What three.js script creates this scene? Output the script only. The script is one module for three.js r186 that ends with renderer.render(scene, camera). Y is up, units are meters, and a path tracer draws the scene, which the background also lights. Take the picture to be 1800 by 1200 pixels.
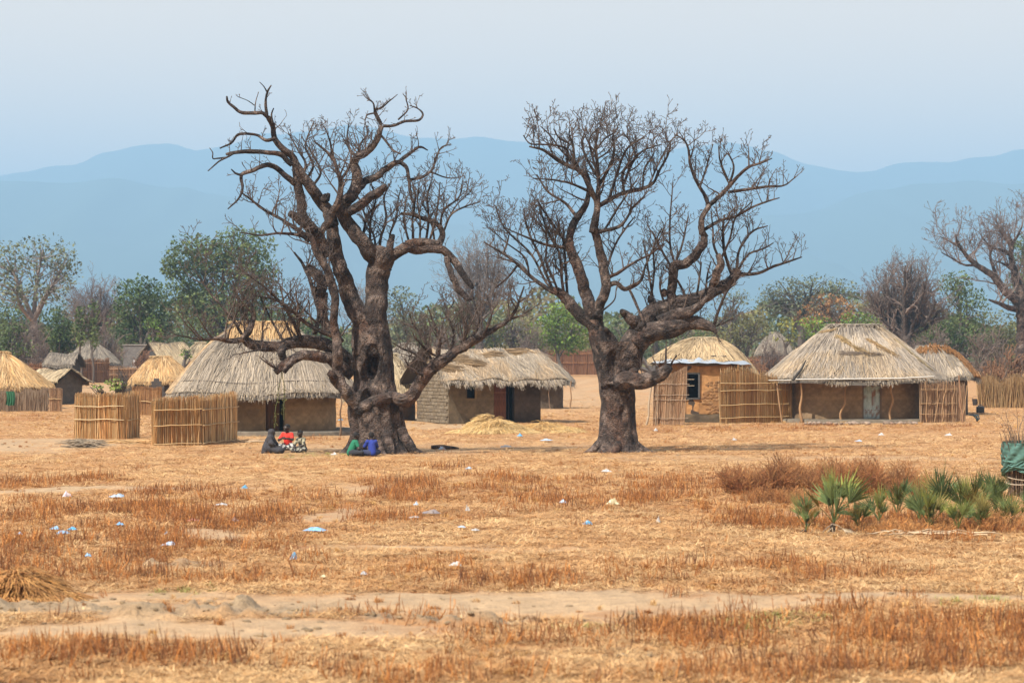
import * as THREE from 'three';
import { RoundedBoxGeometry } from 'three/addons/geometries/RoundedBoxGeometry.js';
import { MarchingCubes } from 'three/addons/objects/MarchingCubes.js';

// ---------------------------------------------------------------- camera, sky, sun, exposure
const EYE = 3.33, F = 5000;                       // eye height (m) and focal length in picture widths of 1800
const scene = new THREE.Scene();
const camera = new THREE.PerspectiveCamera(2 * Math.atan(600 / F) * 180 / Math.PI, 1.5, 1, 30000);
camera.position.set(0, EYE, 0);
camera.lookAt(0, EYE, -100);
camera.focus = 90;
camera.userData.fStop = 2.8;
const renderer = new THREE.WebGLRenderer({ antialias: true });
renderer.toneMapping = THREE.LinearToneMapping;
renderer.toneMappingExposure = 1.75;
renderer.shadowMap.enabled = true;

const SUN = new THREE.Vector3(-0.42, 0.78, 0.46).normalize();
{ // hazy dry-season sky: milky near the horizon, blue overhead, paler round the sun
  const W = 1024, Hh = 512, d = new Float32Array(W * Hh * 4);
  const hor = [1.14, 0.77, 0.42], mid = [0.64, 0.55, 0.45], zen = [0.26, 0.40, 0.66], gnd = [0.40, 0.28, 0.16];
  for (let r = 0; r < Hh; r++) {
    const el = ((r + 0.5) / Hh - 0.5) * Math.PI, y = Math.sin(el);
    for (let c = 0; c < W; c++) {
      const az = ((c + 0.5) / W - 0.5) * 2 * Math.PI, x = Math.cos(az) * Math.cos(el), z = Math.sin(az) * Math.cos(el);
      const k = (r * W + c) * 4, cs = Math.max(0, x * SUN.x + y * SUN.y + z * SUN.z);
      const a = THREE.MathUtils.smoothstep(el, 0.05, 0.22), b = THREE.MathUtils.smoothstep(el, 0.12, 1.3);
      const glow = 0.35 * Math.pow(cs, 12) + 0.12 * Math.pow(cs, 3);
      for (let i = 0; i < 3; i++) {
        let v = hor[i] + (mid[i] - hor[i]) * a; v += (zen[i] - v) * b; v += glow * [1, 0.96, 0.88][i];
        d[k + i] = y < 0 ? gnd[i] : v;
      }
      d[k + 3] = 1;
    }
  }
  const t = new THREE.DataTexture(d, W, Hh, THREE.RGBAFormat, THREE.FloatType);
  t.mapping = THREE.EquirectangularReflectionMapping; t.magFilter = t.minFilter = THREE.LinearFilter; t.needsUpdate = true;
  scene.background = t; scene.environment = t;
}
const sun = new THREE.DirectionalLight(new THREE.Color().setRGB(1, 0.94, 0.84), 5.0);
sun.position.copy(SUN).multiplyScalar(200).add(new THREE.Vector3(0, 0, -90)); sun.target.position.set(0, 0, -90);
sun.castShadow = true; sun.shadow.mapSize.set(4096, 4096);
Object.assign(sun.shadow.camera, { left: -80, right: 80, top: 80, bottom: -80, near: 1, far: 500 });
scene.add(sun, sun.target);
scene.fog = new THREE.FogExp2(new THREE.Color().setRGB(0.43, 0.71, 1.0), 0.000225);

// ---------------------------------------------------------------- helpers
const V = (x, y, z) => new THREE.Vector3(x, y, z);
const clamp = THREE.MathUtils.clamp, lerp = THREE.MathUtils.lerp, sstep = THREE.MathUtils.smoothstep;
function RNG(seed) {
  let s = seed >>> 0;
  const f = () => { s = (s + 0x6d2b79f5) | 0; let t = Math.imul(s ^ (s >>> 15), 1 | s); t = (t + Math.imul(t ^ (t >>> 7), 61 | t)) ^ t; return ((t ^ (t >>> 14)) >>> 0) / 4294967296; };
  f.r = (a, b) => a + (b - a) * f(); f.g = () => f() + f() + f() - 1.5; f.pick = (a) => a[Math.floor(f() * a.length)];
  return f;
}
const hash = (x, y, z) => { let h = Math.imul(x, 374761393) + Math.imul(y, 668265263) + Math.imul(z, 2147483647 ^ 83492791); h = Math.imul(h ^ (h >>> 13), 1274126177); return ((h ^ (h >>> 16)) >>> 0) / 4294967296; };
function noise(x, y, z = 0) {                       // value noise, 0..1
  const ix = Math.floor(x), iy = Math.floor(y), iz = Math.floor(z), s = (t) => t * t * (3 - 2 * t), u = s(x - ix), v = s(y - iy), w = s(z - iz);
  const l = (a, b, t) => a + (b - a) * t, h = (a, b, c) => hash(ix + a, iy + b, iz + c);
  return l(l(l(h(0, 0, 0), h(1, 0, 0), u), l(h(0, 1, 0), h(1, 1, 0), u), v), l(l(h(0, 0, 1), h(1, 0, 1), u), l(h(0, 1, 1), h(1, 1, 1), u), v), w);
}
const fbm = (x, y, z = 0, n = 4) => { let a = 0, k = 0.5, t = 0; for (let i = 0; i < n; i++) { a += k * noise(x, y, z); t += k; k *= 0.5; x = x * 2.03 + 7.1; y = y * 2.03 + 3.7; z = z * 2.03 + 1.3; } return a / t; };
const depthOf = (py) => EYE * F / (py - 600);       // distance at which flat ground shows at picture height py
const X = (px, D) => (px - 900) / F * D;
const Y = (py, D) => EYE - (py - 600) / F * D;
const at = (px, py, D) => V(X(px, D), Y(py, D), -D);

const used = new Map();
const numbered = (n) => { const k = used.get(n) ?? 0; used.set(n, k + 1); return k ? n + '_' + String(k).padStart(3, '0') : n; };
function tag(o, label, category, group, kind) {
  if (label) o.userData.label = label;
  if (category) o.userData.category = category;
  if (group) o.userData.group = group;
  if (kind) o.userData.kind = kind;
  return o;
}
function thing(name, label, category, pos = [0, 0, 0], turn = 0, group) {
  const o = new THREE.Group(); o.name = numbered(name); o.position.set(...pos); o.rotation.y = turn; scene.add(o);
  return tag(o, label, category, group);
}
function mesh(name, geo, mat, parent) {
  const m = new THREE.Mesh(geo, mat); m.castShadow = m.receiveShadow = true;
  m.name = parent && parent !== scene ? name : numbered(name);
  (parent ?? scene).add(m);
  return m;
}
class MB {                                          // collects triangles with vertex colours
  constructor() { this.p = []; this.c = []; this.u = []; this.i = []; }
  get n() { return this.p.length / 3; }
  v(x, y, z, c, u = 0, w = 0) { this.p.push(x, y, z); this.c.push(c[0], c[1], c[2]); this.u.push(u, w); return this.p.length / 3 - 1; }
  tri(a, b, c) { this.i.push(a, b, c); }
  quad(a, b, c, d, col, s = 1) {                    // own vertices, so the face is flat
    const w = a.distanceTo(b) * s, h = b.distanceTo(c) * s;
    const k = this.v(a.x, a.y, a.z, col, 0, 0); this.v(b.x, b.y, b.z, col, w, 0); this.v(c.x, c.y, c.z, col, w, h); this.v(d.x, d.y, d.z, col, 0, h);
    this.i.push(k, k + 1, k + 2, k, k + 2, k + 3);
  }
  box(c, s, col, turn = 0, tilt = 0) {              // centre, full size
    const q = new THREE.Quaternion().setFromEuler(new THREE.Euler(0, turn, tilt, 'YXZ'));
    const P = (x, y, z) => V(x * s[0] / 2, y * s[1] / 2, z * s[2] / 2).applyQuaternion(q).add(c);
    const f = (a, b, d, e) => this.quad(P(...a), P(...b), P(...d), P(...e), col);
    f([-1, -1, 1], [1, -1, 1], [1, 1, 1], [-1, 1, 1]); f([1, -1, -1], [-1, -1, -1], [-1, 1, -1], [1, 1, -1]);
    f([1, -1, 1], [1, -1, -1], [1, 1, -1], [1, 1, 1]); f([-1, -1, -1], [-1, -1, 1], [-1, 1, 1], [-1, 1, -1]);
    f([-1, 1, 1], [1, 1, 1], [1, 1, -1], [-1, 1, -1]); f([-1, -1, -1], [1, -1, -1], [1, -1, 1], [-1, -1, 1]);
    return this;
  }
  // round tube through points; col is a colour or (k, angle, point) => colour; bump(k, angle, point) scales the radius
  tube(pts, rad, sides, col, bump, cap = true) {
    const n = pts.length, T = V(), N = V(), B = V(), q = V(); let len = 0;
    N.set(0, 0, 1);
    const base = this.n;
    for (let k = 0; k < n; k++) {
      T.subVectors(pts[Math.min(n - 1, k + 1)], pts[Math.max(0, k - 1)]).normalize();
      if (k === 0 && Math.abs(T.z) > 0.9) N.set(1, 0, 0);
      N.addScaledVector(T, -N.dot(T)).normalize(); B.crossVectors(T, N);
      if (k) len += pts[k].distanceTo(pts[k - 1]);
      for (let s = 0; s <= sides; s++) {
        const a = (s % sides) / sides * Math.PI * 2, R = rad[k] * (bump ? bump(k, a, pts[k]) : 1);
        q.copy(pts[k]).addScaledVector(N, Math.cos(a) * R).addScaledVector(B, Math.sin(a) * R);
        this.v(q.x, q.y, q.z, typeof col === 'function' ? col(k, a, q) : col, s / sides * Math.PI * 2 * Math.max(rad[0], 0.02), len);
      }
    }
    for (let k = 0; k < n - 1; k++) for (let s = 0; s < sides; s++) {
      const a = base + k * (sides + 1) + s, b = a + sides + 1;
      this.i.push(a, a + 1, b + 1, a, b + 1, b);
    }
    if (cap) for (const k of [0, n - 1]) {
      const c = pts[k], m = this.v(c.x, c.y, c.z, typeof col === 'function' ? col(k, 0, c) : col, 0, 0);
      for (let s = 0; s < sides; s++) { const a = base + k * (sides + 1) + s; k ? this.i.push(a, a + 1, m) : this.i.push(a + 1, a, m); }
    }
  }
  geo(weld = false) {
    const g = new THREE.BufferGeometry();
    g.setAttribute('position', new THREE.Float32BufferAttribute(this.p, 3));
    g.setAttribute('color', new THREE.Float32BufferAttribute(this.c, 3));
    g.setAttribute('uv', new THREE.Float32BufferAttribute(this.u, 2));
    g.setIndex(this.i); g.computeVertexNormals();
    return g;
  }
  build(name, mat, parent) { return mesh(name, this.geo(), mat, parent); }
}
const mix3 = (a, b, t) => [a[0] + (b[0] - a[0]) * t, a[1] + (b[1] - a[1]) * t, a[2] + (b[2] - a[2]) * t];
const mul3 = (a, k) => [a[0] * k, a[1] * k, a[2] * k];
function curve(pts, step) {                         // [[Vector3, r], ...] -> dense points and radii
  const c = new THREE.CatmullRomCurve3(pts.map((p) => p[0]), false, 'centripetal'), out = [], rad = [];
  for (let k = 0; k < pts.length - 1; k++) {
    const L = pts[k][0].distanceTo(pts[k + 1][0]), m = Math.max(1, Math.round(L / step));
    for (let j = 0; j < m; j++) { const t = (k + j / m) / (pts.length - 1); out.push(c.getPoint(t)); rad.push(lerp(pts[k][1], pts[k + 1][1], j / m)); }
  }
  out.push(pts[pts.length - 1][0].clone()); rad.push(pts[pts.length - 1][1]);
  return [out, rad];
}
// ---------------------------------------------------------------- materials
function tex(size, fn, srgb = false, rep = 1) {     // grey or colour DataTexture from fn(u, v) in 0..1, tileable if fn is
  const d = new Uint8Array(size * size * 4);
  for (let y = 0; y < size; y++) for (let x = 0; x < size; x++) {
    const v = fn(x / size, y / size), k = (y * size + x) * 4, c = Array.isArray(v) ? v : [v, v, v];
    for (let i = 0; i < 3; i++) d[k + i] = clamp(c[i], 0, 1) * 255; d[k + 3] = 255;
  }
  const t = new THREE.DataTexture(d, size, size); t.wrapS = t.wrapT = THREE.RepeatWrapping; t.magFilter = t.minFilter = THREE.LinearFilter;
  if (srgb) t.colorSpace = THREE.SRGBColorSpace; t.repeat.set(rep, rep); t.needsUpdate = true;
  return t;
}
const tileNoise = (u, v, f, s) => {                 // tileable value noise
  const x = u * f, y = v * f, ix = Math.floor(x), iy = Math.floor(y), sm = (t) => t * t * (3 - 2 * t), a = sm(x - ix), b = sm(y - iy);
  const h = (i, j) => hash((ix + i) % f, (iy + j) % f, s);
  return lerp(lerp(h(0, 0), h(1, 0), a), lerp(h(0, 1), h(1, 1), a), b);
};
const tileFbm = (u, v, f, s) => 0.5 * tileNoise(u, v, f, s) + 0.27 * tileNoise(u, v, f * 2, s + 1) + 0.15 * tileNoise(u, v, f * 4, s + 2) + 0.08 * tileNoise(u, v, f * 8, s + 3);
const grainT = tex(512, (u, v) => 0.72 + 0.55 * (tileFbm(u, v, 8, 5) - 0.5) + 0.3 * (tileNoise(u, v, 128, 9) - 0.5), false);
const barkT = tex(512, (u, v) => { const a = tileFbm((u + 0.05 * tileNoise(u, v, 6, 3)) % 1, v, 12, 31), b = tileNoise(u, v, 40, 77), c = tileNoise(u, v, 90, 78); return 0.45 + 0.9 * (a - 0.5) + 0.35 * (b - 0.5) + (c > 0.86 ? 0.35 : 0); });
const barkC = tex(512, (u, v) => { const a = tileFbm(u, v, 7, 131), c = tileNoise(u, v, 80, 178), l = tileNoise(u, v, 24, 41); const cr = Math.abs(tileFbm(u, v, 9, 57) - 0.5) < 0.03 ? 0.35 : 1, k = (0.72 + 1.7 * (a - 0.5) + (c > 0.86 ? 0.45 : 0)) * cr; return l > 0.78 ? [k * 1.2, k * 1.05, k * 0.9] : [k, k * 0.96, k * 0.94]; });
const std = (o) => new THREE.MeshStandardMaterial({ vertexColors: true, roughness: 0.95, side: THREE.DoubleSide, ...o });
const M = {
  plain: std({}),
  mud: std({ map: grainT, bumpMap: grainT, bumpScale: 0.012 }),
  bark: std({ map: barkC, bumpMap: barkT, bumpScale: 0.11 }),
  twig: std({ roughness: 0.9 }),
  straw: std({ roughness: 0.85 }),
  leaf: new THREE.MeshPhysicalMaterial({ vertexColors: true, roughness: 0.9, side: THREE.DoubleSide, transmission: 0.3, thickness: 0, specularIntensity: 0.3 }),
  palm: new THREE.MeshPhysicalMaterial({ vertexColors: true, roughness: 0.9, side: THREE.DoubleSide, transmission: 0.2, thickness: 0, specularIntensity: 0.35 }),
  cloth: std({ roughness: 0.95 }),
  skin: std({ roughness: 0.55 }),
  metal: std({ roughness: 0.5, metalness: 0.5 }),
  plastic: std({ roughness: 0.4 }),
};
// ---------------------------------------------------------------- ground: what grows where (world coordinates, metres)
const patch = (kind, px, py, rx, ry, s) => {
  const D = depthOf(py), D0 = depthOf(py + ry), D1 = depthOf(Math.max(612, py - ry));
  return { kind, x: X(px, D), d: (D0 + D1) / 2, a: rx / F * D, b: (D1 - D0) / 2, s };
};
const PATCHES = [
  ['rust', 60, 846, 140, 9, 1.0], ['rust', 200, 940, 330, 70, 0.75], ['rust', 330, 885, 300, 22, 0.5], ['rust', 60, 1000, 230, 40, 0.6], ['rust', 420, 1010, 560, 20, 1.0],
  ['rust', 700, 890, 260, 26, 0.75], ['rust', 1000, 872, 330, 30, 0.9], ['rust', 950, 846, 260, 10, 0.6], ['rust', 1280, 880, 120, 40, 0.7], ['rust', 800, 827, 30, 4, 0.9],
  ['rust', 760, 1010, 260, 22, 0.9], ['rust', 1130, 1000, 160, 8, 0.5], ['rust', 1280, 1028, 180, 14, 0.6], ['rust', 1400, 1010, 160, 16, 0.45],
  ['rust', 690, 1092, 100, 22, 0.8], ['rust', 1060, 1108, 260, 34, 1.0], ['rust', 1400, 1112, 220, 30, 0.9], ['rust', 1640, 1110, 220, 55, 1.0], ['rust', 1750, 1050, 90, 18, 0.6],
  ['rust', 620, 1180, 70, 30, 1.0], ['rust', 860, 1170, 110, 24, 0.9], ['rust', 280, 1155, 240, 26, 0.65], ['rust', 120, 1185, 220, 30, 0.6], ['rust', 1540, 1165, 260, 24, 0.6], ['rust', 1250, 1190, 200, 20, 0.55],
  ['rust', 20, 1045, 70, 18, 1.1], ['rust', 1440, 850, 170, 22, 0.9], ['rust', 1600, 925, 220, 22, 1.0], ['rust', 1500, 630, 420, 7, 0.4], ['rust', 1080, 755, 160, 9, 0.35], ['rust', 1450, 752, 300, 6, 0.45],
  ['rust', 560, 765, 120, 5, 0.35], ['rust', 40, 735, 80, 6, 0.4],
  ['bare', 150, 862, 300, 4, 0.9], ['bare', 545, 908, 50, 13, 1.0], ['bare', 430, 943, 45, 9, 0.9], ['bare', 640, 866, 60, 12, 0.55], ['bare', 740, 966, 330, 6, 0.6],
  ['bare', 300, 1062, 420, 20, 0.75], ['bare', 900, 1056, 360, 20, 0.75], ['bare', 1380, 1054, 330, 11, 0.75], ['bare', 1720, 1050, 160, 6, 0.9], ['bare', 380, 1108, 420, 20, 0.85], ['bare', 1180, 1066, 230, 18, 0.8],
  ['bare', 60, 783, 170, 12, 0.7], ['bare', 1500, 806, 420, 5, 0.35], ['bare', 740, 742, 100, 12, 0.8], ['bare', 550, 758, 160, 9, 0.7], ['bare', 1000, 690, 160, 28, 0.5], ['bare', 160, 690, 120, 22, 0.5], ['bare', 900, 785, 220, 6, 0.3],
  ['bare', 1480, 905, 120, 8, 0.6], ['bare', 650, 792, 200, 14, 0.45], ['bare', 1500, 742, 170, 5, 0.6], ['bare', 1300, 1155, 420, 10, 0.4], ['bare', 700, 1140, 330, 12, 0.35],
  ['clod', 60, 1074, 130, 6, 1.0], ['clod', 270, 1082, 170, 6, 1.0], ['clod', 500, 1077, 120, 8, 1.0], ['clod', 640, 1070, 90, 9, 0.6], ['clod', 790, 1086, 110, 6, 0.9], ['clod', 1060, 1088, 60, 5, 0.7], ['rust', 560, 1048, 120, 8, 0.35], ['rust', 330, 1046, 90, 8, 0.4], ['rust', 1130, 1052, 60, 4, 0.4], ['clod', 270, 988, 90, 5, 0.7],
  ['green', 1350, 1096, 100, 12, 0.9], ['green', 1720, 1062, 90, 9, 0.6], ['green', 1010, 1100, 60, 8, 0.5], ['green', 410, 1042, 60, 8, 0.35], ['green', 560, 800, 50, 6, 0.5],
].map((a) => patch(...a));
function cover(x, d) {                              // { rust, bare, clod, green } 0..1
  const o = { rust: 0, bare: 0, clod: 0, green: 0 };
  const wx = x + (fbm(x * 0.5 + 3, d * 0.35, 1, 3) - 0.5) * 3.0, wd = d + (fbm(x * 0.4, d * 0.4 + 9, 2, 3) - 0.5) * 5.0 * Math.min(1, d / 60);
  for (const p of PATCHES) {
    const q = ((wx - p.x) / p.a) ** 2 + ((wd - p.d) / p.b) ** 2;
    if (q < 2.2) o[p.kind] = Math.max(o[p.kind], p.s * (1 - sstep(q, 0.45, 1.9)));
  }
  const n = fbm(x * 0.9, d * 0.45, 4, 4);
  o.rust = clamp(o.rust * (0.35 + 1.5 * sstep(n, 0.3, 0.62)) + 0.3 * sstep(n, 0.62, 0.8), 0, 1);
  o.bare = clamp(o.bare * (0.15 + 1.7 * fbm(x * 1.1 + 20, d * 0.8, 7, 4)), 0, 1);
  o.rust *= 1 - 0.75 * o.bare;
  return o;
}
function groundY(x, d, cv) {
  if (d > 400 || d < 20) return 0;
  const k = 1 - sstep(d, 150, 400);
  let h = (fbm(x * 0.16, d * 0.1, 11, 3) - 0.5) * 0.16 + (fbm(x * 0.9, d * 0.7, 12, 3) - 0.5) * 0.07;
  if (d < 75) h += (fbm(x * 4.1, d * 2.6, 13, 3) - 0.5) * 0.05;
  const c = cv ?? cover(x, d);
  if (c.clod > 0.02) { const b = fbm(x * 3.3, d * 1.7, 14, 3), b2 = noise(x * 9, d * 5, 15); h += c.clod * (0.16 * Math.pow(sstep(b, 0.35, 0.8), 1.5) + 0.10 * b2 * noise(x * 14, d * 9, 16)); }
  return h * k;
}
const at0 = (px, py) => { const D = depthOf(py), x = X(px, D); return V(x, groundY(x, D), -D); };
{
  const soil = [0.44, 0.285, 0.15], straw = [0.44, 0.222, 0.082], rust = [0.33, 0.125, 0.028], clod = [0.28, 0.195, 0.11], green = [0.26, 0.25, 0.10];
  const mb = new MB(), ds = [-40, 0, 14, 21];
  for (let d = 25; d < 190; d *= 1.0034) ds.push(d);
  for (let d = 190; d < 14000; d *= 1.06) ds.push(d);
  const NC = 380;
  for (const d of ds) {
    const half = d < 25 ? 12 : d < 190 ? 3 + d * 0.25 : 50.5 + (d - 190) * 1.1;
    for (let k = 0; k <= NC; k++) {
      const x = (k / NC * 2 - 1) * half, cv = d < 700 ? cover(x, d) : { rust: 0.2, bare: 0.2, clod: 0, green: 0 };
      const n1 = fbm(x * 0.35, d * 0.25, 21, 3), n2 = fbm(x * 3, d * 1.6, 22, 3), n3 = noise(x * 13, d * 7, 23);
      let c = mix3(straw, soil, clamp(cv.bare * 1.1 + (n1 - 0.5) * 0.5, 0, 1));
      c = mix3(c, rust, clamp(cv.rust * (0.55 + 0.7 * n2), 0, 0.9));
      c = mix3(c, green, cv.green * 0.5 * n2 * 1.6);
      c = mix3(c, clod, clamp(cv.clod * (0.35 + 1.1 * n2), 0, 0.95));
      c = mul3(c, 0.78 + 0.28 * n2 + 0.2 * n3);
      mb.v(x, groundY(x, d, cv), -d, c, x / 3, d / 3);
    }
  }
  for (let r = 0; r < ds.length - 1; r++) for (let k = 0; k < NC; k++) { const a = r * (NC + 1) + k, b = a + NC + 1; mb.i.push(a, a + 1, b + 1, a, b + 1, b); }
  const g = tex(1024, (u, v) => {
    const a = tileFbm(u, v, 16, 3), b = tileNoise(u, v, 200, 19), c = tileNoise(u, v, 90, 29), e = tileNoise(u, v, 340, 39);
    let k = 0.80 + 0.35 * (a - 0.5) + 0.28 * (b - 0.5) + (e > 0.8 ? 0.2 : 0) - (c > 0.8 ? 0.16 : 0);
    return [k, k, k];
  });
  tag(mb.build('ground', std({ map: g, bumpMap: g, bumpScale: 0.03, roughness: 1 })), null, null, null, 'structure');
}
// ---------------------------------------------------------------- hazy ranges on the horizon
function range(name, dist, prof, col, seed, label) {
  const mb = new MB(), px0 = -900, px1 = 2700, N = 220, R = 14, rid = (px) => {
    for (let k = 0; k < prof.length - 1; k++) if (px <= prof[k + 1][0]) { const t = clamp((px - prof[k][0]) / (prof[k + 1][0] - prof[k][0]), 0, 1), s = t * t * (3 - 2 * t); return lerp(prof[k][1], prof[k + 1][1], s); }
    return prof[prof.length - 1][1];
  };
  for (let j = 0; j <= R; j++) for (let k = 0; k <= N; k++) {
    const px = lerp(px0, px1, k / N), top = Y(rid(px), dist) + (fbm(k * 0.3, seed, 5, 4) - 0.5) * dist * 0.004, t = j / R;   // t = 0 foot, 1 crest
    const d = dist * (0.62 + 0.38 * t), fold = (fbm(k * 0.22 + t * 1.6, t * 2.4, seed, 4) - 0.5) * dist * 0.11 * (1 - t * t);
    mb.v(X(px, dist), Math.max(-5, top * Math.pow(t, 1.25) + fold * 0.5 * t), -(d + fold), mul3(col, 0.8 + 0.4 * fbm(k * 0.5, j * 0.8, seed + 2, 3)), k / 6, j / 3);
  }
  for (let j = 0; j < R; j++) for (let k = 0; k < N; k++) { const a = j * (N + 1) + k, b = a + N + 1; mb.i.push(a, a + 1, b + 1, a, b + 1, b); }
  tag(mb.build(name, M.plain), label, null, null, 'structure');
}
range('far_mountains', 10200, [[-900, 330], [0, 306], [130, 292], [190, 262], [265, 253], [340, 263], [470, 238], [600, 222], [720, 236], [800, 240], [900, 248], [1010, 268], [1120, 262], [1290, 250], [1350, 262], [1420, 285], [1500, 306], [1590, 285], [1660, 288], [1720, 280], [1800, 262], [2200, 230], [2700, 300]], [0.05, 0.085, 0.06], 3, 'pale blue far mountain range under the hazy sky');
range('near_hills', 7600, [[-900, 360], [0, 318], [180, 316], [300, 326], [480, 350], [700, 385], [900, 395], [1100, 400], [1250, 385], [1400, 372], [1560, 330], [1700, 318], [1800, 322], [2200, 340], [2700, 400]], [0.05, 0.085, 0.06], 8, 'bluer nearer hills below the pale mountain range');
// ---------------------------------------------------------------- thatch, mud walls, reed screens
const THATCH = { grey: [[0.24, 0.195, 0.15], [0.29, 0.235, 0.175], [0.17, 0.135, 0.105], [0.31, 0.23, 0.14], [0.36, 0.295, 0.22]], gold: [[0.40, 0.245, 0.10], [0.46, 0.29, 0.13], [0.32, 0.18, 0.07], [0.42, 0.235, 0.085], [0.50, 0.34, 0.17]], pale: [[0.35, 0.27, 0.165], [0.42, 0.33, 0.205], [0.28, 0.205, 0.12], [0.38, 0.275, 0.15]], dull: [[0.20, 0.165, 0.125], [0.25, 0.205, 0.15], [0.16, 0.13, 0.10]] };
// f(u, v): point on the roof, v = 0 at the ridge, 1 at the eave; straws run down the slope and hang over the eave
function thatch(name, f, o, parent) {
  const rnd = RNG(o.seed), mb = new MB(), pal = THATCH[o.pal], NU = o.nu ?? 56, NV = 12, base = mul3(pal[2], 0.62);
  const nrm = (u, v) => { const e = 0.004, a = f(u + e, v).sub(f(u - e, v)), b = f(u, Math.min(1, v + e)).sub(f(u, Math.max(0, v - e))); const n = a.cross(b).normalize(); if (n.y < 0) n.negate(); return n; };
  const th = o.thick ?? 0.16;
  for (let j = 0; j <= NV; j++) for (let k = 0; k <= NU; k++) {
    const u = k / NU, v = j / NV, p = f(u, v); p.addScaledVector(nrm(u, v), (fbm(u * (o.freq ?? 26), v * 5, o.seed, 3) - 0.5) * 0.1);
    mb.v(p.x, p.y, p.z, base);
  }
  for (let j = 0; j < NV; j++) for (let k = 0; k < NU; k++) { const a = j * (NU + 1) + k, b = a + NU + 1; mb.i.push(a, a + 1, b + 1, a, b + 1, b); }
  const off = mb.n;                                  // underside, which closes the thatch's thickness at the eave
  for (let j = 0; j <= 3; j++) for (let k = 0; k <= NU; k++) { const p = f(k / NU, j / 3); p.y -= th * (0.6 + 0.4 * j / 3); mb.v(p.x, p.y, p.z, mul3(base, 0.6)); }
  for (let j = 0; j < 3; j++) for (let k = 0; k < NU; k++) { const a = off + j * (NU + 1) + k, b = a + NU + 1; mb.i.push(a, a + 1, b + 1, a, b + 1, b); }
  for (let k = 0; k < NU; k++) { const a = NV * (NU + 1) + k, b = off + 3 * (NU + 1) + k; mb.i.push(a, a + 1, b + 1, a, b + 1, b); }
  const strand = (pts, w, col) => {                  // a flat-bottomed straw of triangular section
    const k0 = mb.n;
    for (let k = 0; k < pts.length; k++) {
      const [p, n] = pts[k], t = V().subVectors(pts[Math.min(k + 1, pts.length - 1)][0], pts[Math.max(0, k - 1)][0]).normalize(), s = V().crossVectors(t, n).normalize(), W = w * (k === pts.length - 1 ? 0.5 : 1);
      mb.v(p.x + s.x * W, p.y + s.y * W, p.z + s.z * W, col); mb.v(p.x + n.x * W, p.y + n.y * W, p.z + n.z * W, col); mb.v(p.x - s.x * W, p.y - s.y * W, p.z - s.z * W, col);
    }
    for (let k = 0; k < pts.length - 1; k++) { const a = k0 + k * 3, b = a + 3; mb.i.push(a, a + 1, b + 1, a, b + 1, b, a + 1, a + 2, b + 2, a + 1, b + 2, b + 1); }
  };
  const N = Math.round(o.n * 1.5), w = (o.w ?? 0.016) * 0.68, slope = o.slope;
  for (let k = 0; k < N; k++) {
    const u = rnd(), v0 = Math.pow(rnd(), 0.7) * 0.97, L = rnd.r(0.35, 1.1) * (o.len ?? 1), dv = L / slope, stray = rnd() < (o.stray ?? 0.08), du = (stray ? rnd.r(-0.55, 0.55) : rnd.g() * 0.10) * L / (o.around ?? 18);
    const m = 0.5 + 1.0 * fbm(u * 11, v0 * 4, o.seed + 5, 4), w2 = fbm(u * 9 + 5, v0 * 4, o.seed + 9, 3), c0 = rnd.pick(pal), c = mul3(o.tint ? mix3(c0, o.tint(u, v0, w2), o.tintK ?? 0.5) : c0, m * rnd.r(0.55, 1.3));
    const lift = rnd.r(0.0, 0.05) + (stray ? 0.03 : 0), v1 = Math.min(1.0, v0 + dv), seg = 3, pts = [];
    for (let s = 0; s <= seg; s++) { const t = s / seg, uu = u + du * t, vv = lerp(v0, v1, t), n = nrm(uu, vv), p = f(uu, vv); p.addScaledVector(n, (fbm(uu * (o.freq ?? 26), vv * 5, o.seed, 3) - 0.5) * 0.1 + lift + 0.02 * Math.sin(t * 3.1) * rnd()); pts.push([p, n]); }
    strand(pts, w * rnd.r(0.6, 1.5) * (stray ? 0.9 : 1), c);
  }
  for (let k = 0; k < (o.fringe ?? N * 0.25); k++) { // eave fringe
    const u = rnd(), n = nrm(u, 0.99), p0 = f(u, 0.9), p1 = f(u, 1), dir = V().subVectors(p1, p0).normalize(), L = rnd.r(0.02, 0.17) * (o.hang ?? 1) * (0.25 + 1.6 * noise(u * 34, 5, o.seed));
    const a = p0.clone().addScaledVector(n, rnd.r(-0.10, 0.05)), b = p1.clone().addScaledVector(n, rnd.r(-0.12, 0.04)), c = b.clone().addScaledVector(dir, L); c.y -= L * rnd.r(0.1, 0.6); c.x += rnd.r(-0.03, 0.03);
    strand([[a, n], [b, n], [c, n]], w * rnd.r(0.6, 1.4), mul3(rnd.pick(pal), rnd.r(0.65, 1.15)));
  }
  if (o.ridgeAt) for (let k = 0; k < 420; k++) { const [ra, y] = o.ridgeAt, x = rnd.r(-ra - 0.12, ra + 0.12), a = rnd() < 0.6 ? rnd.g() * 0.5 : rnd() * 6.28, L = rnd.r(0.15, 0.5), d = V(Math.cos(a), 0, Math.sin(a)).multiplyScalar(L / 2), p = V(x, y + rnd.r(0.0, 0.1), rnd.g() * 0.1), e0 = p.clone().sub(d), e1 = p.clone().add(d); e0.y -= Math.abs(d.z) * 0.9; e1.y -= Math.abs(d.z) * 0.9 + rnd.r(0, 0.05); strand([[e0, V(0, 1, 0)], [p, V(0, 1, 0)], [e1, V(0, 1, 0)]], w * rnd.r(0.7, 1.4), mul3(rnd.pick(pal), rnd.r(0.6, 1.25))); }
  return mb.build(name, M.straw, parent);
}
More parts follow.
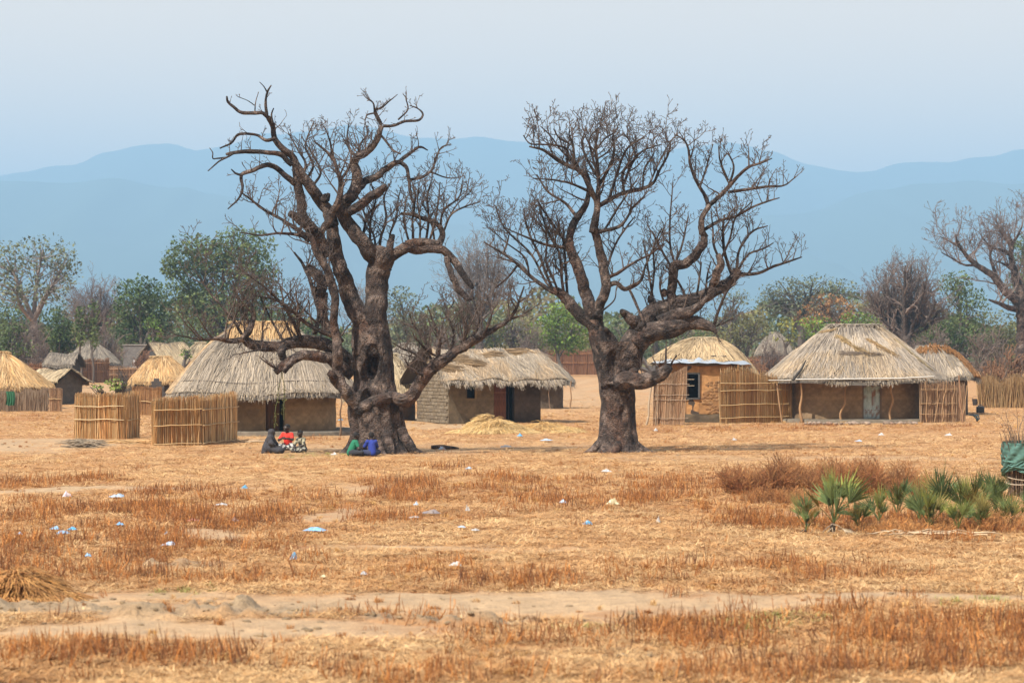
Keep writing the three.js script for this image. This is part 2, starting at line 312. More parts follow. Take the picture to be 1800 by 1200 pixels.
// roof over a rounded footprint: a x b half sizes at the eave, ridge half length ra, between heights y0 (eave) and y1
const hip = (a, b, ra, y0, y1, pow = 2.4, bulge = 0.06, sag = null) => (u, v) => {
  const t = u * Math.PI * 2, c = Math.cos(t), s = Math.sin(t), q = Math.pow(Math.pow(Math.abs(c), pow) + Math.pow(Math.abs(s), pow), -1 / pow);
  const ex = a * c * q, ez = b * s * q, k = v, rx = clamp(ra * c * 1.6, -ra, ra), rz = 0.015 * s;
  const y = lerp(y1, y0, k) + bulge * Math.sin(Math.PI * k) * (y1 - y0) + (sag ? sag(t, v) : 0);
  return V(lerp(rx, ex, k), y + 0.05 * Math.sin(t * 5 + v * 3), lerp(rz, ez, k));
};
// mud wall over the same footprint from angle t0 to t1 (radians, 0 = +x, PI/2 = towards the viewer)
function mudWall(mb, a, b, t0, t1, y0, y1, col, seed, pow = 2.4, th = 0.2, stain = 0.35) {
  const n = Math.max(3, Math.ceil(Math.abs(t1 - t0) / 0.07)), m = 10, P = (t, y, k) => { const c = Math.cos(t), s = Math.sin(t), q = Math.pow(Math.pow(Math.abs(c), pow) + Math.pow(Math.abs(s), pow), -1 / pow); return V((a - k) * c * q, y, (b - k) * s * q); };
  const sheet = (k, f) => {
    const o = mb.n;
    for (let j = 0; j <= m; j++) for (let i = 0; i <= n; i++) {
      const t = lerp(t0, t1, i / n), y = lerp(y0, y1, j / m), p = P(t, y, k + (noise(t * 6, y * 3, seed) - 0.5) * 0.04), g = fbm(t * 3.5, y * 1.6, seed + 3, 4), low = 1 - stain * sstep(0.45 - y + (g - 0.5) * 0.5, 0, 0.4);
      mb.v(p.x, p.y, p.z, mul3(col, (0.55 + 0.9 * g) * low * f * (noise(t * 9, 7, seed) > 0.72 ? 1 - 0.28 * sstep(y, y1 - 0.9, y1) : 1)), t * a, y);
    }
    for (let j = 0; j < m; j++) for (let i = 0; i < n; i++) { const q = o + j * (n + 1) + i, r = q + n + 1; mb.i.push(q, q + 1, r + 1, q, r + 1, r); }
  };
  sheet(0, 1); sheet(th, 0.8);
  for (const t of [t0, t1]) mb.quad(P(t, y0, 0), P(t, y0, th), P(t, y1, th), P(t, y1, 0), mul3(col, 0.85));
  for (let i = 0; i < n; i++) { const A = lerp(t0, t1, i / n), B = lerp(t0, t1, (i + 1) / n); mb.quad(P(A, y1, 0), P(B, y1, 0), P(B, y1, th), P(A, y1, th), col); }
  return mb;
}
const angleAt = (x, a, b, pow = 2.4) => {            // angle on the viewer's side at which the footprint has this x
  let lo = 0.001, hi = Math.PI - 0.001;
  for (let k = 0; k < 40; k++) { const t = (lo + hi) / 2, c = Math.cos(t), s = Math.sin(t), q = Math.pow(Math.pow(Math.abs(c), pow) + Math.pow(Math.abs(s), pow), -1 / pow); if (a * c * q > x) lo = t; else hi = t; }
  return (lo + hi) / 2;
};
const zAt = (x, a, b, pow = 2.4) => { const t = angleAt(x, a, b, pow), c = Math.cos(t), s = Math.sin(t), q = Math.pow(Math.pow(Math.abs(c), pow) + Math.pow(Math.abs(s), pow), -1 / pow); return b * s * q; };
function plinth(a, b, h, col, seed, parent, pow = 2.4, name = 'plinth') {
  const mb = new MB(), n = 60, rings = [[1.0, -0.1], [0.995, h * 0.75], [0.97, h], [0.5, h + 0.01]];
  for (const [k, y] of rings) for (let i = 0; i <= n; i++) { const t = (i % n) / n * Math.PI * 2, c = Math.cos(t), s = Math.sin(t), q = Math.pow(Math.pow(Math.abs(c), pow) + Math.pow(Math.abs(s), pow), -1 / pow), w = k * (1 + 0.05 * (noise(t * 3, 0, seed) - 0.5)); mb.v(a * c * q * w, y + 0.03 * (noise(t * 9, k * 9, seed) - 0.5), b * s * q * w, mul3(col, 0.8 + 0.4 * noise(t * 7, k * 5, seed)), t * a, k * 2 + y); }
  for (let j = 0; j < rings.length - 1; j++) for (let i = 0; i < n; i++) { const p = j * (n + 1) + i, r = p + n + 1; mb.i.push(p, p + 1, r + 1, p, r + 1, r); }
  return mb.build(name, M.mud, parent);
}
function pole(name, parent, pts, r, col, seed = 1) {  // a crooked stick; pts are Vector3
  const mb = new MB(), [p, rad] = curve(pts.map((v, k) => [v, r * (1 - 0.35 * k / (pts.length - 1))]), 0.12);
  mb.tube(p, rad, 7, (k, a) => mul3(col, 0.75 + 0.5 * noise(k * 0.7, a * 2, seed)), (k, a) => 0.85 + 0.3 * noise(k * 0.5, a, seed + 4));
  return mb.build(name, M.twig, parent);
}
function crooked(seed, x0, y0, z0, x1, y1, z1, amp = 0.07) { const r = RNG(seed), o = []; for (let k = 0; k <= 5; k++) { const t = k / 5, e = k && k < 5 ? amp : 0; o.push(V(lerp(x0, x1, t) + r.r(-e, e), lerp(y0, y1, t), lerp(z0, z1, t) + r.r(-e, e) * 0.5)); } return o; }

// upright reeds between two ground points; o: h, n, top (unevenness), pal, rails (heights), lean, thick
function reedPanel(parent, A, B, o) {
  const rnd = RNG(o.seed), mb = new MB(), L = A.distanceTo(B), dir = V().subVectors(B, A).normalize(), nor = V(-dir.z, 0, dir.x), pal = o.pal, fl = o.flare ?? 0;
  const n = Math.round((o.n ?? L * 95) * 1.45);
  for (let k = 0; k < n; k++) {
    const t = rnd(), q = t * L, top = (typeof o.h === 'function' ? o.h(t) : o.h) * (1 - (o.top ?? 0.06) * rnd()) + (fbm(q * 2.5, 0, o.seed, 3) - 0.5) * (o.wave ?? 0.1), foot = rnd() < 0.12 ? rnd.r(0, 0.5) * top : 0;
    const off = rnd.g() * (o.thick ?? 0.05) * 0.7, lx = rnd.g() * (o.mess ?? 0.05) * top + (o.lean ?? 0) * top, c = mul3(rnd.pick(pal), rnd.r(0.65, 1.25) * (0.75 + 0.5 * fbm(q * 4, 3, o.seed, 3)));
    const p0 = V().copy(A).addScaledVector(dir, q + (t - 0.5) * fl).addScaledVector(nor, off); p0.y += foot - 0.03;
    const p1 = V().copy(A).addScaledVector(dir, q + lx).addScaledVector(nor, off + rnd.g() * 0.04 + (o.back ?? 0) * top); p1.y += top;
    const m = p0.clone().lerp(p1, 0.55).addScaledVector(dir, rnd.g() * 0.03).addScaledVector(nor, rnd.g() * 0.03), w = (o.w ?? 0.013) * rnd.r(0.45, 1.15);
    mb.tube([p0, m, p1], [w, w, w * 0.6], 3, c, null, false);
  }
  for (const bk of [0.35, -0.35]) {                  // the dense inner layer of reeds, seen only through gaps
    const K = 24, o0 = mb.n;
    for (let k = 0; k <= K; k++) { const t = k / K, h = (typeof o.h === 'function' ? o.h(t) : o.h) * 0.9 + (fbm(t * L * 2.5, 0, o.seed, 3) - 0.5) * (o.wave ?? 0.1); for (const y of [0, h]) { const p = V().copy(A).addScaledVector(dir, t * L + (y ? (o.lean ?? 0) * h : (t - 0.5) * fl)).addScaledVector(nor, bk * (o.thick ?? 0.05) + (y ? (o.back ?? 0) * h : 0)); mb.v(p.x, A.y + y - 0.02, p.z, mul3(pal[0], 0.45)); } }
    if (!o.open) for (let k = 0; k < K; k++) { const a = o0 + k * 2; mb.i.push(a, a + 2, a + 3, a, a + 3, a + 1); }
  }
  const reeds = mb.build('reeds', M.straw, parent); reeds.userData.kind = 'stuff';
  for (const y of o.rails ?? []) {
    const r = RNG(o.seed + Math.round(y * 100)), pts = [];
    for (let k = 0; k <= 6; k++) { const t = lerp(o.r0 ?? -0.01, o.r1 ?? 1.01, k / 6), h = typeof o.h === 'function' ? o.h(clamp(t, 0, 1)) : o.h; pts.push(V().copy(A).addScaledVector(dir, t * L + (o.lean ?? 0) * y).addScaledVector(nor, (o.face ?? 1) * ((o.thick ?? 0.05) * 0.75 + 0.035) + (o.back ?? 0) * y).add(V(0, y + r.r(-0.02, 0.02), 0))); }
    pole('rail', parent, pts, o.railR ?? 0.022, o.railC ?? [0.42, 0.28, 0.13], o.seed);
  }
}
const REED = { tan: [[0.62, 0.375, 0.155], [0.68, 0.45, 0.21], [0.46, 0.235, 0.085], [0.76, 0.56, 0.31], [0.56, 0.30, 0.11]], rust: [[0.36, 0.175, 0.08], [0.42, 0.22, 0.11], [0.30, 0.14, 0.065]], dry: [[0.46, 0.29, 0.165], [0.54, 0.37, 0.23], [0.38, 0.22, 0.12]], grey: [[0.34, 0.235, 0.15], [0.42, 0.30, 0.2], [0.27, 0.175, 0.11]] };
const MUD = [0.27, 0.185, 0.104], MUDGREY = [0.20, 0.16, 0.115], DARK = [0.03, 0.022, 0.018];

// a hut on a rounded footprint. o: px centre, D of its front wall, wall half sizes, eave and ridge
function roundHut(name, label, o) {
  const t = thing(name, label, 'hut', [X(o.px, o.D + o.b), 0, -(o.D + o.b)], 0, o.group);
  const ph = o.plinth ?? 0, pow = o.pow ?? 2.4, cuts = (o.openings ?? []).map((q) => [angleAt(q[0] + q[1], o.a, o.b, pow), angleAt(q[0], o.a, o.b, pow)]).sort((p, q) => p[0] - q[0]);
  const mb = new MB(); let from = cuts.length ? cuts[cuts.length - 1][1] - Math.PI * 2 : 0;
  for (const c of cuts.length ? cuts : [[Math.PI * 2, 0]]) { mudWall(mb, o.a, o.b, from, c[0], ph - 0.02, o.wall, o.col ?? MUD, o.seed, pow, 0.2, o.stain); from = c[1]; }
  if (o.openings) for (const q of o.openings) { if (q[2] > ph + 0.05) mudWall(mb, o.a, o.b, angleAt(q[0] + q[1], o.a, o.b, pow), angleAt(q[0], o.a, o.b, pow), ph - 0.02, q[2], o.col ?? MUD, o.seed, pow); if (q[3] < o.wall - 0.02) mudWall(mb, o.a, o.b, angleAt(q[0] + q[1], o.a, o.b, pow), angleAt(q[0], o.a, o.b, pow), q[3], o.wall, o.col ?? MUD, o.seed, pow); }
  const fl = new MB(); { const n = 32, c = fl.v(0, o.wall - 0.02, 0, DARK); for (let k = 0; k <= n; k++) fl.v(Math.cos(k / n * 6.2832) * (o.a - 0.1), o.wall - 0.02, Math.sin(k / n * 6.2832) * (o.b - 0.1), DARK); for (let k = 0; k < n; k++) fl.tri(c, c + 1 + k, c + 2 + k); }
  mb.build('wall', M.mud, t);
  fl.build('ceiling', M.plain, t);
  if (ph) plinth(o.pa ?? o.a + 0.5, o.pb ?? o.b + 0.5, ph, o.pcol ?? MUDGREY, o.seed + 1, t, pow);
  if (o.roof) {
    const r = o.roof, f = hip(r.a, r.b, r.ridge, r.y0, r.y1, r.pow ?? 2.3, r.bulge ?? 0.06, r.sag);
    const slope = Math.hypot(Math.min(r.a - r.ridge, r.b), r.y1 - r.y0);
    const g = thatch('roof', f, { seed: o.seed + 2, slope, around: 3.3 * (r.a + r.b), ridgeAt: [r.ridge, r.y1], ...r.thatch }, t);
    t.userData.f = null; delete t.userData.f;
    if (r.x || r.z) g.position.set(r.x ?? 0, 0, r.z ?? 0);
  }
  return t;
}
// ---------------------------------------------------------------- the large hut behind the left tree
{
  const D = 100.5, t = roundHut('mud_hut', 'large mud hut with a grey thatched roof behind the left baobab', {
    px: 462, D, a: 2.62, b: 2.4, wall: 1.6, plinth: 0.16, pa: 3.4, pb: 3.1, seed: 11, pow: 3.2, stain: 0.2, openings: [[0.31, 0.66, 0.16, 1.58]],
    roof: { a: 3.42, b: 3.3, ridge: 1.15, y0: 1.47, y1: 3.72, pow: 2.3, bulge: 0.1, thatch: { pal: 'grey', n: 9000, nu: 80, w: 0.014, stray: 0.10, hang: 0.8, fringe: 2600, tint: (u) => (u > 0.42 && u < 0.6 ? [0.42, 0.24, 0.085] : [0.275, 0.22, 0.16]), tintK: 0.5 } },
  });
  thatch('roof_cap', hip(1.45, 1.0, 1.0, 3.22, 3.98, 2.3, 0.1), { seed: 77, ridgeAt: [1.0, 3.98], slope: 1.1, around: 8, pal: 'gold', n: 1100, w: 0.014, thick: 0.1, tint: () => [0.36, 0.23, 0.11], tintK: 0.5, len: 0.7 }, t);
  const z = zAt(0.64, 2.62, 2.4, 3.2);
  const d = new MB(); { const rnd = RNG(5); for (let k = 0; k < 60; k++) { const x = 0.33 + 0.46 * rnd(), c = mul3([0.20, 0.10, 0.045], rnd.r(0.6, 1.3)), h = 1.55 - rnd() * 0.05; d.tube([V(x, 0.18, z - 0.07 + rnd.r(0, 0.03)), V(x + rnd.r(-0.02, 0.02), h, z - 0.07 + rnd.r(0, 0.03))], [0.014, 0.012], 3, c, null, false); } d.box(V(0.56, 0.87, z - 0.09), [0.44, 1.36, 0.02], [0.09, 0.05, 0.03]); }
  d.build('reed_door', M.straw, t);
  const s = new MB(), rr = RNG(21);                     // stick tied along the lower roof edge
  const f = hip(3.42, 3.3, 1.15, 1.47, 3.72, 2.3, 0.1), pts = []; for (let k = 0; k <= 40; k++) { const p = f(0.02 + 0.46 * k / 40, 0.88); p.y += 0.07 + rr.r(0, 0.02); pts.push(p); }
  s.tube(pts, pts.map(() => 0.018), 5, [0.09, 0.07, 0.055]); s.build('roof_binding', M.twig, t);
  for (const [k, x, zz] of [[1, 2.95, 2.6], [2, 3.32, 2.0]]) pole('post', t, crooked(30 + k, x, 0, zz, x + 0.04, 1.42, zz - 0.02, 0.03), 0.035, [0.16, 0.10, 0.06], k);
}
// ---------------------------------------------------------------- round hut half hidden by the left trunk
roundHut('mud_hut', 'mud hut with pale thatch half hidden behind the left baobab trunk', { px: 676, D: 118.5, a: 1.28, b: 1.4, wall: 1.15, seed: 41, col: [0.17, 0.105, 0.06], stain: 0.25, roof: { a: 1.75, b: 2.0, ridge: 0.35, y0: 1.02, y1: 2.75, thatch: { pal: 'pale', n: 2600, w: 0.016, stray: 0.12 } } });
// ---------------------------------------------------------------- gabled hut with the brick end wall between the two baobabs
{
  const D = 116, t = thing('gabled_hut', 'gabled mud hut with brick end wall and ragged thatch between the two baobabs', 'hut', [X(789, 115), 0, -115], 0.43);
  const W = 4.1, dp = 3.4, eave = 1.95, ridge = 3.15, wc = [0.22, 0.16, 0.095], dk = [0.085, 0.062, 0.045];
  // local axes: x along the front, z = 0 front, -dp back
  const front = new MB(), dark = new MB();
  const wall = (mb, x0, x1, y0, y1, c, s) => {
    const n = Math.max(2, Math.round((x1 - x0) * 6)), m = 8, o = mb.n;
    for (let j = 0; j <= m; j++) for (let k = 0; k <= n; k++) { const x = lerp(x0, x1, k / n), y = lerp(y0, y1, j / m), g = fbm(x * 1.3, y * 1.4, s, 4), band = 0.93 + 0.07 * Math.sin(y * 19 + Math.sin(x * 2)); mb.v(x, y, 0.03 * (noise(x * 3, y * 3, s) - 0.5), mul3(c, (0.5 + 0.95 * g) * band * (1 - 0.3 * sstep(0.35 - y, 0, 0.3))), x, y); }
    for (let j = 0; j < m; j++) for (let k = 0; k < n; k++) { const a = o + j * (n + 1) + k, b = a + n + 1; mb.i.push(a, a + 1, b + 1, a, b + 1, b); }
    for (const x of [x0, x1]) mb.quad(V(x, y0, 0), V(x, y0, -0.2), V(x, y1, -0.2), V(x, y1, 0), mul3(c, 0.8));
    mb.quad(V(x0, y0, -0.2), V(x1, y0, -0.2), V(x1, y1, -0.2), V(x0, y1, -0.2), mul3(c, 0.6));
    mb.quad(V(x0, y1, 0), V(x1, y1, 0), V(x1, y1, -0.2), V(x0, y1, -0.2), mul3(c, 0.8));
    mb.quad(V(x0, y0, 0), V(x1, y0, 0), V(x1, y0, -0.2), V(x0, y0, -0.2), mul3(c, 0.8));
  };
  wall(front, 0.0, 0.74, 0, 1.9, wc, 3); wall(front, 0.743, 1.215, 0, 0.98, wc, 4); wall(front, 0.743, 1.215, 1.66, 1.9, wc, 5); wall(front, 1.218, 2.0, 0, 1.9, wc, 6);
  wall(dark, 2.92, W, 0, 1.9, dk, 7);
  front.build('front_wall', M.mud, t); dark.build('front_wall', M.mud, t).userData.label = 'darker smoke-stained length of front wall';
  const w = new MB(); w.box(V(0.98, 1.64, -0.03), [0.5, 0.045, 0.1], [0.20, 0.14, 0.07]); w.box(V(1.19, 1.32, -0.03), [0.045, 0.6, 0.1], [0.26, 0.18, 0.09]); w.box(V(0.765, 1.32, -0.03), [0.045, 0.6, 0.1], [0.10, 0.07, 0.04]); w.box(V(0.98, 1.0, -0.03), [0.5, 0.045, 0.1], [0.16, 0.11, 0.06]); w.build('window_frame', M.plain, t);
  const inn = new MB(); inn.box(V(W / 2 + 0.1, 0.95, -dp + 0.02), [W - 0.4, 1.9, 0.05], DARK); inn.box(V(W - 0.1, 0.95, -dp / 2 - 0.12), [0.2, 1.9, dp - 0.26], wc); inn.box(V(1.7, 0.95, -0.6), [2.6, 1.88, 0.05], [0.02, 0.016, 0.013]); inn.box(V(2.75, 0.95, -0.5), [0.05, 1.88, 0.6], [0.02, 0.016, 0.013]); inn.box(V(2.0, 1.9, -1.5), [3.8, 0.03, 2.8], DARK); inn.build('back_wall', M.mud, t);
  const door = thing('x', null, null); scene.remove(door); used.delete('x'); door.name = 'plank_door'; t.add(door); door.position.set(2.02, 0.03, -0.06); door.rotation.y = 0.12;
  for (let k = 0; k < 4; k++) { const b = new MB(); b.box(V(0.075 + k * 0.143, 0.9, 0), [0.137, 1.8, 0.03], mul3([0.17, 0.062, 0.028], 0.85 + 0.2 * hash(k, 3, 1))); b.build('plank', M.mud, door); }
  const bt = new MB(); bt.box(V(0.29, 1.22, 0.028), [0.56, 0.035, 0.024], [0.20, 0.09, 0.045]); bt.build('batten', M.plain, door);
  // brick end wall on the local x = 0 side, each brick its own part
  const body = new MB(); { const P = [V(0.0, 0, -0.03), V(0, 0, -dp), V(0, eave - 0.02, -dp), V(0, ridge - 0.14, -dp / 2), V(0, eave - 0.02, -0.03)]; const c = [0.145, 0.11, 0.075]; for (const x of [0.03, 0.2]) { const o = body.n; for (const p of P) body.v(x, p.y, p.z, mul3(c, x > 0.1 ? 0.5 : 0.62), p.z, p.y); body.i.push(o, o + 1, o + 2, o, o + 2, o + 3, o, o + 3, o + 4); } }
  body.build('mortar', M.mud, t);
  const gs = [0, 1, 2].map((k) => { const g = new RoundedBoxGeometry(0.08, 0.128, 0.283, 1, 0.016), p = g.attributes.position; for (let i = 0; i < p.count; i++) { const a = hash(Math.round(p.getX(i) * 90), Math.round(p.getY(i) * 90), k * 7 + Math.round(p.getZ(i) * 50)); p.setX(i, p.getX(i) + (a - 0.5) * 0.012); p.setY(i, p.getY(i) + (a - 0.5) * 0.01); } g.computeVertexNormals(); return g; });
  const bm = [[0.235, 0.180, 0.118], [0.21, 0.158, 0.10], [0.26, 0.205, 0.140], [0.19, 0.145, 0.098]].map((c) => new THREE.MeshStandardMaterial({ color: new THREE.Color().setRGB(...c), roughness: 1, bumpMap: grainT, bumpScale: 0.01, map: grainT }));
  const rnd = RNG(91), bricks = [];
  for (let r = 0; r < 22; r++) for (let k = 0; k < 13; k++) {
    const y = 0.075 + r * 0.142, z = -0.17 - k * 0.298 + (r % 2 ? 0.149 : 0) - rnd.r(0, 0.012), top = Math.abs(z + dp / 2) < dp / 2 ? ridge - 0.18 - (ridge - eave) * Math.abs(z + dp / 2) / (dp / 2) : -1;
    if (z > -0.15 || z < -dp + 0.12 || y + 0.07 > top) continue;
    bricks.push([y + rnd.r(-0.006, 0.006), z, rnd.r(-0.012, 0.01), rnd()]);
  }
  for (const [y, z, x, q] of bricks) { const b = mesh('brick', gs[Math.floor(q * 2.99)], bm[Math.floor(q * 40) % 4], t); b.position.set(x, y, z); b.rotation.set((q - 0.5) * 0.05, (q * 7 % 1 - 0.5) * 0.05, 0); }
  // thatch: two slopes, ridge along x
  const x0 = -0.42, x1 = W + 0.78;
  const slopeF = (sgn) => (u, v) => { const x = lerp(x0, x1, u), sag = -0.10 * Math.sin(u * Math.PI) - 0.06 * Math.sin(u * 9), yR = ridge - 0.1 * u + sag, yE = eave - 0.22 - 0.03 * Math.sin(u * 13); return V(x + (v - 0.5) * 0.3 * (u - 0.5), lerp(yR, yE, v) + 0.07 * Math.sin(Math.PI * v) + 0.04 * Math.sin(u * 23 + v * 5), -dp / 2 + sgn * lerp(0.0, dp / 2 + 0.62, v)); };
  thatch('roof', slopeF(1), { seed: 52, slope: 2.6, around: 5.4, pal: 'grey', n: 5200, w: 0.016, stray: 0.22, hang: 1.3, fringe: 1300, freq: 9, tint: (u, v, w) => (w > 0.56 ? [0.34, 0.21, 0.09] : [0.27, 0.215, 0.15]), tintK: 0.45 }, t);
  thatch('roof', slopeF(-1), { seed: 53, slope: 2.6, around: 5.4, pal: 'grey', n: 900, w: 0.016, stray: 0.1, freq: 9, fringe: 200 }, t);
  { // loose, slipped bundles of thatch on the front slope
    const rn = RNG(8), mb = new MB(), f = slopeF(1);
    for (const [u0, v0, n, sl] of [[0.20, 0.42, 120, -0.5], [0.3, 0.58, 130, 0.35], [0.80, 0.16, 70, 0.1], [0.1, 0.7, 80, 0.5], [0.55, 0.3, 60, -0.6]]) for (let k = 0; k < n; k++) { const u = u0 + rn.g() * 0.05, v = v0 + rn.g() * 0.09, L = rn.r(0.03, 0.11), a = f(u - L, v - L * sl), b = f(u + L, v + L * sl); a.y += rn.r(0.05, 0.15); b.y += rn.r(0.03, 0.12); mb.tube([a, a.clone().lerp(b, 0.5).add(V(0, 0.03, 0)), b], [0.012, 0.013, 0.008], 3, mul3([0.33, 0.21, 0.10], rn.r(0.45, 1.15)), null, false); }
    mb.build('loose_thatch', M.straw, t).userData.kind = 'stuff';
  }
}
// ---------------------------------------------------------------- small lean-to beside it
{
  const t = roundHut('small_hut', 'small mud hut with drooping thatch right of the gabled hut', { px: 955, D: 140, a: 0.98, b: 1.2, wall: 1.35, seed: 61, col: [0.14, 0.102, 0.068], pow: 4, stain: 0.15, roof: { a: 1.55, b: 1.7, ridge: 0.6, y0: 1.32, y1: 2.12, thatch: { pal: 'dull', n: 1300, w: 0.02, hang: 1.4 } } });
  pole('post', t, crooked(3, 1.32, 0, 1.3, 1.36, 1.4, 1.3, 0.05), 0.04, [0.27, 0.16, 0.08], 2);
  pole('post', t, crooked(4, 0.33, 0, 1.45, 0.28, 1.36, 1.45, 0.07), 0.03, [0.2, 0.13, 0.08], 3);
}
// ---------------------------------------------------------------- hut with the broken orange wall, right of the right tree
{
  const D = 116, t = thing('plastered_hut', 'hut with cracked orange plaster wall and thatch right of the right baobab', 'hut', [X(1236, 118.4), 0, -118.4]);
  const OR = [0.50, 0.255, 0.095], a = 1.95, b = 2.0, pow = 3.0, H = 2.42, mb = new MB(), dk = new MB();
  const tw = (px) => angleAt(X(px, 116.5) - X(1236, 118.4), a, b, pow);
  const wL = tw(1207), wR = tw(1229), R = tw(1266), Lf = tw(1160);
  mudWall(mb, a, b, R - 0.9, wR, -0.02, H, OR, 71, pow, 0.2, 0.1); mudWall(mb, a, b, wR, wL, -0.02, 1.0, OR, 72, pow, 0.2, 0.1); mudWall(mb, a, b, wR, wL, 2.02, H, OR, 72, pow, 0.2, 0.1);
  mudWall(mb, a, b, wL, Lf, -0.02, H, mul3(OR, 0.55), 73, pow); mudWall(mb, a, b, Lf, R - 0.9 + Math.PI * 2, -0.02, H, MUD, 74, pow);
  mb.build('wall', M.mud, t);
  const P = (ang, y, k = 0) => { const c = Math.cos(ang), s = Math.sin(ang), q = Math.pow(Math.pow(Math.abs(c), pow) + Math.pow(Math.abs(s), pow), -1 / pow); return V((a + k) * c * q, y, (b + k) * s * q); };
  { // rough bricks showing through the lower plaster
    const g = new THREE.IcosahedronGeometry(0.078, 1); g.scale(1.15, 0.85, 0.28); const bm = [[0.40, 0.21, 0.085], [0.36, 0.185, 0.075], [0.43, 0.24, 0.105]].map((c) => new THREE.MeshStandardMaterial({ color: new THREE.Color().setRGB(...c), roughness: 1, map: grainT, bumpMap: grainT, bumpScale: 0.02 }));
    const rn = RNG(44); for (let r = 0; r < 11; r++) for (let k = 0; k < 8; k++) { const y = 0.42 + r * 0.125, an = lerp(R + 0.02, wR - 0.05, (k + (r % 2) * 0.5 + 0.15) / 8.5); if (rn() < 0.34 || (y > 1.2 && k > 5) || (y < 0.75 && k > 5)) continue; const m = mesh('brick', g, rn.pick(bm), t), p = P(an + rn.g() * 0.02, y + rn.r(-0.035, 0.035), 0.002); m.position.copy(p); m.rotation.y = Math.PI / 2 - an; m.scale.setScalar(rn.r(0.85, 1.08)); }
  }
  { // cracks, holes and fallen plaster: dark hollows set into the face
    const hole = (pts) => { const sh = pts.map(([px, py]) => P(tw(px), Y(py, 116.4), 0.012)), o = dk.n; let c = V(); sh.forEach((p) => c.add(p)); c.multiplyScalar(1 / sh.length); dk.v(c.x, c.y, c.z, [0.045, 0.03, 0.02]); for (const p of sh) dk.v(p.x, p.y, p.z, [0.06, 0.04, 0.026]); for (let k = 0; k < sh.length; k++) dk.tri(o, o + 1 + k, o + 1 + (k + 1) % sh.length); };
    hole([[1211, 703], [1218, 702], [1222, 708], [1219, 716], [1216, 712], [1210, 710]]); hole([[1215, 720], [1221, 722], [1229, 725], [1228, 729], [1218, 728], [1214, 726]]); hole([[1217, 712], [1219, 713], [1219, 724], [1217, 722]]); hole([[1208, 642], [1216, 643], [1216, 650], [1212, 652], [1212, 656], [1206, 657]]); hole([[1244, 672], [1247, 672], [1247, 675], [1244, 675]]); hole([[1244, 677], [1246, 677], [1246, 680], [1244, 680]]); hole([[1200, 715], [1203, 712], [1204, 735], [1200, 738]]);
    dk.build('broken_plaster', M.plain, t);
  }
  const ft = new MB(); mudWall(ft, a + 0.06, b + 0.06, R - 0.1, wL + 0.02, -0.05, 0.36, [0.19, 0.14, 0.085], 78, pow, 0.1); ft.build('footing', M.mud, t);
  const fr = new MB(), p0 = P(wL, 1, 0.02), p1 = P(wR, 1, 0.02), ry = Math.atan2(-(p1.z - p0.z), p1.x - p0.x), wood = [0.06, 0.055, 0.05];
  fr.box(p0.clone().setY(1.51), [0.06, 1.08, 0.1], wood, ry); fr.box(p1.clone().setY(1.51), [0.075, 1.08, 0.1], mul3(wood, 1.3), ry); const c = p0.clone().lerp(p1, 0.5); fr.box(c.clone().setY(2.02), [0.62, 0.06, 0.1], mul3(wood, 0.6), ry); fr.box(c.clone().setY(0.99), [0.62, 0.07, 0.1], wood, ry);
  fr.build('window_frame', M.plain, t);
  const bar = new MB(); for (const y of [1.78, 1.52]) bar.box(c.clone().setY(y).add(V(-0.12, 0, 0.02)), [0.36, 0.02, 0.02], [0.40, 0.33, 0.24], ry); bar.build('window_stick', M.plain, t);
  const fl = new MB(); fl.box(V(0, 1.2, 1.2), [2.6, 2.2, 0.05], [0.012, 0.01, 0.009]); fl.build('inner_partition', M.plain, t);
  thatch('roof', hip(2.3, 2.16, 0.35, 2.46, 3.42, 2.2, 0.16, (q, v) => (Math.cos(q) > 0.5 ? -0.55 * Math.cos(q) * v * v : 0)), { seed: 75, ridgeAt: [0.35, 3.42], slope: 2.5, around: 15, pal: 'pale', n: 4600, w: 0.015, stray: 0.1, tint: (u, v) => [0.38, 0.245, 0.115], tintK: 0.4, hang: 0.3, fringe: 300, thick: 0.08 }, t);
  const ms = new MB(), N = 26; for (const k of [0, 1]) for (let i = 0; i <= N; i++) { const an = lerp(0.72, 2.9, i / N), r = 1 + (k ? 0.12 : -0.05), y = (k ? 2.40 : 2.55) - 0.10 * Math.max(0, Math.cos(an)) + 0.02 * Math.sin(i * 1.7) + (i === 12 && !k ? 0.07 : 0), p = P(an, y, k ? 0.30 : 0.02); ms.v(p.x, p.y + 0.05, p.z, [0.38, 0.405, 0.42]); }
  for (let i = 0; i < N; i++) ms.i.push(i, i + 1, N + 2 + i, i, N + 2 + i, N + 1 + i);
  ms.build('metal_sheet', M.metal, t).userData.label = 'pale bent metal sheets along the front eave';
  const st = new MB(); { const r = RNG(3); for (let k = 0; k < 9; k++) { const p = at(1221 + r.r(0, 40), 628 + r.r(-2, 3), 116.6).sub(t.position); st.tube([p, p.clone().add(V(r.r(0.2, 0.5), r.r(-0.02, 0.06), 0.05))], [0.03, 0.02], 4, [0.05, 0.04, 0.035]); } } st.build('dead_branch', M.twig, t);
}
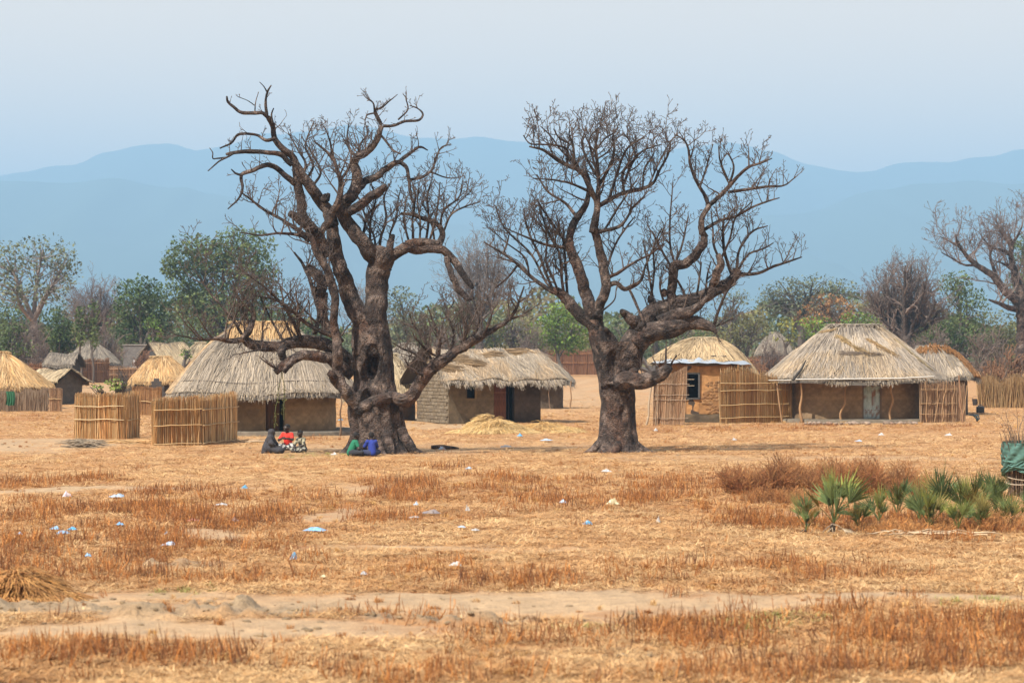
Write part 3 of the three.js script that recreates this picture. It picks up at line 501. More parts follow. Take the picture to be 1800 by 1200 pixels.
{ // reed door panel leaning beside the window
  const A = at(1148, 741, 113.8).setY(0), B = at(1203, 741, 113.8).setY(0), t = thing('reed_screen', 'tall leaning reed panel left of the dark window in the orange wall', 'screen', A.toArray());
  reedPanel(t, V(), B.clone().sub(A), { h: (u) => 1.75 + 0.6 * u, n: 330, seed: 81, pal: REED.dry, thick: 0.05, top: 0.03, mess: 0.03, lean: 0.04, back: -0.06, w: 0.013, rails: [0.25, 0.98, 1.18, 1.62], railC: [0.30, 0.22, 0.15], railR: 0.016, r1: 1.12 });
  pole('post', t, crooked(7, -0.28, -0.05, 0.1, -0.02, 1.9, 0.06, 0.05), 0.045, [0.33, 0.25, 0.17], 5);
  pole('post', t, crooked(9, 0.12, -0.05, 0.16, 0.22, 1.7, 0.12, 0.04), 0.03, [0.27, 0.19, 0.12], 6);
}
{ // reed fence from the orange hut to the right hut
  const A = at(1266, 742, 115.3).setY(0), B = at(1392, 741, 118.2).setY(0), t = thing('reed_fence', 'tall uneven reed fence joining the orange hut and the hipped hut', 'fence', A.toArray());
  reedPanel(t, V(), B.clone().sub(A), { h: (u) => 2.25 + 0.15 * Math.sin(u * 7) - 0.35 * sstep(u, 0.6, 1), n: 420, seed: 83, pal: REED.tan, thick: 0.07, top: 0.22, wave: 0.25, mess: 0.03, w: 0.014, rails: [0.22, 0.75, 1.32, 1.62], railR: 0.024, r1: 0.96 });
}
// ---------------------------------------------------------------- the hipped hut on the right
{
  const D = 117.2, A = 2.78, B = 2.6, pow = 3.6, px = 1502;
  const t = roundHut('hipped_hut', 'wide hipped thatched hut with a pale blue door on the right', {
    px, D, a: A, b: B, wall: 1.95, plinth: 0.13, pa: 3.45, pb: 3.3, seed: 101, pow, col: [0.29, 0.19, 0.105], stain: 0.15, openings: [[0.07, 0.69, 0.13, 1.93]],
    roof: { a: 3.72, b: 3.7, ridge: 1.0, y0: 1.74, y1: 3.98, pow: 2.9, bulge: 0.035, thatch: { pal: 'grey', n: 11000, nu: 84, w: 0.015, stray: 0.12, fringe: 2600, hang: 0.9, tint: (u, v, w) => (w > 0.6 ? [0.35, 0.235, 0.12] : [0.27, 0.22, 0.17]), tintK: 0.4 } },
  });
  const z = zAt(0.4, A, B, pow) - 0.05, door = new THREE.Group(); door.name = 'door'; door.position.set(0.08, 0.14, z); t.add(door);
  const dc = [0.46, 0.56, 0.58];
  for (let k = 0; k < 4; k++) { const b = new MB(), o = b.n, n = 12; for (let j = 0; j <= n; j++) for (const s of [0, 1]) { const y = 1.76 * j / n, w = fbm(k * 3 + s, y * 5, 7, 3), rust = noise(k * 5 + s * 2, y * 6, 3) > 0.72; b.v(k * 0.168 + s * 0.163, y, 0.002 * (k % 2), mul3(rust ? [0.28, 0.16, 0.12] : dc, (0.75 + 0.5 * w) * (y < 0.12 ? 0.45 : 1)), s, y); } for (let j = 0; j < n; j++) b.i.push(j * 2, j * 2 + 1, j * 2 + 3, j * 2, j * 2 + 3, j * 2 + 2); for (const s of [0, 1]) b.quad(V(k * 0.168 + s * 0.163, 0, 0), V(k * 0.168 + s * 0.163, 0, -0.03), V(k * 0.168 + s * 0.163, 1.76, -0.03), V(k * 0.168 + s * 0.163, 1.76, 0), mul3(dc, 0.6)); b.build('plank', M.mud, door); }
  const bt = new MB(); for (const y of [0.35, 1.35]) for (let k = 0; k < 5; k++) bt.box(V(0.08 + k * 0.13, y + 0.02 * hash(k, 1, 2), 0.012), [0.05, 0.03, 0.01], [0.24, 0.10, 0.07]); bt.build('rusty_strap', M.plain, door);
  const jb = new MB(); jb.box(V(0.05, 1.03, z + 0.03), [0.05, 1.8, 0.1], [0.13, 0.09, 0.06]); jb.box(V(0.79, 1.03, z + 0.03), [0.05, 1.8, 0.1], [0.13, 0.09, 0.06]); jb.box(V(0.42, 1.94, z + 0.03), [0.8, 0.05, 0.1], [0.10, 0.07, 0.05]); jb.build('door_frame', M.plain, t);
  const zf = 3.02, pc = [0.30, 0.175, 0.085];
  const rel = (q) => X(q, D - 0.5) - t.position.x;
  pole('veranda_post', t, [V(rel(1411), -0.02, zf), V(rel(1407), 0.6, zf), V(rel(1410), 1.0, zf), V(rel(1408), 1.75, zf)], 0.062, pc, 11);
  pole('veranda_post', t, [V(rel(1480), -0.02, zf), V(rel(1478), 0.35, zf), V(rel(1486), 0.8, zf), V(rel(1486), 1.2, zf), V(rel(1490), 1.75, zf)], 0.052, pc, 12);
  pole('veranda_post', t, [V(rel(1567), -0.02, zf), V(rel(1565), 0.45, zf), V(rel(1571), 0.95, zf), V(rel(1567), 1.3, zf), V(rel(1568), 1.75, zf)], 0.055, pc, 13);
  pole('veranda_post', t, [V(rel(1377), -0.02, 2.7), V(rel(1373), 0.6, 2.7), V(rel(1368), 1.6, 2.6)], 0.045, pc, 14);
  pole('veranda_post', t, [V(rel(1626), -0.02, 2.5), V(rel(1625), 0.8, 2.5), V(rel(1623), 1.7, 2.4)], 0.055, [0.21, 0.15, 0.1], 15);
  const e = new MB(); e.tube([V(rel(1397), 1.78, 3.62), V(rel(1500), 1.80, 3.76), V(rel(1580), 1.83, 3.76), V(rel(1640), 1.90, 3.5)], [0.03, 0.03, 0.028, 0.025], 6, [0.48, 0.46, 0.42]); e.build('eave_pole', M.twig, t);
  const e2 = new MB(); e2.tube([V(rel(1393), 1.74, 3.4), V(rel(1402), 2.0, 3.2), V(rel(1410), 2.2, 2.95), V(rel(1419), 2.55, 2.6)], [0.05, 0.06, 0.05, 0.03], 5, [0.03, 0.025, 0.02]); e2.tube([V(rel(1345), 1.72, 2.4), V(rel(1390), 1.74, 3.42)], [0.025, 0.03], 5, [0.40, 0.36, 0.3]); e2.build('roof_gap_stick', M.twig, t);
  { const rn = RNG(9), mb = new MB(), f = hip(3.72, 3.7, 1.0, 1.74, 3.98, 2.9, 0.035); for (const [u0, v0, u1, v1, n, c] of [[0.31, 0.22, 0.23, 0.62, 26, [0.46, 0.32, 0.15]], [0.22, 0.34, 0.17, 0.66, 22, [0.42, 0.27, 0.12]], [0.115, 0.3, 0.1, 0.85, 30, [0.44, 0.33, 0.18]], [0.29, 0.55, 0.2, 0.62, 16, [0.18, 0.13, 0.09]], [0.33, 0.1, 0.42, 0.2, 20, [0.40, 0.27, 0.13]]]) for (let k = 0; k < n; k++) { const pts = []; for (let s = 0; s <= 4; s++) { const p = f(lerp(u0, u1, s / 4) + rn.g() * 0.012, lerp(v0, v1, s / 4) + rn.g() * 0.035); p.y += 0.06 + rn.r(0, 0.06); pts.push(p); } mb.tube(pts, [0.012, 0.012, 0.011, 0.01, 0.006], 3, mul3(c, rn.r(0.7, 1.2)), null, false); } mb.build('loose_thatch', M.straw, t).userData.kind = 'stuff'; }
}
{ // lattice screen right of that hut
  const A = at(1618, 742, 116.4).setY(0), B = at(1697, 742, 117.6).setY(0), t = thing('reed_screen', 'gappy reed lattice screen at the right end of the hipped hut', 'screen', A.toArray());
  reedPanel(t, V(), B.clone().sub(A), { h: (u) => 1.78 - 0.1 * u, n: 340, seed: 85, pal: REED.dry, thick: 0.06, top: 0.3, mess: 0.05, w: 0.015, rails: [0.34, 0.78, 1.36], railR: 0.016, railC: [0.36, 0.23, 0.12], r1: 0.8 });
  for (let k = 0; k < 5; k++) pole('stake', t, crooked(40 + k, 0.12 + k * 0.37 + 0.16 * hash(k, 2, 2), -0.05, 0.1, 0.2 + k * 0.38 + 0.2 * hash(k, 4, 2), 1.5 + 0.45 * hash(k, 3, 3), 0.08, 0.05), 0.022, [0.33, 0.2, 0.1], k);
  pole('stake', t, crooked(55, 1.72, -0.05, 0.12, 1.58, 1.95, 0.05, 0.05), 0.04, [0.27, 0.15, 0.08], 8);
}
// hut behind, with the orange ridge
{
  const t = roundHut('mud_hut', 'hut with an orange-topped thatch behind the hipped hut', { px: 1640, D: 127, a: 1.55, b: 1.7, wall: 1.85, seed: 121, col: [0.10, 0.07, 0.05], roof: { a: 2.05, b: 2.3, ridge: 0.5, y0: 1.72, y1: 3.05, bulge: 0.1, thatch: { pal: 'grey', n: 2400, w: 0.017, stray: 0.12 } } });
  const rn = RNG(14), mb = new MB(), f = hip(2.05, 2.3, 0.5, 1.72, 3.05, 2.3, 0.1); for (let k = 0; k < 900; k++) { const q = rn(), u = 0.02 + 0.1 * rn() + (q < 0.25 ? 0.3 * rn() : 0), v = q, a = f(u, v), b = f(u + rn.g() * 0.02, Math.min(1.05, v + 0.14)); a.y += 0.1 + 0.1 * rn(); b.y += 0.06 + 0.1 * rn(); mb.tube([a, b], [0.018, 0.01], 3, mul3([0.40, 0.19, 0.06], rn.r(0.55, 1.2)), null, false); } mb.build('ridge_thatch', M.straw, t).userData.kind = 'stuff';
}
// ---------------------------------------------------------------- reed enclosures on the left
{
  const base = at(133, 771, 97).setY(0), t = thing('reed_enclosure', 'reed enclosure with two pale rails furthest left in the open', 'screen', base.toArray());
  const p = (px, py, D) => at(px, py, D).setY(0).sub(base);
  reedPanel(t, V(), p(218, 772, 96.6), { h: (u) => 1.60, n: 480, seed: 91, pal: REED.tan, thick: 0.09, top: 0.13, mess: 0.06, flare: 0.12, rails: [0.68, 1.12], railC: [0.50, 0.38, 0.22], railR: 0.02 });
  reedPanel(t, p(219, 772, 96.6), p(242, 773, 97.6), { h: 1.66, n: 190, seed: 92, pal: REED.tan, thick: 0.1, top: 0.13, mess: 0.12, flare: 0.1, rails: [0.66], railR: 0.018 });
  reedPanel(t, p(135, 771, 97.2), p(150, 760, 99.6), { h: 1.55, n: 150, seed: 93, pal: REED.tan, thick: 0.09 });
}
{
  const base = at(268, 786, 89.6).setY(0), t = thing('reed_enclosure', 'larger two-sided reed enclosure in front of the large left hut', 'screen', base.toArray());
  const p = (px, py, D) => at(px, py, D).setY(0).sub(base), rl = [0.52, 1.02];
  reedPanel(t, V(), p(350, 785, 90.6), { h: (u) => 1.55 + 0.12 * u, n: 480, seed: 94, pal: REED.tan, thick: 0.1, top: 0.13, mess: 0.05, flare: 0.05, rails: [0.08, ...rl.map((y) => y + 0.15)], railC: [0.46, 0.30, 0.14] });
  reedPanel(t, p(352, 785, 90.6), p(414, 778, 94.5), { h: (u) => 1.62 + 0.08 * u, n: 420, seed: 95, pal: REED.tan, thick: 0.1, top: 0.13, mess: 0.04, lean: -0.03, rails: [0.08, 0.66, 1.16], railC: [0.46, 0.30, 0.14] });
  reedPanel(t, p(270, 785, 90), p(290, 776, 93), { h: 1.5, n: 150, seed: 96, pal: REED.tan, thick: 0.09 });
}
{
  const A = at(232, 728, 130).setY(0), B = at(283, 728, 128).setY(0), t = thing('reed_screen', 'orange reed screen seen in the gap between the two enclosures', 'screen', A.toArray());
  reedPanel(t, V(), B.clone().sub(A), { h: 1.28, n: 260, seed: 97, pal: [[0.42, 0.21, 0.075], [0.46, 0.25, 0.10], [0.36, 0.17, 0.06]], thick: 0.07, top: 0.06, wave: 0.14, rails: [0.6] });
}
// ---------------------------------------------------------------- huts and fences further back, left
{
  const t = roundHut('mud_hut', 'golden thatched hut cut by the left edge of the view', { px: 4, D: 138, a: 1.9, b: 1.9, wall: 1.2, seed: 131, roof: { a: 2.5, b: 2.5, ridge: 0.12, y0: 1.05, y1: 2.75, pow: 2, bulge: 0.03, thatch: { pal: 'gold', n: 3200, w: 0.017, stray: 0.14 } } });
  const A = at(-25, 722, 135.5).setY(0), B = at(84, 724, 135.5).setY(0), f = thing('reed_fence', 'ragged grey reed fence around the hut at the left edge', 'fence', A.toArray());
  reedPanel(f, V(), B.clone().sub(A), { h: (u) => 0.95 + 0.25 * u, n: 420, seed: 133, pal: REED.grey, thick: 0.12, top: 0.5, wave: 0.3, mess: 0.14, w: 0.015 });
  const s = thing('reed_screen', 'narrow grey reed screen beside the small gabled hut', 'screen', at(86, 724, 135).setY(0).toArray());
  reedPanel(s, V(), V(X(108, 135) - X(86, 135), 0, 0.1), { h: 1.12, n: 130, seed: 134, pal: REED.dry, thick: 0.06, rails: [0.6] });
  const c = new MB(), o = at(20, 690, 135).setY(0); for (let j = 0; j <= 14; j++) for (let i = 0; i <= 12; i++) { const u = i / 12 - 0.5, v = j / 14; c.v(u * 0.4 + 0.05 * Math.sin(v * 3), 0.35 + 0.62 * v - 0.06 * noise(i * 0.5, 2, 1) * (1 - v), 0.05 * Math.sin(u * 22 + v * 2) - 0.05 * v, mul3([0.022, 0.10, 0.045], 0.8 + 0.4 * noise(i * 0.6, j * 0.6, 2))); } for (let j = 0; j < 14; j++) for (let i = 0; i < 12; i++) { const a = j * 13 + i; c.i.push(a, a + 1, a + 14, a, a + 14, a + 13); } const m = c.build('green_cloth', M.cloth); m.position.copy(o).add(V(0, 0, 0.6)); tag(m, 'green cloth hung on the ragged fence at the left edge', 'cloth');
}
function gableHut(name, label, px, D, W, dp, eave, ridge, turn, wallC, pal, seed, n = 900, over = 0.3) {
  const t = thing(name, label, 'hut', [X(px, D), 0, -D], turn), mb = new MB(), c = wallC;
  // local: ridge along x, gable ends at +-W/2
  for (const s of [1, -1]) { mb.box(V(0, eave / 2, s * dp / 2), [W, eave, 0.18], c); const x = s * (W / 2 - 0.003), o = mb.n; for (const [y, z] of [[0, -dp / 2], [0, dp / 2], [eave, dp / 2], [ridge - 0.1, 0], [eave, -dp / 2]]) mb.v(x, y, z, mul3(c, 0.95), z, y); mb.i.push(o, o + 1, o + 2, o, o + 2, o + 3, o, o + 3, o + 4); }
  mb.build('wall', M.mud, t);
  for (const s of [1, -1]) thatch('roof', (u, v) => V(lerp(-W / 2 - over, W / 2 + over, u), lerp(ridge, eave - 0.12, v) + 0.05 * Math.sin(u * 9), s * lerp(0, dp / 2 + over, v)), { seed: seed + s, slope: 1.6, around: W, pal, n, w: 0.022, stray: 0.12, nu: 24, freq: 8, fringe: n * 0.3 }, t);
  return t;
}
gableHut('gabled_hut', 'small grey mud hut with pale gabled thatch near the left edge', 97, 150.5, 2.1, 1.7, 1.25, 1.85, -0.75, [0.115, 0.10, 0.085], 'pale', 141, 1000);
{
  roundHut('mud_hut', 'low hut under a bright golden dome of thatch behind the reed enclosures', { px: 283, D: 172, a: 1.75, b: 1.8, wall: 0.95, seed: 151, col: [0.075, 0.055, 0.042], roof: { a: 2.0, b: 2.2, ridge: 0.45, y0: 0.86, y1: 2.36, bulge: 0.08, pow: 2, thatch: { pal: 'gold', n: 3000, w: 0.018, stray: 0.05 } } });
  const t = thing('brick_pile', 'small dark pyramid of bricks in front of the golden dome hut', 'bricks', at(274, 692, 169).setY(0).toArray()), g = new RoundedBoxGeometry(0.3, 0.16, 0.2, 1, 0.02), m = new THREE.MeshStandardMaterial({ color: new THREE.Color().setRGB(0.06, 0.05, 0.045), roughness: 1 });
  for (let r = 0; r < 7; r++) for (let k = 0; k < 4 - Math.floor(r / 2); k++) { const b = mesh('brick', g, m, t); b.position.set((k - (3 - Math.floor(r / 2)) / 2) * 0.31 + 0.02 * hash(k, r, 1), 0.08 + r * 0.163, 0); b.rotation.y = (hash(k, r, 5) - 0.5) * 0.2; }
}
{ // low earth wall line below the golden hut
  const mb = new MB(); mb.box(V(0, 0.3, 0), [3.6, 0.6, 0.3], [0.10, 0.075, 0.055]); const m = mb.build('mud_wall', M.mud); m.position.copy(at(255, 690, 175).setY(0)); tag(m, 'low dark mud wall beside the golden dome hut', 'wall');
}
{
  const t = thing('flat_roofed_house', 'grey flat-topped plastered house behind the back reed fences', 'house', at(246, 660, 258).setY(0).toArray()), mb = new MB(); mb.box(V(0, 1.5, -1.5), [3.1, 2.98, 3], [0.20, 0.18, 0.165]); mb.build('wall', M.mud, t); const r = new MB(); r.box(V(0, 3.02, -1.5), [3.25, 0.08, 3.15], [0.26, 0.235, 0.21]); r.build('roof', M.plain, t);
  const w = thing('laundry', 'pale washing hung by the dark gable end', 'laundry', at(239, 640, 249).setY(0).toArray()), c = new MB(); c.box(V(0, 1.3, 0), [0.5, 0.85, 0.05], [0.42, 0.40, 0.40]); c.box(V(0.62, 1.45, 0.02), [0.35, 0.7, 0.05], [0.14, 0.12, 0.13]); c.build('cloth', M.cloth, w); pole('pole', w, [V(-0.5, 1.78, 0), V(0.9, 1.82, 0)], 0.03, [0.1, 0.08, 0.06]);
}
gableHut('gabled_hut', 'dark gable-ended hut with grey thatch beside the flat-topped house', 292, 246, 3.6, 3.0, 1.5, 3.25, 0.85, [0.07, 0.062, 0.058], 'pale', 161, 900);
roundHut('mud_hut', 'grey conical thatch among bushes at the back left', { px: 160, D: 236, a: 1.9, b: 1.9, wall: 1.6, seed: 171, roof: { a: 2.4, b: 2.4, ridge: 0.3, y0: 1.5, y1: 3.25, thatch: { pal: 'dull', n: 1300, w: 0.022 } } });
gableHut('shelter', 'little grey thatched shelter above the small gabled hut', 112, 200, 1.7, 1.5, 1.75, 2.5, -0.3, [0.06, 0.05, 0.042], 'dull', 181, 500);
roundHut('mud_hut', 'brown conical thatch right of the grey gable at the back left', { px: 352, D: 262, a: 1.8, b: 1.8, wall: 1.4, seed: 175, roof: { a: 2.3, b: 2.3, ridge: 0.3, y0: 1.3, y1: 3.2, thatch: { pal: 'pale', n: 1100, w: 0.024 } } });
roundHut('mud_hut', 'far pale thatched dome among bushes left of the hipped hut', { px: 1362, D: 300, a: 1.6, b: 1.6, wall: 2.2, seed: 177, roof: { a: 2.1, b: 2.1, ridge: 0.3, y0: 2.0, y1: 4.25, bulge: 0.15, thatch: { pal: 'dull', n: 1100, w: 0.026 } } });
roundHut('mud_hut', 'far grey thatch seen between the left baobab and the gabled hut', { px: 716, D: 190, a: 1.7, b: 1.7, wall: 1.8, seed: 179, roof: { a: 2.2, b: 2.2, ridge: 0.3, y0: 1.7, y1: 3.15, thatch: { pal: 'dull', n: 1100, w: 0.022 } } });
for (const [px0, px1, D, h, pal, seed, label, nm] of [
  [-30, 96, 205, 1.75, REED.rust, 201, 'brown reed fence behind the hut at the left edge'], [131, 191, 228, 2.0, [[0.30, 0.165, 0.085], [0.35, 0.2, 0.1], [0.25, 0.13, 0.07]], 202, 'rusty shaggy reed fence behind the small gabled hut'], [191, 262, 233, 1.35, REED.dry, 203, 'low tan reed fence left of the golden dome hut'],
  [925, 1062, 282, 2.65, REED.rust, 204, 'long reddish reed fence far behind between the baobabs'], [640, 790, 275, 2.3, REED.rust, 205, 'reddish reed fence far behind the left trunk'], [330, 420, 240, 1.9, REED.rust, 206, 'reddish reed fence behind the roof of the large left hut'], [1290, 1420, 262, 2.0, REED.rust, 207, 'rusty reed fence far behind the orange plastered hut'],
]) {
  const A = at(px0, 660, D).setY(0), B = at(px1, 660, D + 3).setY(0), t = thing('reed_fence', label, 'fence', A.toArray()), L = A.distanceTo(B);
  reedPanel(t, V(), B.clone().sub(A), { h, n: Math.round(L * 40), seed, pal, thick: 0.1, top: 0.12, wave: 0.3, mess: 0.05, w: 0.03, rails: [h * 0.45, h * 0.8], railR: 0.03, railC: mul3(pal[0], 1.1) });
}
{ // shaggy enclosure at the right edge
  const A = at(1722, 716, 143).setY(0), B = at(1850, 716, 141).setY(0), t = thing('thatch_enclosure', 'shaggy enclosure of drooping thatch at the right edge', 'screen', A.toArray());
  reedPanel(t, V(), B.clone().sub(A), { h: (u) => 1.35 + 0.45 * Math.abs(Math.sin(u * 8 + 0.6)), n: 760, seed: 211, pal: [[0.36, 0.215, 0.09], [0.42, 0.27, 0.12], [0.28, 0.155, 0.06], [0.46, 0.31, 0.15]], thick: 0.3, top: 0.35, mess: 0.2, w: 0.018 });
  for (let k = 0; k < 7; k++) pole('stick', t, crooked(60 + k, 0.1 + k * 0.45, 0.6, 0, -0.1 + k * 0.5 + (k % 3) * 0.2, 2.1 + 0.5 * hash(k, 1, 1), 0.1, 0.15), 0.03, [0.10, 0.07, 0.05], k);
}
// ---------------------------------------------------------------- bare trees
const BARK = { dark: [0.034, 0.023, 0.019], mid: [0.086, 0.059, 0.048], pale: [0.27, 0.205, 0.17], red: [0.14, 0.066, 0.036] };
function barkCol(q, seed) {
  const a = fbm(q.x * 1.6, q.y * 1.2, q.z * 1.6 + seed, 4), b = noise(q.x * 5, q.y * 3.5, q.z * 5 + seed), c = noise(q.x * 14, q.y * 14, q.z * 14);
  let k = mix3(BARK.dark, BARK.mid, sstep(a, 0.34, 0.6)); k = mix3(k, BARK.pale, 0.8 * sstep(b, 0.5, 0.85)); k = mix3(k, BARK.red, 0.5 * sstep(noise(q.x * 2.2, q.y * 0.8, q.z * 2.2 + seed + 9), 0.62, 0.85));
  return c > 0.8 ? mix3(k, BARK.pale, 0.6) : k;
}
// a bare shoot with its own side shoots, growing from p along dir
function shoot(mb, rnd, p, dir, len, r, gen, o) {
  const n = Math.max(3, Math.round(len / o.step)), pts = [p.clone()], d = dir.clone().normalize(), q = p.clone(), kink = o.kink ?? 0.3;
  for (let k = 0; k < n; k++) { d.x += rnd.g() * kink; d.y += rnd.g() * kink + (o.up ?? 0.08); d.z += rnd.g() * kink; d.normalize(); q.addScaledVector(d, len / n); pts.push(q.clone()); }
  const rad = pts.map((_, k) => Math.max(o.tip, r * (1 - 0.72 * k / n))), c = mul3(o.col ?? BARK.mid, rnd.r(0.7, 1.25));
  mb.tube(pts, rad, r > 0.045 ? 6 : r > 0.022 ? 4 : 3, c, null, false);
  if (gen <= 0) return;
  const m = Math.max(gen > 1 ? 2 : 1, Math.round(len * o.dens * rnd.r(0.7, 1.3)));
  for (let k = 0; k < m; k++) {
    const t = 0.18 + 0.82 * (k + rnd()) / m, i = Math.min(n - 1, Math.floor(t * n)), f = t * n - i, a = pts[i].clone().lerp(pts[i + 1], clamp(f, 0, 1)), T = V().subVectors(pts[i + 1], pts[i]).normalize();
    const s = V(rnd.g(), rnd.g() + 0.1, rnd.g() * 0.8); s.addScaledVector(T, -s.dot(T)).normalize();
    const nd = T.clone().multiplyScalar(rnd.r(0.5, 1.0)).addScaledVector(s, rnd.r(0.7, 1.1));
    shoot(mb, rnd, a, nd, len * rnd.r(0.32, 0.62) * (1.1 - 0.45 * t), Math.max(o.tip, rad[i] * rnd.r(0.5, 0.75)), gen - 1, o);
  }
}
// one limb of a traced tree: 'x,y,r x,y,r' in picture measures at the tree's distance; z0..z1 = metres towards the viewer
function limb(tr, name, conv, text, z0, z1, o = {}) {
  const raw = text.trim().split(/\s+/).map((s) => s.split(',').map(Number)), n = raw.length, s = 1 / F * tr.D, rz = RNG(tr.seed++ * 31 + 7);
  const pts = raw.map(([x, y, r], k) => { const [px, py, pr] = conv(x, y, r), z = lerp(z0, z1, k / Math.max(1, n - 1)) + (k && k < n - 1 ? rz.r(-0.12, 0.12) : 0), D = tr.D - z; const p = at(px, py, D); return [p.sub(tr.t.position), Math.max(0.012, pr * s)]; });
  const R = pts[0][1], [p, rad] = curve(pts, Math.max(0.06, Math.min(0.11, R * 0.4))), mb = new MB(), seed = tr.seed * 3.7;
  p.forEach((q, k) => { const e = Math.min(0.07, rad[k] * 0.4); q.x += (noise(k * 0.3, seed, 1) - 0.5) * e; q.y += (noise(k * 0.3, seed, 5) - 0.5) * e; });
  const sides = R > 0.3 ? 22 : R > 0.15 ? 16 : R > 0.07 ? 10 : 7;
  mb.tube(p, rad, sides, (k, a, q) => barkCol(q, seed), (k, a, q) => { const kn = noise(k * 0.25, a * 0.8, seed) ; return 0.86 + 0.22 * noise(q.x * 2.2, q.y * 2.2, Math.cos(a) * 1.2 + seed) + 0.16 * (noise(k * 0.6, Math.sin(a) * 1.6, seed + 4) - 0.5) + 0.12 * (noise(k * 1.7, a * 2.5, seed + 8) - 0.5) + (kn > 0.8 ? (kn - 0.8) * 1.1 : 0); });
  mb.build(name, M.bark, tr.t);
  // side shoots
  const dens = o.dens ?? 0, rnd = RNG(tr.seed * 101);
  const total = p.reduce((a, q, k) => a + (k ? q.distanceTo(p[k - 1]) : 0), 0), N = Math.round(total * dens * (tr.k ?? 1.4));
  for (let k = 0; k < N; k++) {
    const t = lerp(o.from ?? 0.1, 1, rnd()), i = clamp(Math.floor(t * (p.length - 1)), 0, p.length - 2), T = V().subVectors(p[i + 1], p[i]).normalize();
    const d = V(rnd.g() + (o.dx ?? 0), rnd.g() * 0.7 + (o.up ?? 0.55), rnd.g() * 0.9); d.addScaledVector(T, 0.25 - 0.5 * d.dot(T)).normalize();
    const a = p[i].clone().addScaledVector(d, rad[i] * 0.6), len = rnd.r(0.5, 1.25) * (o.len ?? 0.9) * 1.15;
    shoot(tr.tw, rnd, a, d, len, Math.min(rad[i] * 0.6, len * 0.02 + 0.008), len > 0.7 ? 3 : 2, { ...tr.sh, up: o.curl ?? 0.07 });
  }
  if (o.tuft) for (let k = 0; k < o.tuft; k++) { const e = p.length - 1, T = V().subVectors(p[e], p[e - 1]).normalize(); T.x += rnd.g() * 0.9; T.y += rnd.g() * 0.7 + 0.15; T.z += rnd.g() * 0.9; shoot(tr.tw, rnd, p[Math.max(0, e - (k % 3))], T, rnd.r(0.35, 0.9) * (o.len ?? 0.9), Math.min(rad[e], 0.02), 2, tr.sh); }
}
// trunk from rings [y, xl, xr] in the picture, with folds, buttress roots and a hollow
function trunk(tr, rings, o) {
  const s = tr.D / F, N = 72, mb = new MB(), M2 = 70, yT = rings[0][0], yB = rings[rings.length - 1][0];
  const edge = (y) => { for (let k = 0; k < rings.length - 1; k++) if (y <= rings[k + 1][0]) { const t = (y - rings[k][0]) / (rings[k + 1][0] - rings[k][0]); return [lerp(rings[k][1], rings[k + 1][1], t), lerp(rings[k][2], rings[k + 1][2], t)]; } return rings[rings.length - 1].slice(1); };
  for (let j = 0; j <= M2; j++) {
    const y = lerp(yT, yB, j / M2), e = edge(y), cx = (e[0] + e[1]) / 2, R = (e[1] - e[0]) / 2 * s, low = clamp((y - o.fold0) / (yB - o.fold0), 0, 1);
    for (let k = 0; k <= N; k++) {
      const a = (k % N) / N * Math.PI * 2, f = 1 + o.fold * low * (Math.pow(Math.abs(Math.sin(a * o.k1 / 2 + o.ph + 0.3 * Math.sin(y * 0.03))), 0.7) - 0.62) + 0.4 * o.fold * low * Math.sin(a * 13 + y * 0.02) * (1 - low * 0.4);
      const w = f * (0.94 + 0.14 * noise(Math.cos(a) * 2 + 5, y * 0.03, Math.sin(a) * 2 + o.ph) + 0.05 * (noise(Math.cos(a) * 7, y * 0.09, Math.sin(a) * 7) - 0.5)) * (1 + 0.10 * low * low * low * Math.max(0, Math.sin(a * 7 + 1)) * o.fold * 3);
      const p = V(X(cx, tr.D) - tr.t.position.x + Math.cos(a) * R * w, Y(y, tr.D), Math.sin(a) * R * w * (o.zk ?? 0.85));
      if (o.hollow) for (const h of o.hollow) { const q = ((p.x + tr.t.position.x - X(h[0], tr.D)) / (h[2] * s)) ** 2 + ((y - h[1]) / h[3]) ** 2; if (q < 1 && p.z > 0) p.z -= h[4] * Math.pow(1 - q, 0.6); }
      mb.v(p.x, p.y, p.z, barkCol(p, o.ph), a * R * 1.2, p.y);
    }
  }
  for (let j = 0; j < M2; j++) for (let k = 0; k < N; k++) { const a = j * (N + 1) + k, b = a + N + 1; mb.i.push(a, a + 1, b + 1, a, b + 1, b); }
  return mb.build('trunk', M.bark, tr.t);
}
const r1 = (x, y, r) => [350 + x / 3, 130 + y / 3, r / 3], r2 = (x, y, r) => [300 + x / 2.769, 400 + y / 2.769, r / 2.769], r3 = (x, y, r) => [850 + x / 3, 150 + (y < 320 ? 320 - (320 - y) * 0.48 : y) / 3, r / 3], r4 = (x, y, r) => [850 + x / 3, 420 + y / 3, r / 3], rt = (x, y, r) => [560 + x / 4.8, 560 + y / 4.8, r / 4.8];
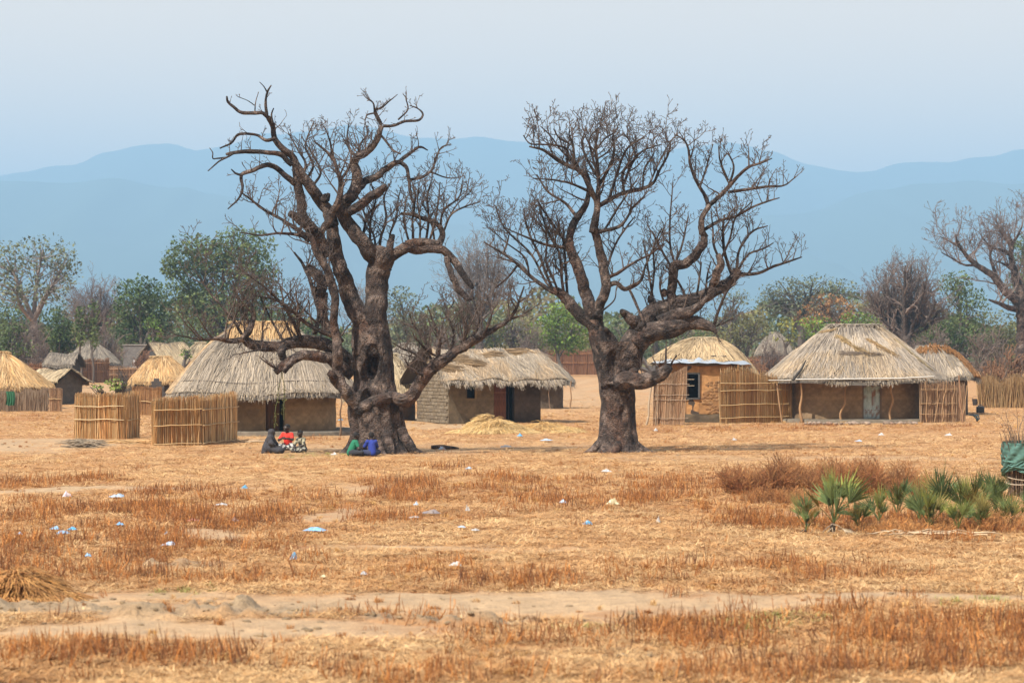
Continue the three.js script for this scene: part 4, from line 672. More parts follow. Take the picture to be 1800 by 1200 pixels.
{
  const D = 84.3, tr = { D, seed: 1, t: thing('baobab_tree', 'gnarled bare baobab on the left with a hollow, fluted trunk', 'tree', [X(668, D), 0, -D]), tw: new MB(), sh: { step: 0.1, tip: 0.0075, dens: 5.2, kink: 0.26, col: [0.11, 0.078, 0.062] } };
  const L = (...a) => limb(tr, 'limb', ...a), S = (...a) => limb(tr, 'branch', ...a);
  trunk(tr, [[548, 634, 672], [562, 624, 680], [580, 619, 683], [602, 619, 686], [643, 621, 690], [672, 622, 692], [690, 618, 696], [712, 614, 702], [727, 616, 704], [747, 621, 706], [768, 624, 708], [782, 622, 714], [792, 618, 722], [802, 613, 730]], { fold0: 676, fold: 0.5, k1: 12, ph: 1.3, zk: 0.9, hollow: [[656, 636, 11, 30, 0.75], [648, 700, 12, 18, 0.35], [650, 660, 14, 26, 0.3]] });
  // roots
  for (const [a, z] of [['700,770,9 716,786,9 735,797,7 762,801,4', 0.3], ['640,780,9 632,792,8 618,801,5', 0.9], ['668,775,9 672,792,8 674,804,6', 1.0], ['690,775,9 700,795,8 708,804,5', 0.8], ['705,755,9 716,776,9 728,792,7 745,799,4', 0.55], ['678,760,10 684,784,9 692,803,6', 0.95], ['655,778,8 650,795,7 644,803,5', 1.0]]) limb(tr, 'root', (x, y, r) => [x, y, r], a, z * 0.55, z);
  L((x, y, r) => [x, y, r], '652,625,30 656,585,27 660,545,22 662,520,21 662,495,20 666,470,21 671,450,22 676,436,18', 0, 0.1);
  L((x, y, r) => [x, y, r], '648,590,22 634,562,20 620,535,17 611,510,15 605,490,14 598,468,14 590,445,13 586,420,12 584,398,11 577,378,8', -0.1, 0.25);
  // upper left: the old crooked arms
  L(r1, '705,800,36 690,740,36 650,680,33 590,600,29 540,530,25 492,440,20 432,388,18 396,332,16 385,270,14 362,226,12', 0.2, 1.0, { dens: 1.2, from: 0.35, len: 0.55 });
  S(r1, '362,226,11 330,206,10 270,206,10 215,200,9 180,174,8 152,150,7 145,118,4', 1.0, 1.4, { dens: 1, len: 0.3 });
  S(r1, '356,215,9 350,180,8 350,130,7 360,90,6 379,58,3', 1.0, 1.1, { dens: 1, len: 0.25 }); S(r1, '358,95,4 340,65,3 318,42,2', 1.05, 1.2); S(r1, '292,204,4 296,150,3 312,94,2', 1.1, 1.0); S(r1, '290,165,3 255,140,2 205,120,1.5', 1.1, 1.3, { tuft: 2, len: 0.3 });
  S(r1, '388,260,7 380,215,5 392,180,3', 1, 1.1);
  L(r1, '690,960,34 640,892,36 592,812,33 552,752,28 532,650,25 516,560,24 505,460,19 500,438,14', 0.4, 0.5, { dens: 0.5, len: 0.6 });
  L(r1, '600,822,26 560,790,24 515,755,22 478,734,18', 0.5, 0.8);
  L(r1, '505,575,17 452,532,16 400,492,15 350,478,13 290,505,11 222,530,10 228,590,8 212,650,6 150,712,3', 0.5, 1.5, { dens: 2.0, from: 0.2, len: 0.4 });
  S(r1, '228,535,8 190,522,5 168,502,3', 1.2, 1.3);
  L(r1, '488,480,14 435,428,14 352,412,12 260,408,12 182,415,10 140,422,7', 0.7, 1.3, { dens: 1.6, from: 0.15, len: 0.35 }); S(r1, '185,415,7 150,435,6 108,458,5 44,512,3', 1.3, 1.5); S(r1, '140,440,5 98,444,4 72,446,3.5 70,412,3 54,390,2', 1.3, 1.4);
  L(r1, '400,338,10 352,350,9 302,322,8 206,318,7 172,360,6 108,392,4', 1.0, 0.4, { dens: 2.2, from: 0.1, len: 0.35 });
  // the middle, crossing stems
  L(r1, '985,1060,42 930,985,46 880,915,42 830,845,40 780,780,35 745,715,31 728,680,26', 0.1, 0.6, { dens: 0.4, len: 0.7 });
  L(r1, '735,740,32 762,700,33 795,650,34 826,590,32 831,530,28 815,470,25 830,440,21 872,420,20 920,370,17 950,318,15 962,272,13', 0.4, 0.2, { dens: 2.2, from: 0.35, len: 0.7 });
  S(r1, '962,272,11 938,228,10 926,190,8 960,178,5 1000,145,4 1045,108,2', 0.2, 0.1, { dens: 3, len: 0.4 }); S(r1, '926,195,6 915,150,4 900,135,3', 0.2, 0.4, { tuft: 4, len: 0.6 }); S(r1, '925,205,5 885,215,4 875,240,3', 0.2, 0.6, { tuft: 4, len: 0.6 });
  S(r1, '970,274,9 1030,270,9 1082,250,8 1165,240,7 1179,212,6 1152,182,4 1110,166,3', 0.2, -0.5, { dens: 2.5, len: 0.35 }); S(r1, '1050,240,5 1100,185,4 1090,130,3', 0, -0.1, { tuft: 3, len: 0.5 });
  S(r1, '962,325,7 990,362,6 1020,400,5 1062,422,4', 0.2, 0.7, { dens: 3, len: 0.4 });
  L(r1, '815,610,24 845,592,23 882,562,22 930,545,20 972,510,18 1022,475,16 1060,462,13', 0.3, -0.2, { dens: 2.6, len: 0.6 });
  S(r1, '1060,465,12 1090,490,11 1106,550,10 1112,620,8 1126,680,5', -0.2, 0.3, { dens: 1, len: 0.4 }); S(r1, '1062,455,11 1102,425,10 1162,385,7 1205,402,3', -0.2, -0.8, { dens: 4, len: 0.5 });
  S(r1, '1115,558,9 1180,540,8 1230,500,7 1250,440,6 1280,385,4 1328,368,2', -0.1, -0.8, { dens: 3.5, len: 0.5 }); S(r1, '1225,518,5 1300,545,4 1355,548,3 1398,535,2', -0.5, -1.1, { dens: 4, len: 0.45 });
  L(r1, '770,740,26 832,700,27 892,655,27 950,620,24 984,588,17', 0.5, 1.0, { dens: 0.6, len: 0.5 });
  L(r1, '640,835,17 690,752,20 735,672,20 746,580,16 738,535,12 700,440,9 652,392,6 602,352,4', 0.8, 1.0, { dens: 3.0, from: 0.35, len: 0.75 });
  S(r1, '744,560,8 790,490,7 800,420,5 770,360,4', 0.9, 0.7, { dens: 3.5, len: 0.6 }); S(r1, '700,440,6 690,360,5 665,285,3', 0.9, 1.1, { dens: 4, len: 0.5, tuft: 3 }); S(r1, '830,440,9 790,390,7 780,330,5 790,255,3', 0.2, 0.0, { dens: 3.5, len: 0.5 }); S(r1, '845,430,7 850,370,5 890,310,4 880,270,3', 0.2, -0.3, { dens: 4, len: 0.5 });
  S(r1, '548,540,9 560,470,7 520,400,5 470,310,3', 0.7, 0.1, { dens: 3.5, len: 0.6 }); S(r1, '560,560,9 600,480,7 560,380,5 605,250,3', 0.6, -0.3, { dens: 3.2, len: 0.6 }); S(r1, '590,600,8 640,520,6 600,430,5 540,330,3', 0.5, -0.6, { dens: 3.5, len: 0.6 });
  S(r1, '660,650,28 670,658,20 684,628,8', 0.5, 0.6);
  // right fork and its elbow
  L(r1, '945,1010,34 985,975,30 1030,948,30 1090,918,29 1150,925,28 1220,915,26 1282,928,23 1332,972,20 1382,1042,18 1430,1108,15 1444,1132,8', 0.1, 0.5, { dens: 0.5, len: 0.6 });
  L(r1, '1305,965,18 1318,1020,18 1332,1062,18 1370,1140,18 1422,1185,14 1442,1180,8', 0.4, 0.7);
  L(r1, '985,990,26 1005,930,22 1012,880,18 1020,850,12', 0.15, 0.3); L(r1, '1090,900,20 1140,888,24 1200,888,22 1268,892,18', 0.3, 0.35);
  L(r1, '1262,905,18 1274,880,18 1280,840,16 1256,790,14 1202,770,13 1142,745,12 1062,735,7', 0.35, 0.0, { dens: 1.6, from: 0.2, len: 0.8 });
  for (const [a, z] of [['1130,900,8 1125,760,6 1140,640,5 1120,560,3', 0.2], ['1195,900,8 1210,760,6 1205,640,5 1230,540,3', -0.3], ['1270,830,7 1290,720,6 1370,650,5 1390,560,3', 0.1], ['1215,880,7 1250,740,6 1265,640,4 1270,570,3', 0.5], ['1285,840,7 1330,740,6 1400,700,5 1480,675,3', 0.4], ['900,945,9 900,850,8 905,760,6 930,650,5 900,560,3', -0.4], ['952,985,9 955,880,8 985,760,7 975,650,5 1010,570,3', -0.1], ['862,890,8 870,820,7 890,740,6 950,690,5', -0.5], ['1015,955,8 1005,850,6 1040,760,5 1045,680,4 1065,600,3', 0.1], ['1110,905,7 1080,770,5 1090,660,4', 0.0], ['1240,900,6 1225,770,5 1180,680,4 1195,590,3', -0.4], ['925,970,8 925,870,6 880,760,5 840,650,4', -0.6], ['1300,800,5 1350,700,4 1440,610,3', -0.2], ['1160,905,7 1165,770,5 1150,680,4 1160,600,3', 0.4]]) S(r1, a, z * 0.3, z, { dens: 4.2, from: 0.15, len: 0.62, curl: 0.06 });
  // left stem and the low left limbs
  L(rt, '340,760,46 290,690,58 215,590,52 170,510,46 158,420,46 160,300,46 150,180,42 128,60,36 130,-60,34 134,-180,38 110,-300,38 60,-440,36 -20,-560,30 -70,-690,24 -120,-720,16', 0.5, 1.2, { dens: 1.0, from: 0.5, len: 0.8 });
  L(rt, '205,590,40 150,530,40 105,470,34 75,452,22', 0.6, 0.9);
  S(r1, '572,858,13 520,822,12 440,770,9 350,720,7 270,660,5 215,620,3', 1.1, 1.5, { dens: 3.8, len: 0.75 }); S(r1, '580,880,12 530,850,10 420,840,7 320,850,5 210,835,3', 1.1, 1.7, { dens: 3.8, len: 0.7 });
  L(r2, '905,690,36 860,650,38 800,598,36 720,558,34 620,556,32 540,576,28 460,580,26 392,566,24 350,536,20', -0.3, 0.9, { dens: 1.6, up: 0.8, len: 0.9 });
  S(r2, '352,540,17 380,500,16 400,440,13 396,390,9 360,340,6', 0.9, 0.8, { dens: 3, len: 0.95, dx: -0.4 }); S(r2, '360,545,16 290,550,13 232,540,11 160,545,7 90,535,4 20,520,2', 0.9, 1.6, { dens: 3.4, len: 0.95, up: 0.7, tuft: 4, dx: -0.35 });
  S(r2, '345,520,9 290,430,7 200,330,5 130,230,3', 0.9, 0.6, { dens: 3.2, len: 1.0 }); S(r2, '390,480,8 330,360,6 300,260,4', 0.8, 0.1, { dens: 3.2, len: 0.9 }); S(r2, '640,560,11 600,470,9 540,370,7 430,270,5 320,190,3', 0.3, 0.9, { dens: 2.8, len: 0.9 }); S(r2, '560,575,8 500,470,6 450,370,4 420,300,3', 0.4, 0.2, { dens: 3, len: 0.85 }); S(r2, '800,530,14 700,490,11 640,450,10 590,400,8 500,350,6 400,330,3', 0.6, 1.3, { dens: 4.0, len: 0.9 }); S(r2, '700,520,12 720,420,12 690,300,10 650,190,8 600,120,5', 0.0, -0.6, { dens: 3.2, len: 0.9 });
  S(r2, '720,330,30 735,270,28 700,220,26 660,190,20', -0.2, -0.5, { dens: 1.5, len: 0.7 }); L(r2, '830,560,22 760,480,22 740,400,24 735,320,28', -0.1, -0.3);
  L(r2, '880,720,28 830,680,28 770,638,28 700,620,27 640,622,26 590,642,24 545,672,22 508,704,16', 0.2, 1.3, { dens: 0.6, len: 0.6 }); L(r2, '600,636,18 575,670,16 548,704,12', 1.1, 1.3); L(r2, '548,640,20 540,605,22 548,585,16', 1.1, 1.0);
  S(r2, '520,690,6 470,660,4 430,630,2', 1.3, 1.6, { dens: 5, len: 0.5 }); S(r2, '460,590,6 400,600,4 300,620,2', 1.1, 1.6, { dens: 4, len: 0.5 });
  // right limb that crosses the trunk's foot
  L(rt, '340,790,50 390,745,56 450,708,54 540,680,52 630,662,54 700,690,60 745,690,62 800,630,60 850,550,58 910,470,54 980,400,52 1060,340,48 1180,260,42 1320,160,34', 0.45, 0.95, { dens: 1.4, from: 0.55, len: 0.75, up: 0.9 });
  L(r2, '1420,585,24 1470,550,22 1525,518,20 1580,490,14 1642,450,10 1682,390,8 1720,285,4', 0.9, 0.4, { dens: 3.4, len: 0.8 }); S(r2, '1640,452,6 1720,420,4 1795,368,2', 0.6, 0.2, { dens: 3, len: 0.5 });
  for (const [a, z] of [['1250,680,10 1200,620,8 1130,590,5 1080,560,3', 1.4], ['1270,660,9 1240,560,7 1180,470,5 1160,420,3', 0.6], ['1300,650,9 1310,540,7 1270,440,5 1250,380,3', 1.1], ['1350,620,9 1380,520,7 1350,420,5 1380,360,3', 0.5], ['1400,600,9 1440,500,7 1410,400,5', 1.2], ['1330,640,8 1250,600,6 1180,520,4', 1.6], ['1440,570,8 1500,470,6 1480,370,4', 0.3], ['1230,720,8 1170,690,6 1140,640,4', 1.5], ['1520,520,6 1560,430,5 1540,330,3', 0.7]]) S(r2, a, 0.9, z, { dens: 5.0, len: 0.7, curl: 0.05 });
  // hanging cord with a few leaves
  tr.tw.build('twigs', M.twig, tr.t).userData.kind = 'stuff';
  for (const [x0, x1, y1, lbl] of [[494, 481, 752, 'thin leafy creeper hanging from the low left limb, left strand'], [497, 499, 738, 'thin leafy creeper hanging from the low left limb, right strand']]) {
    const dd = D - 1.3, m = new MB(), rn = RNG(x1), pts = []; for (let k = 0; k <= 8; k++) { const p = at(lerp(x0, x1, k / 8), lerp(652, y1, k / 8), dd); p.x += rn.r(-0.03, 0.03); pts.push(p); } m.tube(pts, pts.map(() => 0.012), 4, [0.10, 0.11, 0.03]);
    for (let k = 0; k < 34; k++) { const p = pts[Math.min(7, 3 + Math.floor(rn() * 5))].clone().add(V(rn.r(-0.07, 0.07), rn.r(-0.2, 0.2), rn.r(-0.05, 0.05))), s = 0.024, a = rn.r(0, 6); m.quad(p, p.clone().add(V(Math.cos(a) * s, Math.sin(a) * s, 0.02)), p.clone().add(V(Math.cos(a + 0.8) * s * 1.4, Math.sin(a + 0.8) * s * 1.4, 0)), p.clone().add(V(Math.cos(a + 1.6) * s, Math.sin(a + 1.6) * s, -0.02)), [0.17, 0.16, 0.05]); }
    tag(m.build('creeper', M.leaf), lbl, 'creeper');
  }
}
const r5 = (x, y, r) => [1300 + x / 3.6, 360 + y / 3.6, r / 3.6];
{ // the spreading bare tree at the right edge
  const D = 228, tr = { D, seed: 500, t: thing('baobab_tree', 'large spreading bare baobab rising at the right edge', 'tree', [X(1803, D), 0, -D]), tw: new MB(), sh: { step: 0.24, tip: 0.016, dens: 2.3, kink: 0.24, col: [0.17, 0.13, 0.115] } };
  const B = (a, z0, z1, o) => limb(tr, 'limb', r5, a, z0, z1, { dens: 1.5, len: 2.3, from: 0.2, ...o });
  limb(tr, 'trunk', r5, '1822,1020,84 1815,930,68 1812,800,58 1808,680,55 1800,590,52', 0, 0);
  B('1790,640,44 1745,590,34 1680,540,27 1610,450,22 1510,385,18 1440,320,14 1385,245,11 1370,190,6', 0, 1); B('1800,600,40 1770,520,30 1742,430,24 1722,320,18 1726,240,13 1705,190,6', 0, -1); B('1725,320,12 1660,285,9 1600,272,7 1540,205,4', -0.5, 0.6); B('1650,500,14 1610,400,11 1590,320,8 1620,240,4', 0.3, -1); B('1500,380,10 1430,380,7 1350,340,5 1280,300,3', 0.8, 1.6); B('1400,270,8 1330,230,6 1270,200,3', 0.9, 0.2); B('1760,660,22 1700,650,17 1640,620,12 1580,600,6', 0.3, 1.6); B('1740,420,12 1690,380,9 1640,360,5', -0.6, 0.8); B('1810,600,40 1850,480,30 1870,350,22 1850,230,10', 0, 0.4); B('1730,250,9 1770,180,7 1790,140,4', -0.9, -0.3);
  tr.tw.build('twigs', M.twig, tr.t).userData.kind = 'stuff';
}
{
  const D = 85.5, tr = { D, k: 1.0, seed: 200, t: thing('baobab_tree', 'bare dark baobab with a smooth single trunk right of centre', 'tree', [X(1088, D), 0, -D]), tw: new MB(), sh: { step: 0.1, tip: 0.0075, dens: 5.6, kink: 0.24, col: [0.095, 0.064, 0.048] } };
  const L = (...a) => limb(tr, 'limb', ...a), S = (...a) => limb(tr, 'branch', ...a);
  trunk(tr, [[600, 1040, 1128], [629, 1045, 1122], [655, 1049, 1116], [681, 1053, 1116], [706, 1058, 1117], [732, 1057, 1116], [758, 1054, 1117], [772, 1051, 1119], [783, 1047, 1122], [791, 1041, 1127], [799, 1033, 1135]], { fold0: 700, fold: 0.07, k1: 7, ph: 4.1, zk: 0.9, hollow: [[1093, 725, 5, 14, 0.12], [1076, 640, 8, 26, 0.25]] });
  for (const [a, z] of [['1112,776,9 1126,788,8 1142,795,5 1160,799,3', 0.3], ['1056,778,9 1044,790,7 1026,798,4', 0.5], ['1085,780,9 1082,794,7 1078,803,4', 0.9], ['1100,784,8 1104,796,6 1110,803,4', 0.8]]) limb(tr, 'root', (x, y, r) => [x, y, r], a, z * 0.5, z);
  L(r4, '690,770,78 650,660,62 615,560,52 592,470,46 582,420,42', 0.1, 0.1);
  L(r4, '640,560,34 575,450,36 510,402,36 445,325,30 398,282,26 360,270,18', 0.1, -0.2, { dens: 0.6, len: 0.7 });
  S(r4, '370,280,14 335,262,12 240,190,10 155,112,8 62,52,6 0,15,4', -0.2, -0.6, { dens: 3.4, len: 0.8 }); S(r4, '180,135,7 130,200,6 60,260,4', -0.4, -0.1, { dens: 3, len: 0.5 }); S(r4, '240,195,6 220,100,5 120,20,4 30,-60,3', -0.3, -0.9, { dens: 4.2, len: 0.8 });
  L(r4, '585,430,34 566,370,32 542,300,31 518,220,30 492,140,30 462,60,26 452,0,22 470,-70,20 492,-110,19 530,-160,17 550,-225,14 556,-290,11 540,-360,8', 0.1, -0.3, { dens: 1.4, from: 0.3, len: 0.8 });
  L(r4, '592,420,34 606,370,31 640,282,26 642,200,25 622,100,24 600,-5,23 582,-60,22', 0.2, 0.3, { dens: 0.5, len: 0.7 });
  L(r3, '582,770,26 590,700,20 600,620,18 562,545,16 522,462,14 442,420,12 382,386,10 312,340,8 240,322,4', 0.3, 0.9, { dens: 3.4, from: 0.25, len: 0.8 });
  L(r3, '596,660,14 606,560,13 608,480,11 598,400,10 592,300,7 602,200,5 590,100,3', 0.3, 0.0, { dens: 4.2, from: 0.2, len: 0.85 });
  L(r3, '598,640,14 682,592,13 760,562,12 832,546,11 892,520,9 922,460,7 970,370,6 986,300,5 960,240,3', 0.3, -0.6, { dens: 4.0, from: 0.15, len: 0.8 });
  L(r3, '600,775,14 642,765,11 722,740,9 762,690,7 790,640,6 852,580,4', 0.3, 0.9, { dens: 3.8, from: 0.2, len: 0.7 });
  for (const [a, z] of [['512,460,11 482,400,9 470,300,7 452,200,5 455,140,3', 0.9], ['440,420,8 440,340,7 380,310,6 300,300,5 240,285,4 210,200,3', 1.2], ['600,540,9 660,440,8 690,330,6 680,220,4 710,110,3', 0.6], ['740,560,9 738,450,8 800,380,6 770,260,5 740,180,3', -0.2], ['740,520,8 790,400,7 850,340,5 940,300,3', -0.7], ['600,480,8 540,380,7 520,260,5 540,140,3', -0.5], ['560,540,8 500,440,7 400,330,5 350,200,4 300,100,3', 0.2], ['660,600,9 700,480,7 760,330,6 850,220,4', 0.7], ['560,560,8 470,520,7 380,500,5 260,490,3', 1.0], ['500,700,10 430,620,8 340,560,6 280,470,4', -0.5], ['870,530,6 920,420,5 960,340,4 1000,230,3', -0.9], ['600,330,6 640,240,5 700,160,4', 0.4], ['450,290,6 400,230,5 370,130,3', 0.8], ['610,600,8 600,470,7 570,360,6 560,240,4 620,90,3', 0.9], ['840,540,6 850,440,5 900,350,4 880,240,3', -0.3], ['640,760,7 700,660,6 740,600,5 820,480,3', 0.8]]) S(r3, a, 0.3, z, { dens: 4.6, from: 0.15, len: 0.72 });
  // shoots low on the left fork
  for (const [a, z] of [['372,276,9 345,220,8 300,100,7 230,-60,5 210,-160,3', 0.1], ['425,308,9 415,230,8 400,80,7 330,-60,6 290,-200,4', 0.3], ['442,322,9 438,230,8 430,100,7 420,-60,5', -0.5], ['385,280,8 340,240,7 250,80,6 110,-60,5 60,-180,3', -0.6], ['470,70,12 420,45,10 330,30,8 250,0,6 110,-60,3', 0.2], ['400,290,8 380,240,7 330,120,6 330,-20,5 260,-120,3', 0.9], ['470,60,7 350,-100,6 280,-210,4', 0.7]]) S(r4, a, -0.1, z, { dens: 4.4, from: 0.1, len: 0.75 });
  S(r4, '650,250,14 700,232,13 742,264,12 792,246,11 832,214,8 852,150,6 890,60,5 920,0,3', 0.2, 0.5, { dens: 3.2, len: 0.6 }); S(r4, '648,210,11 722,170,9 782,130,7 880,80,5 960,20,3', 0.2, 0.9, { dens: 3.6, len: 0.6 }); S(r4, '650,150,7 700,20,6 760,-70,5 800,-120,3', 0.2, -0.4, { dens: 5, len: 0.8 });
  S(r4, '770,268,7 800,330,7 830,400,7 850,450,7', 0.5, 0.7); S(r4, '628,378,6 690,320,4 700,260,3', 0.4, 0.6, { tuft: 3, len: 0.5 });
  // right mass
  L(r4, '705,790,86 735,690,82 772,590,78 822,500,72 856,440,60', 0.1, 0.3);
  L(r4, '800,560,64 850,510,58 905,485,50 1000,472,46 1080,440,41 1150,446,34 1195,462,24 1216,480,15 1228,498,7', 0.3, 0.9, { dens: 2.6, from: 0.2, len: 0.55, tuft: 6 });
  L(r4, '830,500,60 862,430,55 922,382,54 1000,352,52 1080,330,46 1152,308,39 1222,268,33 1290,230,28 1322,190,27 1338,158,24', 0.2, -0.3, { dens: 2.4, from: 0.15, len: 0.6 });
  L(r4, '930,440,40 1010,405,38 1080,385,30 1140,350,20 1180,300,10', 0.5, 0.7, { dens: 3, len: 0.6 });
  S(r4, '1335,182,12 1382,186,10 1450,180,9 1542,140,8 1622,115,6 1680,95,3', -0.3, -0.6, { dens: 4.0, len: 0.65 }); S(r4, '1312,190,10 1292,140,9 1270,50,8 1264,-40,7 1272,-130,4', -0.3, 0.1, { dens: 4, len: 0.75 });
  S(r4, '1335,165,9 1350,60,7 1420,-40,6 1500,-70,3', -0.3, -0.9, { dens: 4.2, len: 0.75 }); S(r4, '1345,160,7 1400,80,6 1480,50,5 1530,20,3', -0.3, 0.4, { dens: 4.2, len: 0.6 });
  L(r4, '990,350,26 996,260,26 1002,190,26 1006,142,28 1062,130,25 1120,82,25 1160,22,23 1166,-20,20', 0.1, 0.2, { dens: 1.5, from: 0.3, len: 0.6 });
  L(r3, '1166,800,21 1152,742,17 1160,680,15 1192,630,14', 0.2, 0.2);
  L(r3, '1190,640,12 1162,570,10 1122,500,9 1092,420,8 1080,330,6 1062,250,4', 0.2, 0.6, { dens: 3.6, from: 0.2, len: 0.7, tuft: 4 }); L(r3, '1190,632,13 1240,590,12 1290,540,11 1342,480,9 1402,430,8 1462,410,6 1522,384,3', 0.2, -0.4, { dens: 3.6, from: 0.1, len: 0.7 });
  S(r3, '1290,562,9 1382,550,8 1482,535,7 1590,525,5 1645,485,3', -0.1, 0.2, { dens: 3.6, from: 0.15, len: 0.6, tuft: 3 }); S(r3, '1168,758,10 1242,715,9 1330,690,7 1422,640,6 1502,610,5 1562,592,3', 0.2, 0.7, { dens: 4, from: 0.1, len: 0.65 });
  S(r3, '1290,545,7 1320,430,6 1290,350,4', -0.1, -0.4, { dens: 3.6, len: 0.7 }); S(r3, '1140,540,6 1180,420,5 1210,300,3', 0.4, 0.1, { dens: 3.8, len: 0.6 }); S(r3, '1290,500,6 1250,400,5 1240,320,3', -0.2, 0.3, { dens: 3.8, len: 0.6 });
  L(r4, '1200,300,24 1212,250,23 1232,180,23 1252,120,22 1236,80,15', -0.1, 0.3, { dens: 1, len: 0.6 });
  for (const [a, z] of [['1240,95,8 1215,30,7 1210,-60,5 1200,-150,3', 0.4], ['1250,110,8 1300,0,6 1330,-110,5 1420,-200,3', 0.8], ['1010,150,8 985,20,6 985,-110,5 1000,-300,3', 0.1], ['990,150,7 930,40,6 890,-40,5', 0.5], ['1010,140,7 1050,20,6 1080,-120,4', -0.3], ['900,340,7 875,200,6 860,100,5 840,0,3', 0.2], ['880,330,7 900,180,6 900,40,5 940,-60,3', 0.6], ['1120,330,7 1140,200,6 1150,120,4', 0.4], ['1170,300,7 1180,200,5 1200,120,4', -0.5], ['1080,330,7 1030,230,6 960,140,4', 0.8], ['1210,470,10 1240,380,8 1290,270,6 1340,230,3', 0.9], ['1225,460,6 1270,440,4 1330,410,2', 0.9], ['960,360,6 930,250,5 940,170,3', 0.7]]) S(r4, a, 0.1, z, { dens: 4.6, from: 0.1, len: 0.65 });
  L(r4, '820,440,34 780,425,30 745,398,24 730,380,14', 0.3, 0.6, { dens: 1, len: 0.3 }); L(r4, '900,345,22 885,325,22 878,310,14', 0.1, 0.2); L(r4, '960,290,18 945,270,14', 0.2, 0.3); L(r4, '690,560,30 672,520,26 655,495,18 640,470,10', 0.4, 0.7);
  L(r4, '720,760,50 760,738,46 830,748,44 905,728,38 952,700,34 985,668,22', 0.5, 1.2, { dens: 0.4, len: 0.4 }); L(r4, '760,735,34 790,700,26 800,690,14', 0.7, 0.9);
  for (const [a, z] of [['960,690,7 962,610,6 965,540,3', 1.1], ['985,670,6 1000,640,5 1020,615,3', 1.2], ['930,700,6 905,650,4 890,620,2', 1.0]]) S(r4, a, 1.1, z, { dens: 3, len: 0.3 });
  tr.tw.build('twigs', M.twig, tr.t).userData.kind = 'stuff';
}
// ---------------------------------------------------------------- trees and bushes behind the village
function leafTree(name, label, cat, o) {             // lobes: [px, py, rx, ry] in the picture at distance D
  const D = o.D, s = D / F, t = thing(name, label, cat, [X(o.px, D), 0, -D], 0, o.group), rnd = RNG(o.seed), lv = new MB(), wd = new MB(), dk = o.wood ?? [0.085, 0.068, 0.056];
  const th = (o.trunkW ?? 9) * s, base = V(0, -0.1, 0), lo = V();
  const lobes = o.lobes.map(([px, py, rx, ry]) => ({ c: at(px, py, D).sub(t.position).add(V(0, 0, rnd.r(-0.5, 0.5) * rx * s)), rx: rx * s, ry: ry * s, rz: rx * s * 0.85 }));
  const fork = V(rnd.r(-0.2, 0.2), Math.max(0.3, Math.min(...lobes.map((l) => l.c.y - l.ry)) * 0.8 + 0.2), 0), trunkM = new MB();
  if (!o.shrub) { const [p, r] = curve([[base, th], [V(0.05, fork.y * 0.5, 0), th * 0.8], [fork, th * 0.7]], 0.6); trunkM.tube(p, r, 8, (k, a, q) => mul3(dk, 0.7 + 0.6 * noise(q.x * 3, q.y, q.z * 3)), (k, a) => 0.85 + 0.3 * noise(k, a, 3)); }
  for (const l of lobes) {
    const st = o.shrub ? base : fork, mid = st.clone().lerp(l.c, 0.5).add(V(rnd.r(-0.4, 0.4), rnd.r(0, 0.4), rnd.r(-0.4, 0.4)));
    const [p, r] = curve([[st, th * 0.55], [mid, th * 0.36], [l.c.clone().add(V(0, l.ry * 0.3, 0)), th * 0.12]], 0.5); wd.tube(p, r, 5, mul3(dk, rnd.r(0.8, 1.3)), null, false);
    for (let k = 0; k < (o.twigs ?? 10); k++) { const e = V(rnd.g(), rnd.g(), rnd.g()).normalize(), q = l.c.clone().add(V(e.x * l.rx * 0.9, e.y * l.ry * 0.9, e.z * l.rz * 0.9)), a = p[Math.floor(lerp(0.4, 0.95, rnd()) * (p.length - 1))]; wd.tube([a, a.clone().lerp(q, 0.5).add(V(rnd.r(-0.2, 0.2), rnd.r(-0.1, 0.3), 0)), q], [th * 0.14, th * 0.09, 0.012], 3, mul3(o.twigC ?? dk, rnd.r(0.8, 1.4)), null, false); }
    const area = (l.rx * l.ry), n = Math.round((o.dens ?? 60) * area * 4.6 * (0.17 / (o.leaf ?? 0.17)) ** 0.6);
    for (let k = 0; k < n; k++) {
      const e = V(rnd.g(), rnd.g(), rnd.g()).normalize(), rad = Math.pow(rnd(), 0.42), w = 0.72 + 0.55 * fbm(e.x * 2.2 + o.seed, e.y * 2.2 + l.c.x, e.z * 2.2, 3);
      const q = l.c.clone().add(V(e.x * l.rx * rad * w, e.y * l.ry * rad * w, e.z * l.rz * rad * w));
      const hole = fbm(q.x * 0.75 + o.seed, q.y * 0.95, q.z * 0.75, 3); if (hole < (o.gap ?? 0.42) || q.y < 0.05) continue;
      const cl = sstep(fbm(q.x * 0.9, q.y * 0.9 + 7, q.z * 0.9 + o.seed, 3), 0.3, 0.7), c = mul3(mix3(o.cols[0], o.cols[1], clamp(cl * 0.8 + rnd.r(-0.2, 0.4), 0, 1)), rnd.r(0.6, 1.4));
      const z = (o.leaf ?? 0.17) * 0.74 * rnd.r(0.5, 1.5), a = V(rnd.g(), rnd.g(), rnd.g()).normalize(), b = V(rnd.g(), rnd.g() * 0.5, rnd.g()); b.addScaledVector(a, -b.dot(a)).normalize(); a.multiplyScalar(z); b.multiplyScalar(z * 0.55);
      const i = lv.v(q.x - a.x, q.y - a.y, q.z - a.z, c), j = lv.v(q.x + b.x, q.y + b.y, q.z + b.z, c), m = lv.v(q.x + a.x, q.y + a.y, q.z + a.z, c), h = lv.v(q.x - b.x, q.y - b.y, q.z - b.z, c); lv.i.push(i, j, m, i, m, h);
    }
  }
  if (!o.shrub) trunkM.build('trunk', M.plain, t);
  wd.build(o.shrub ? 'stems' : 'limbs', M.twig, t);
  lv.build('crown', M.leaf, t).userData.kind = 'stuff';
  return t;
}
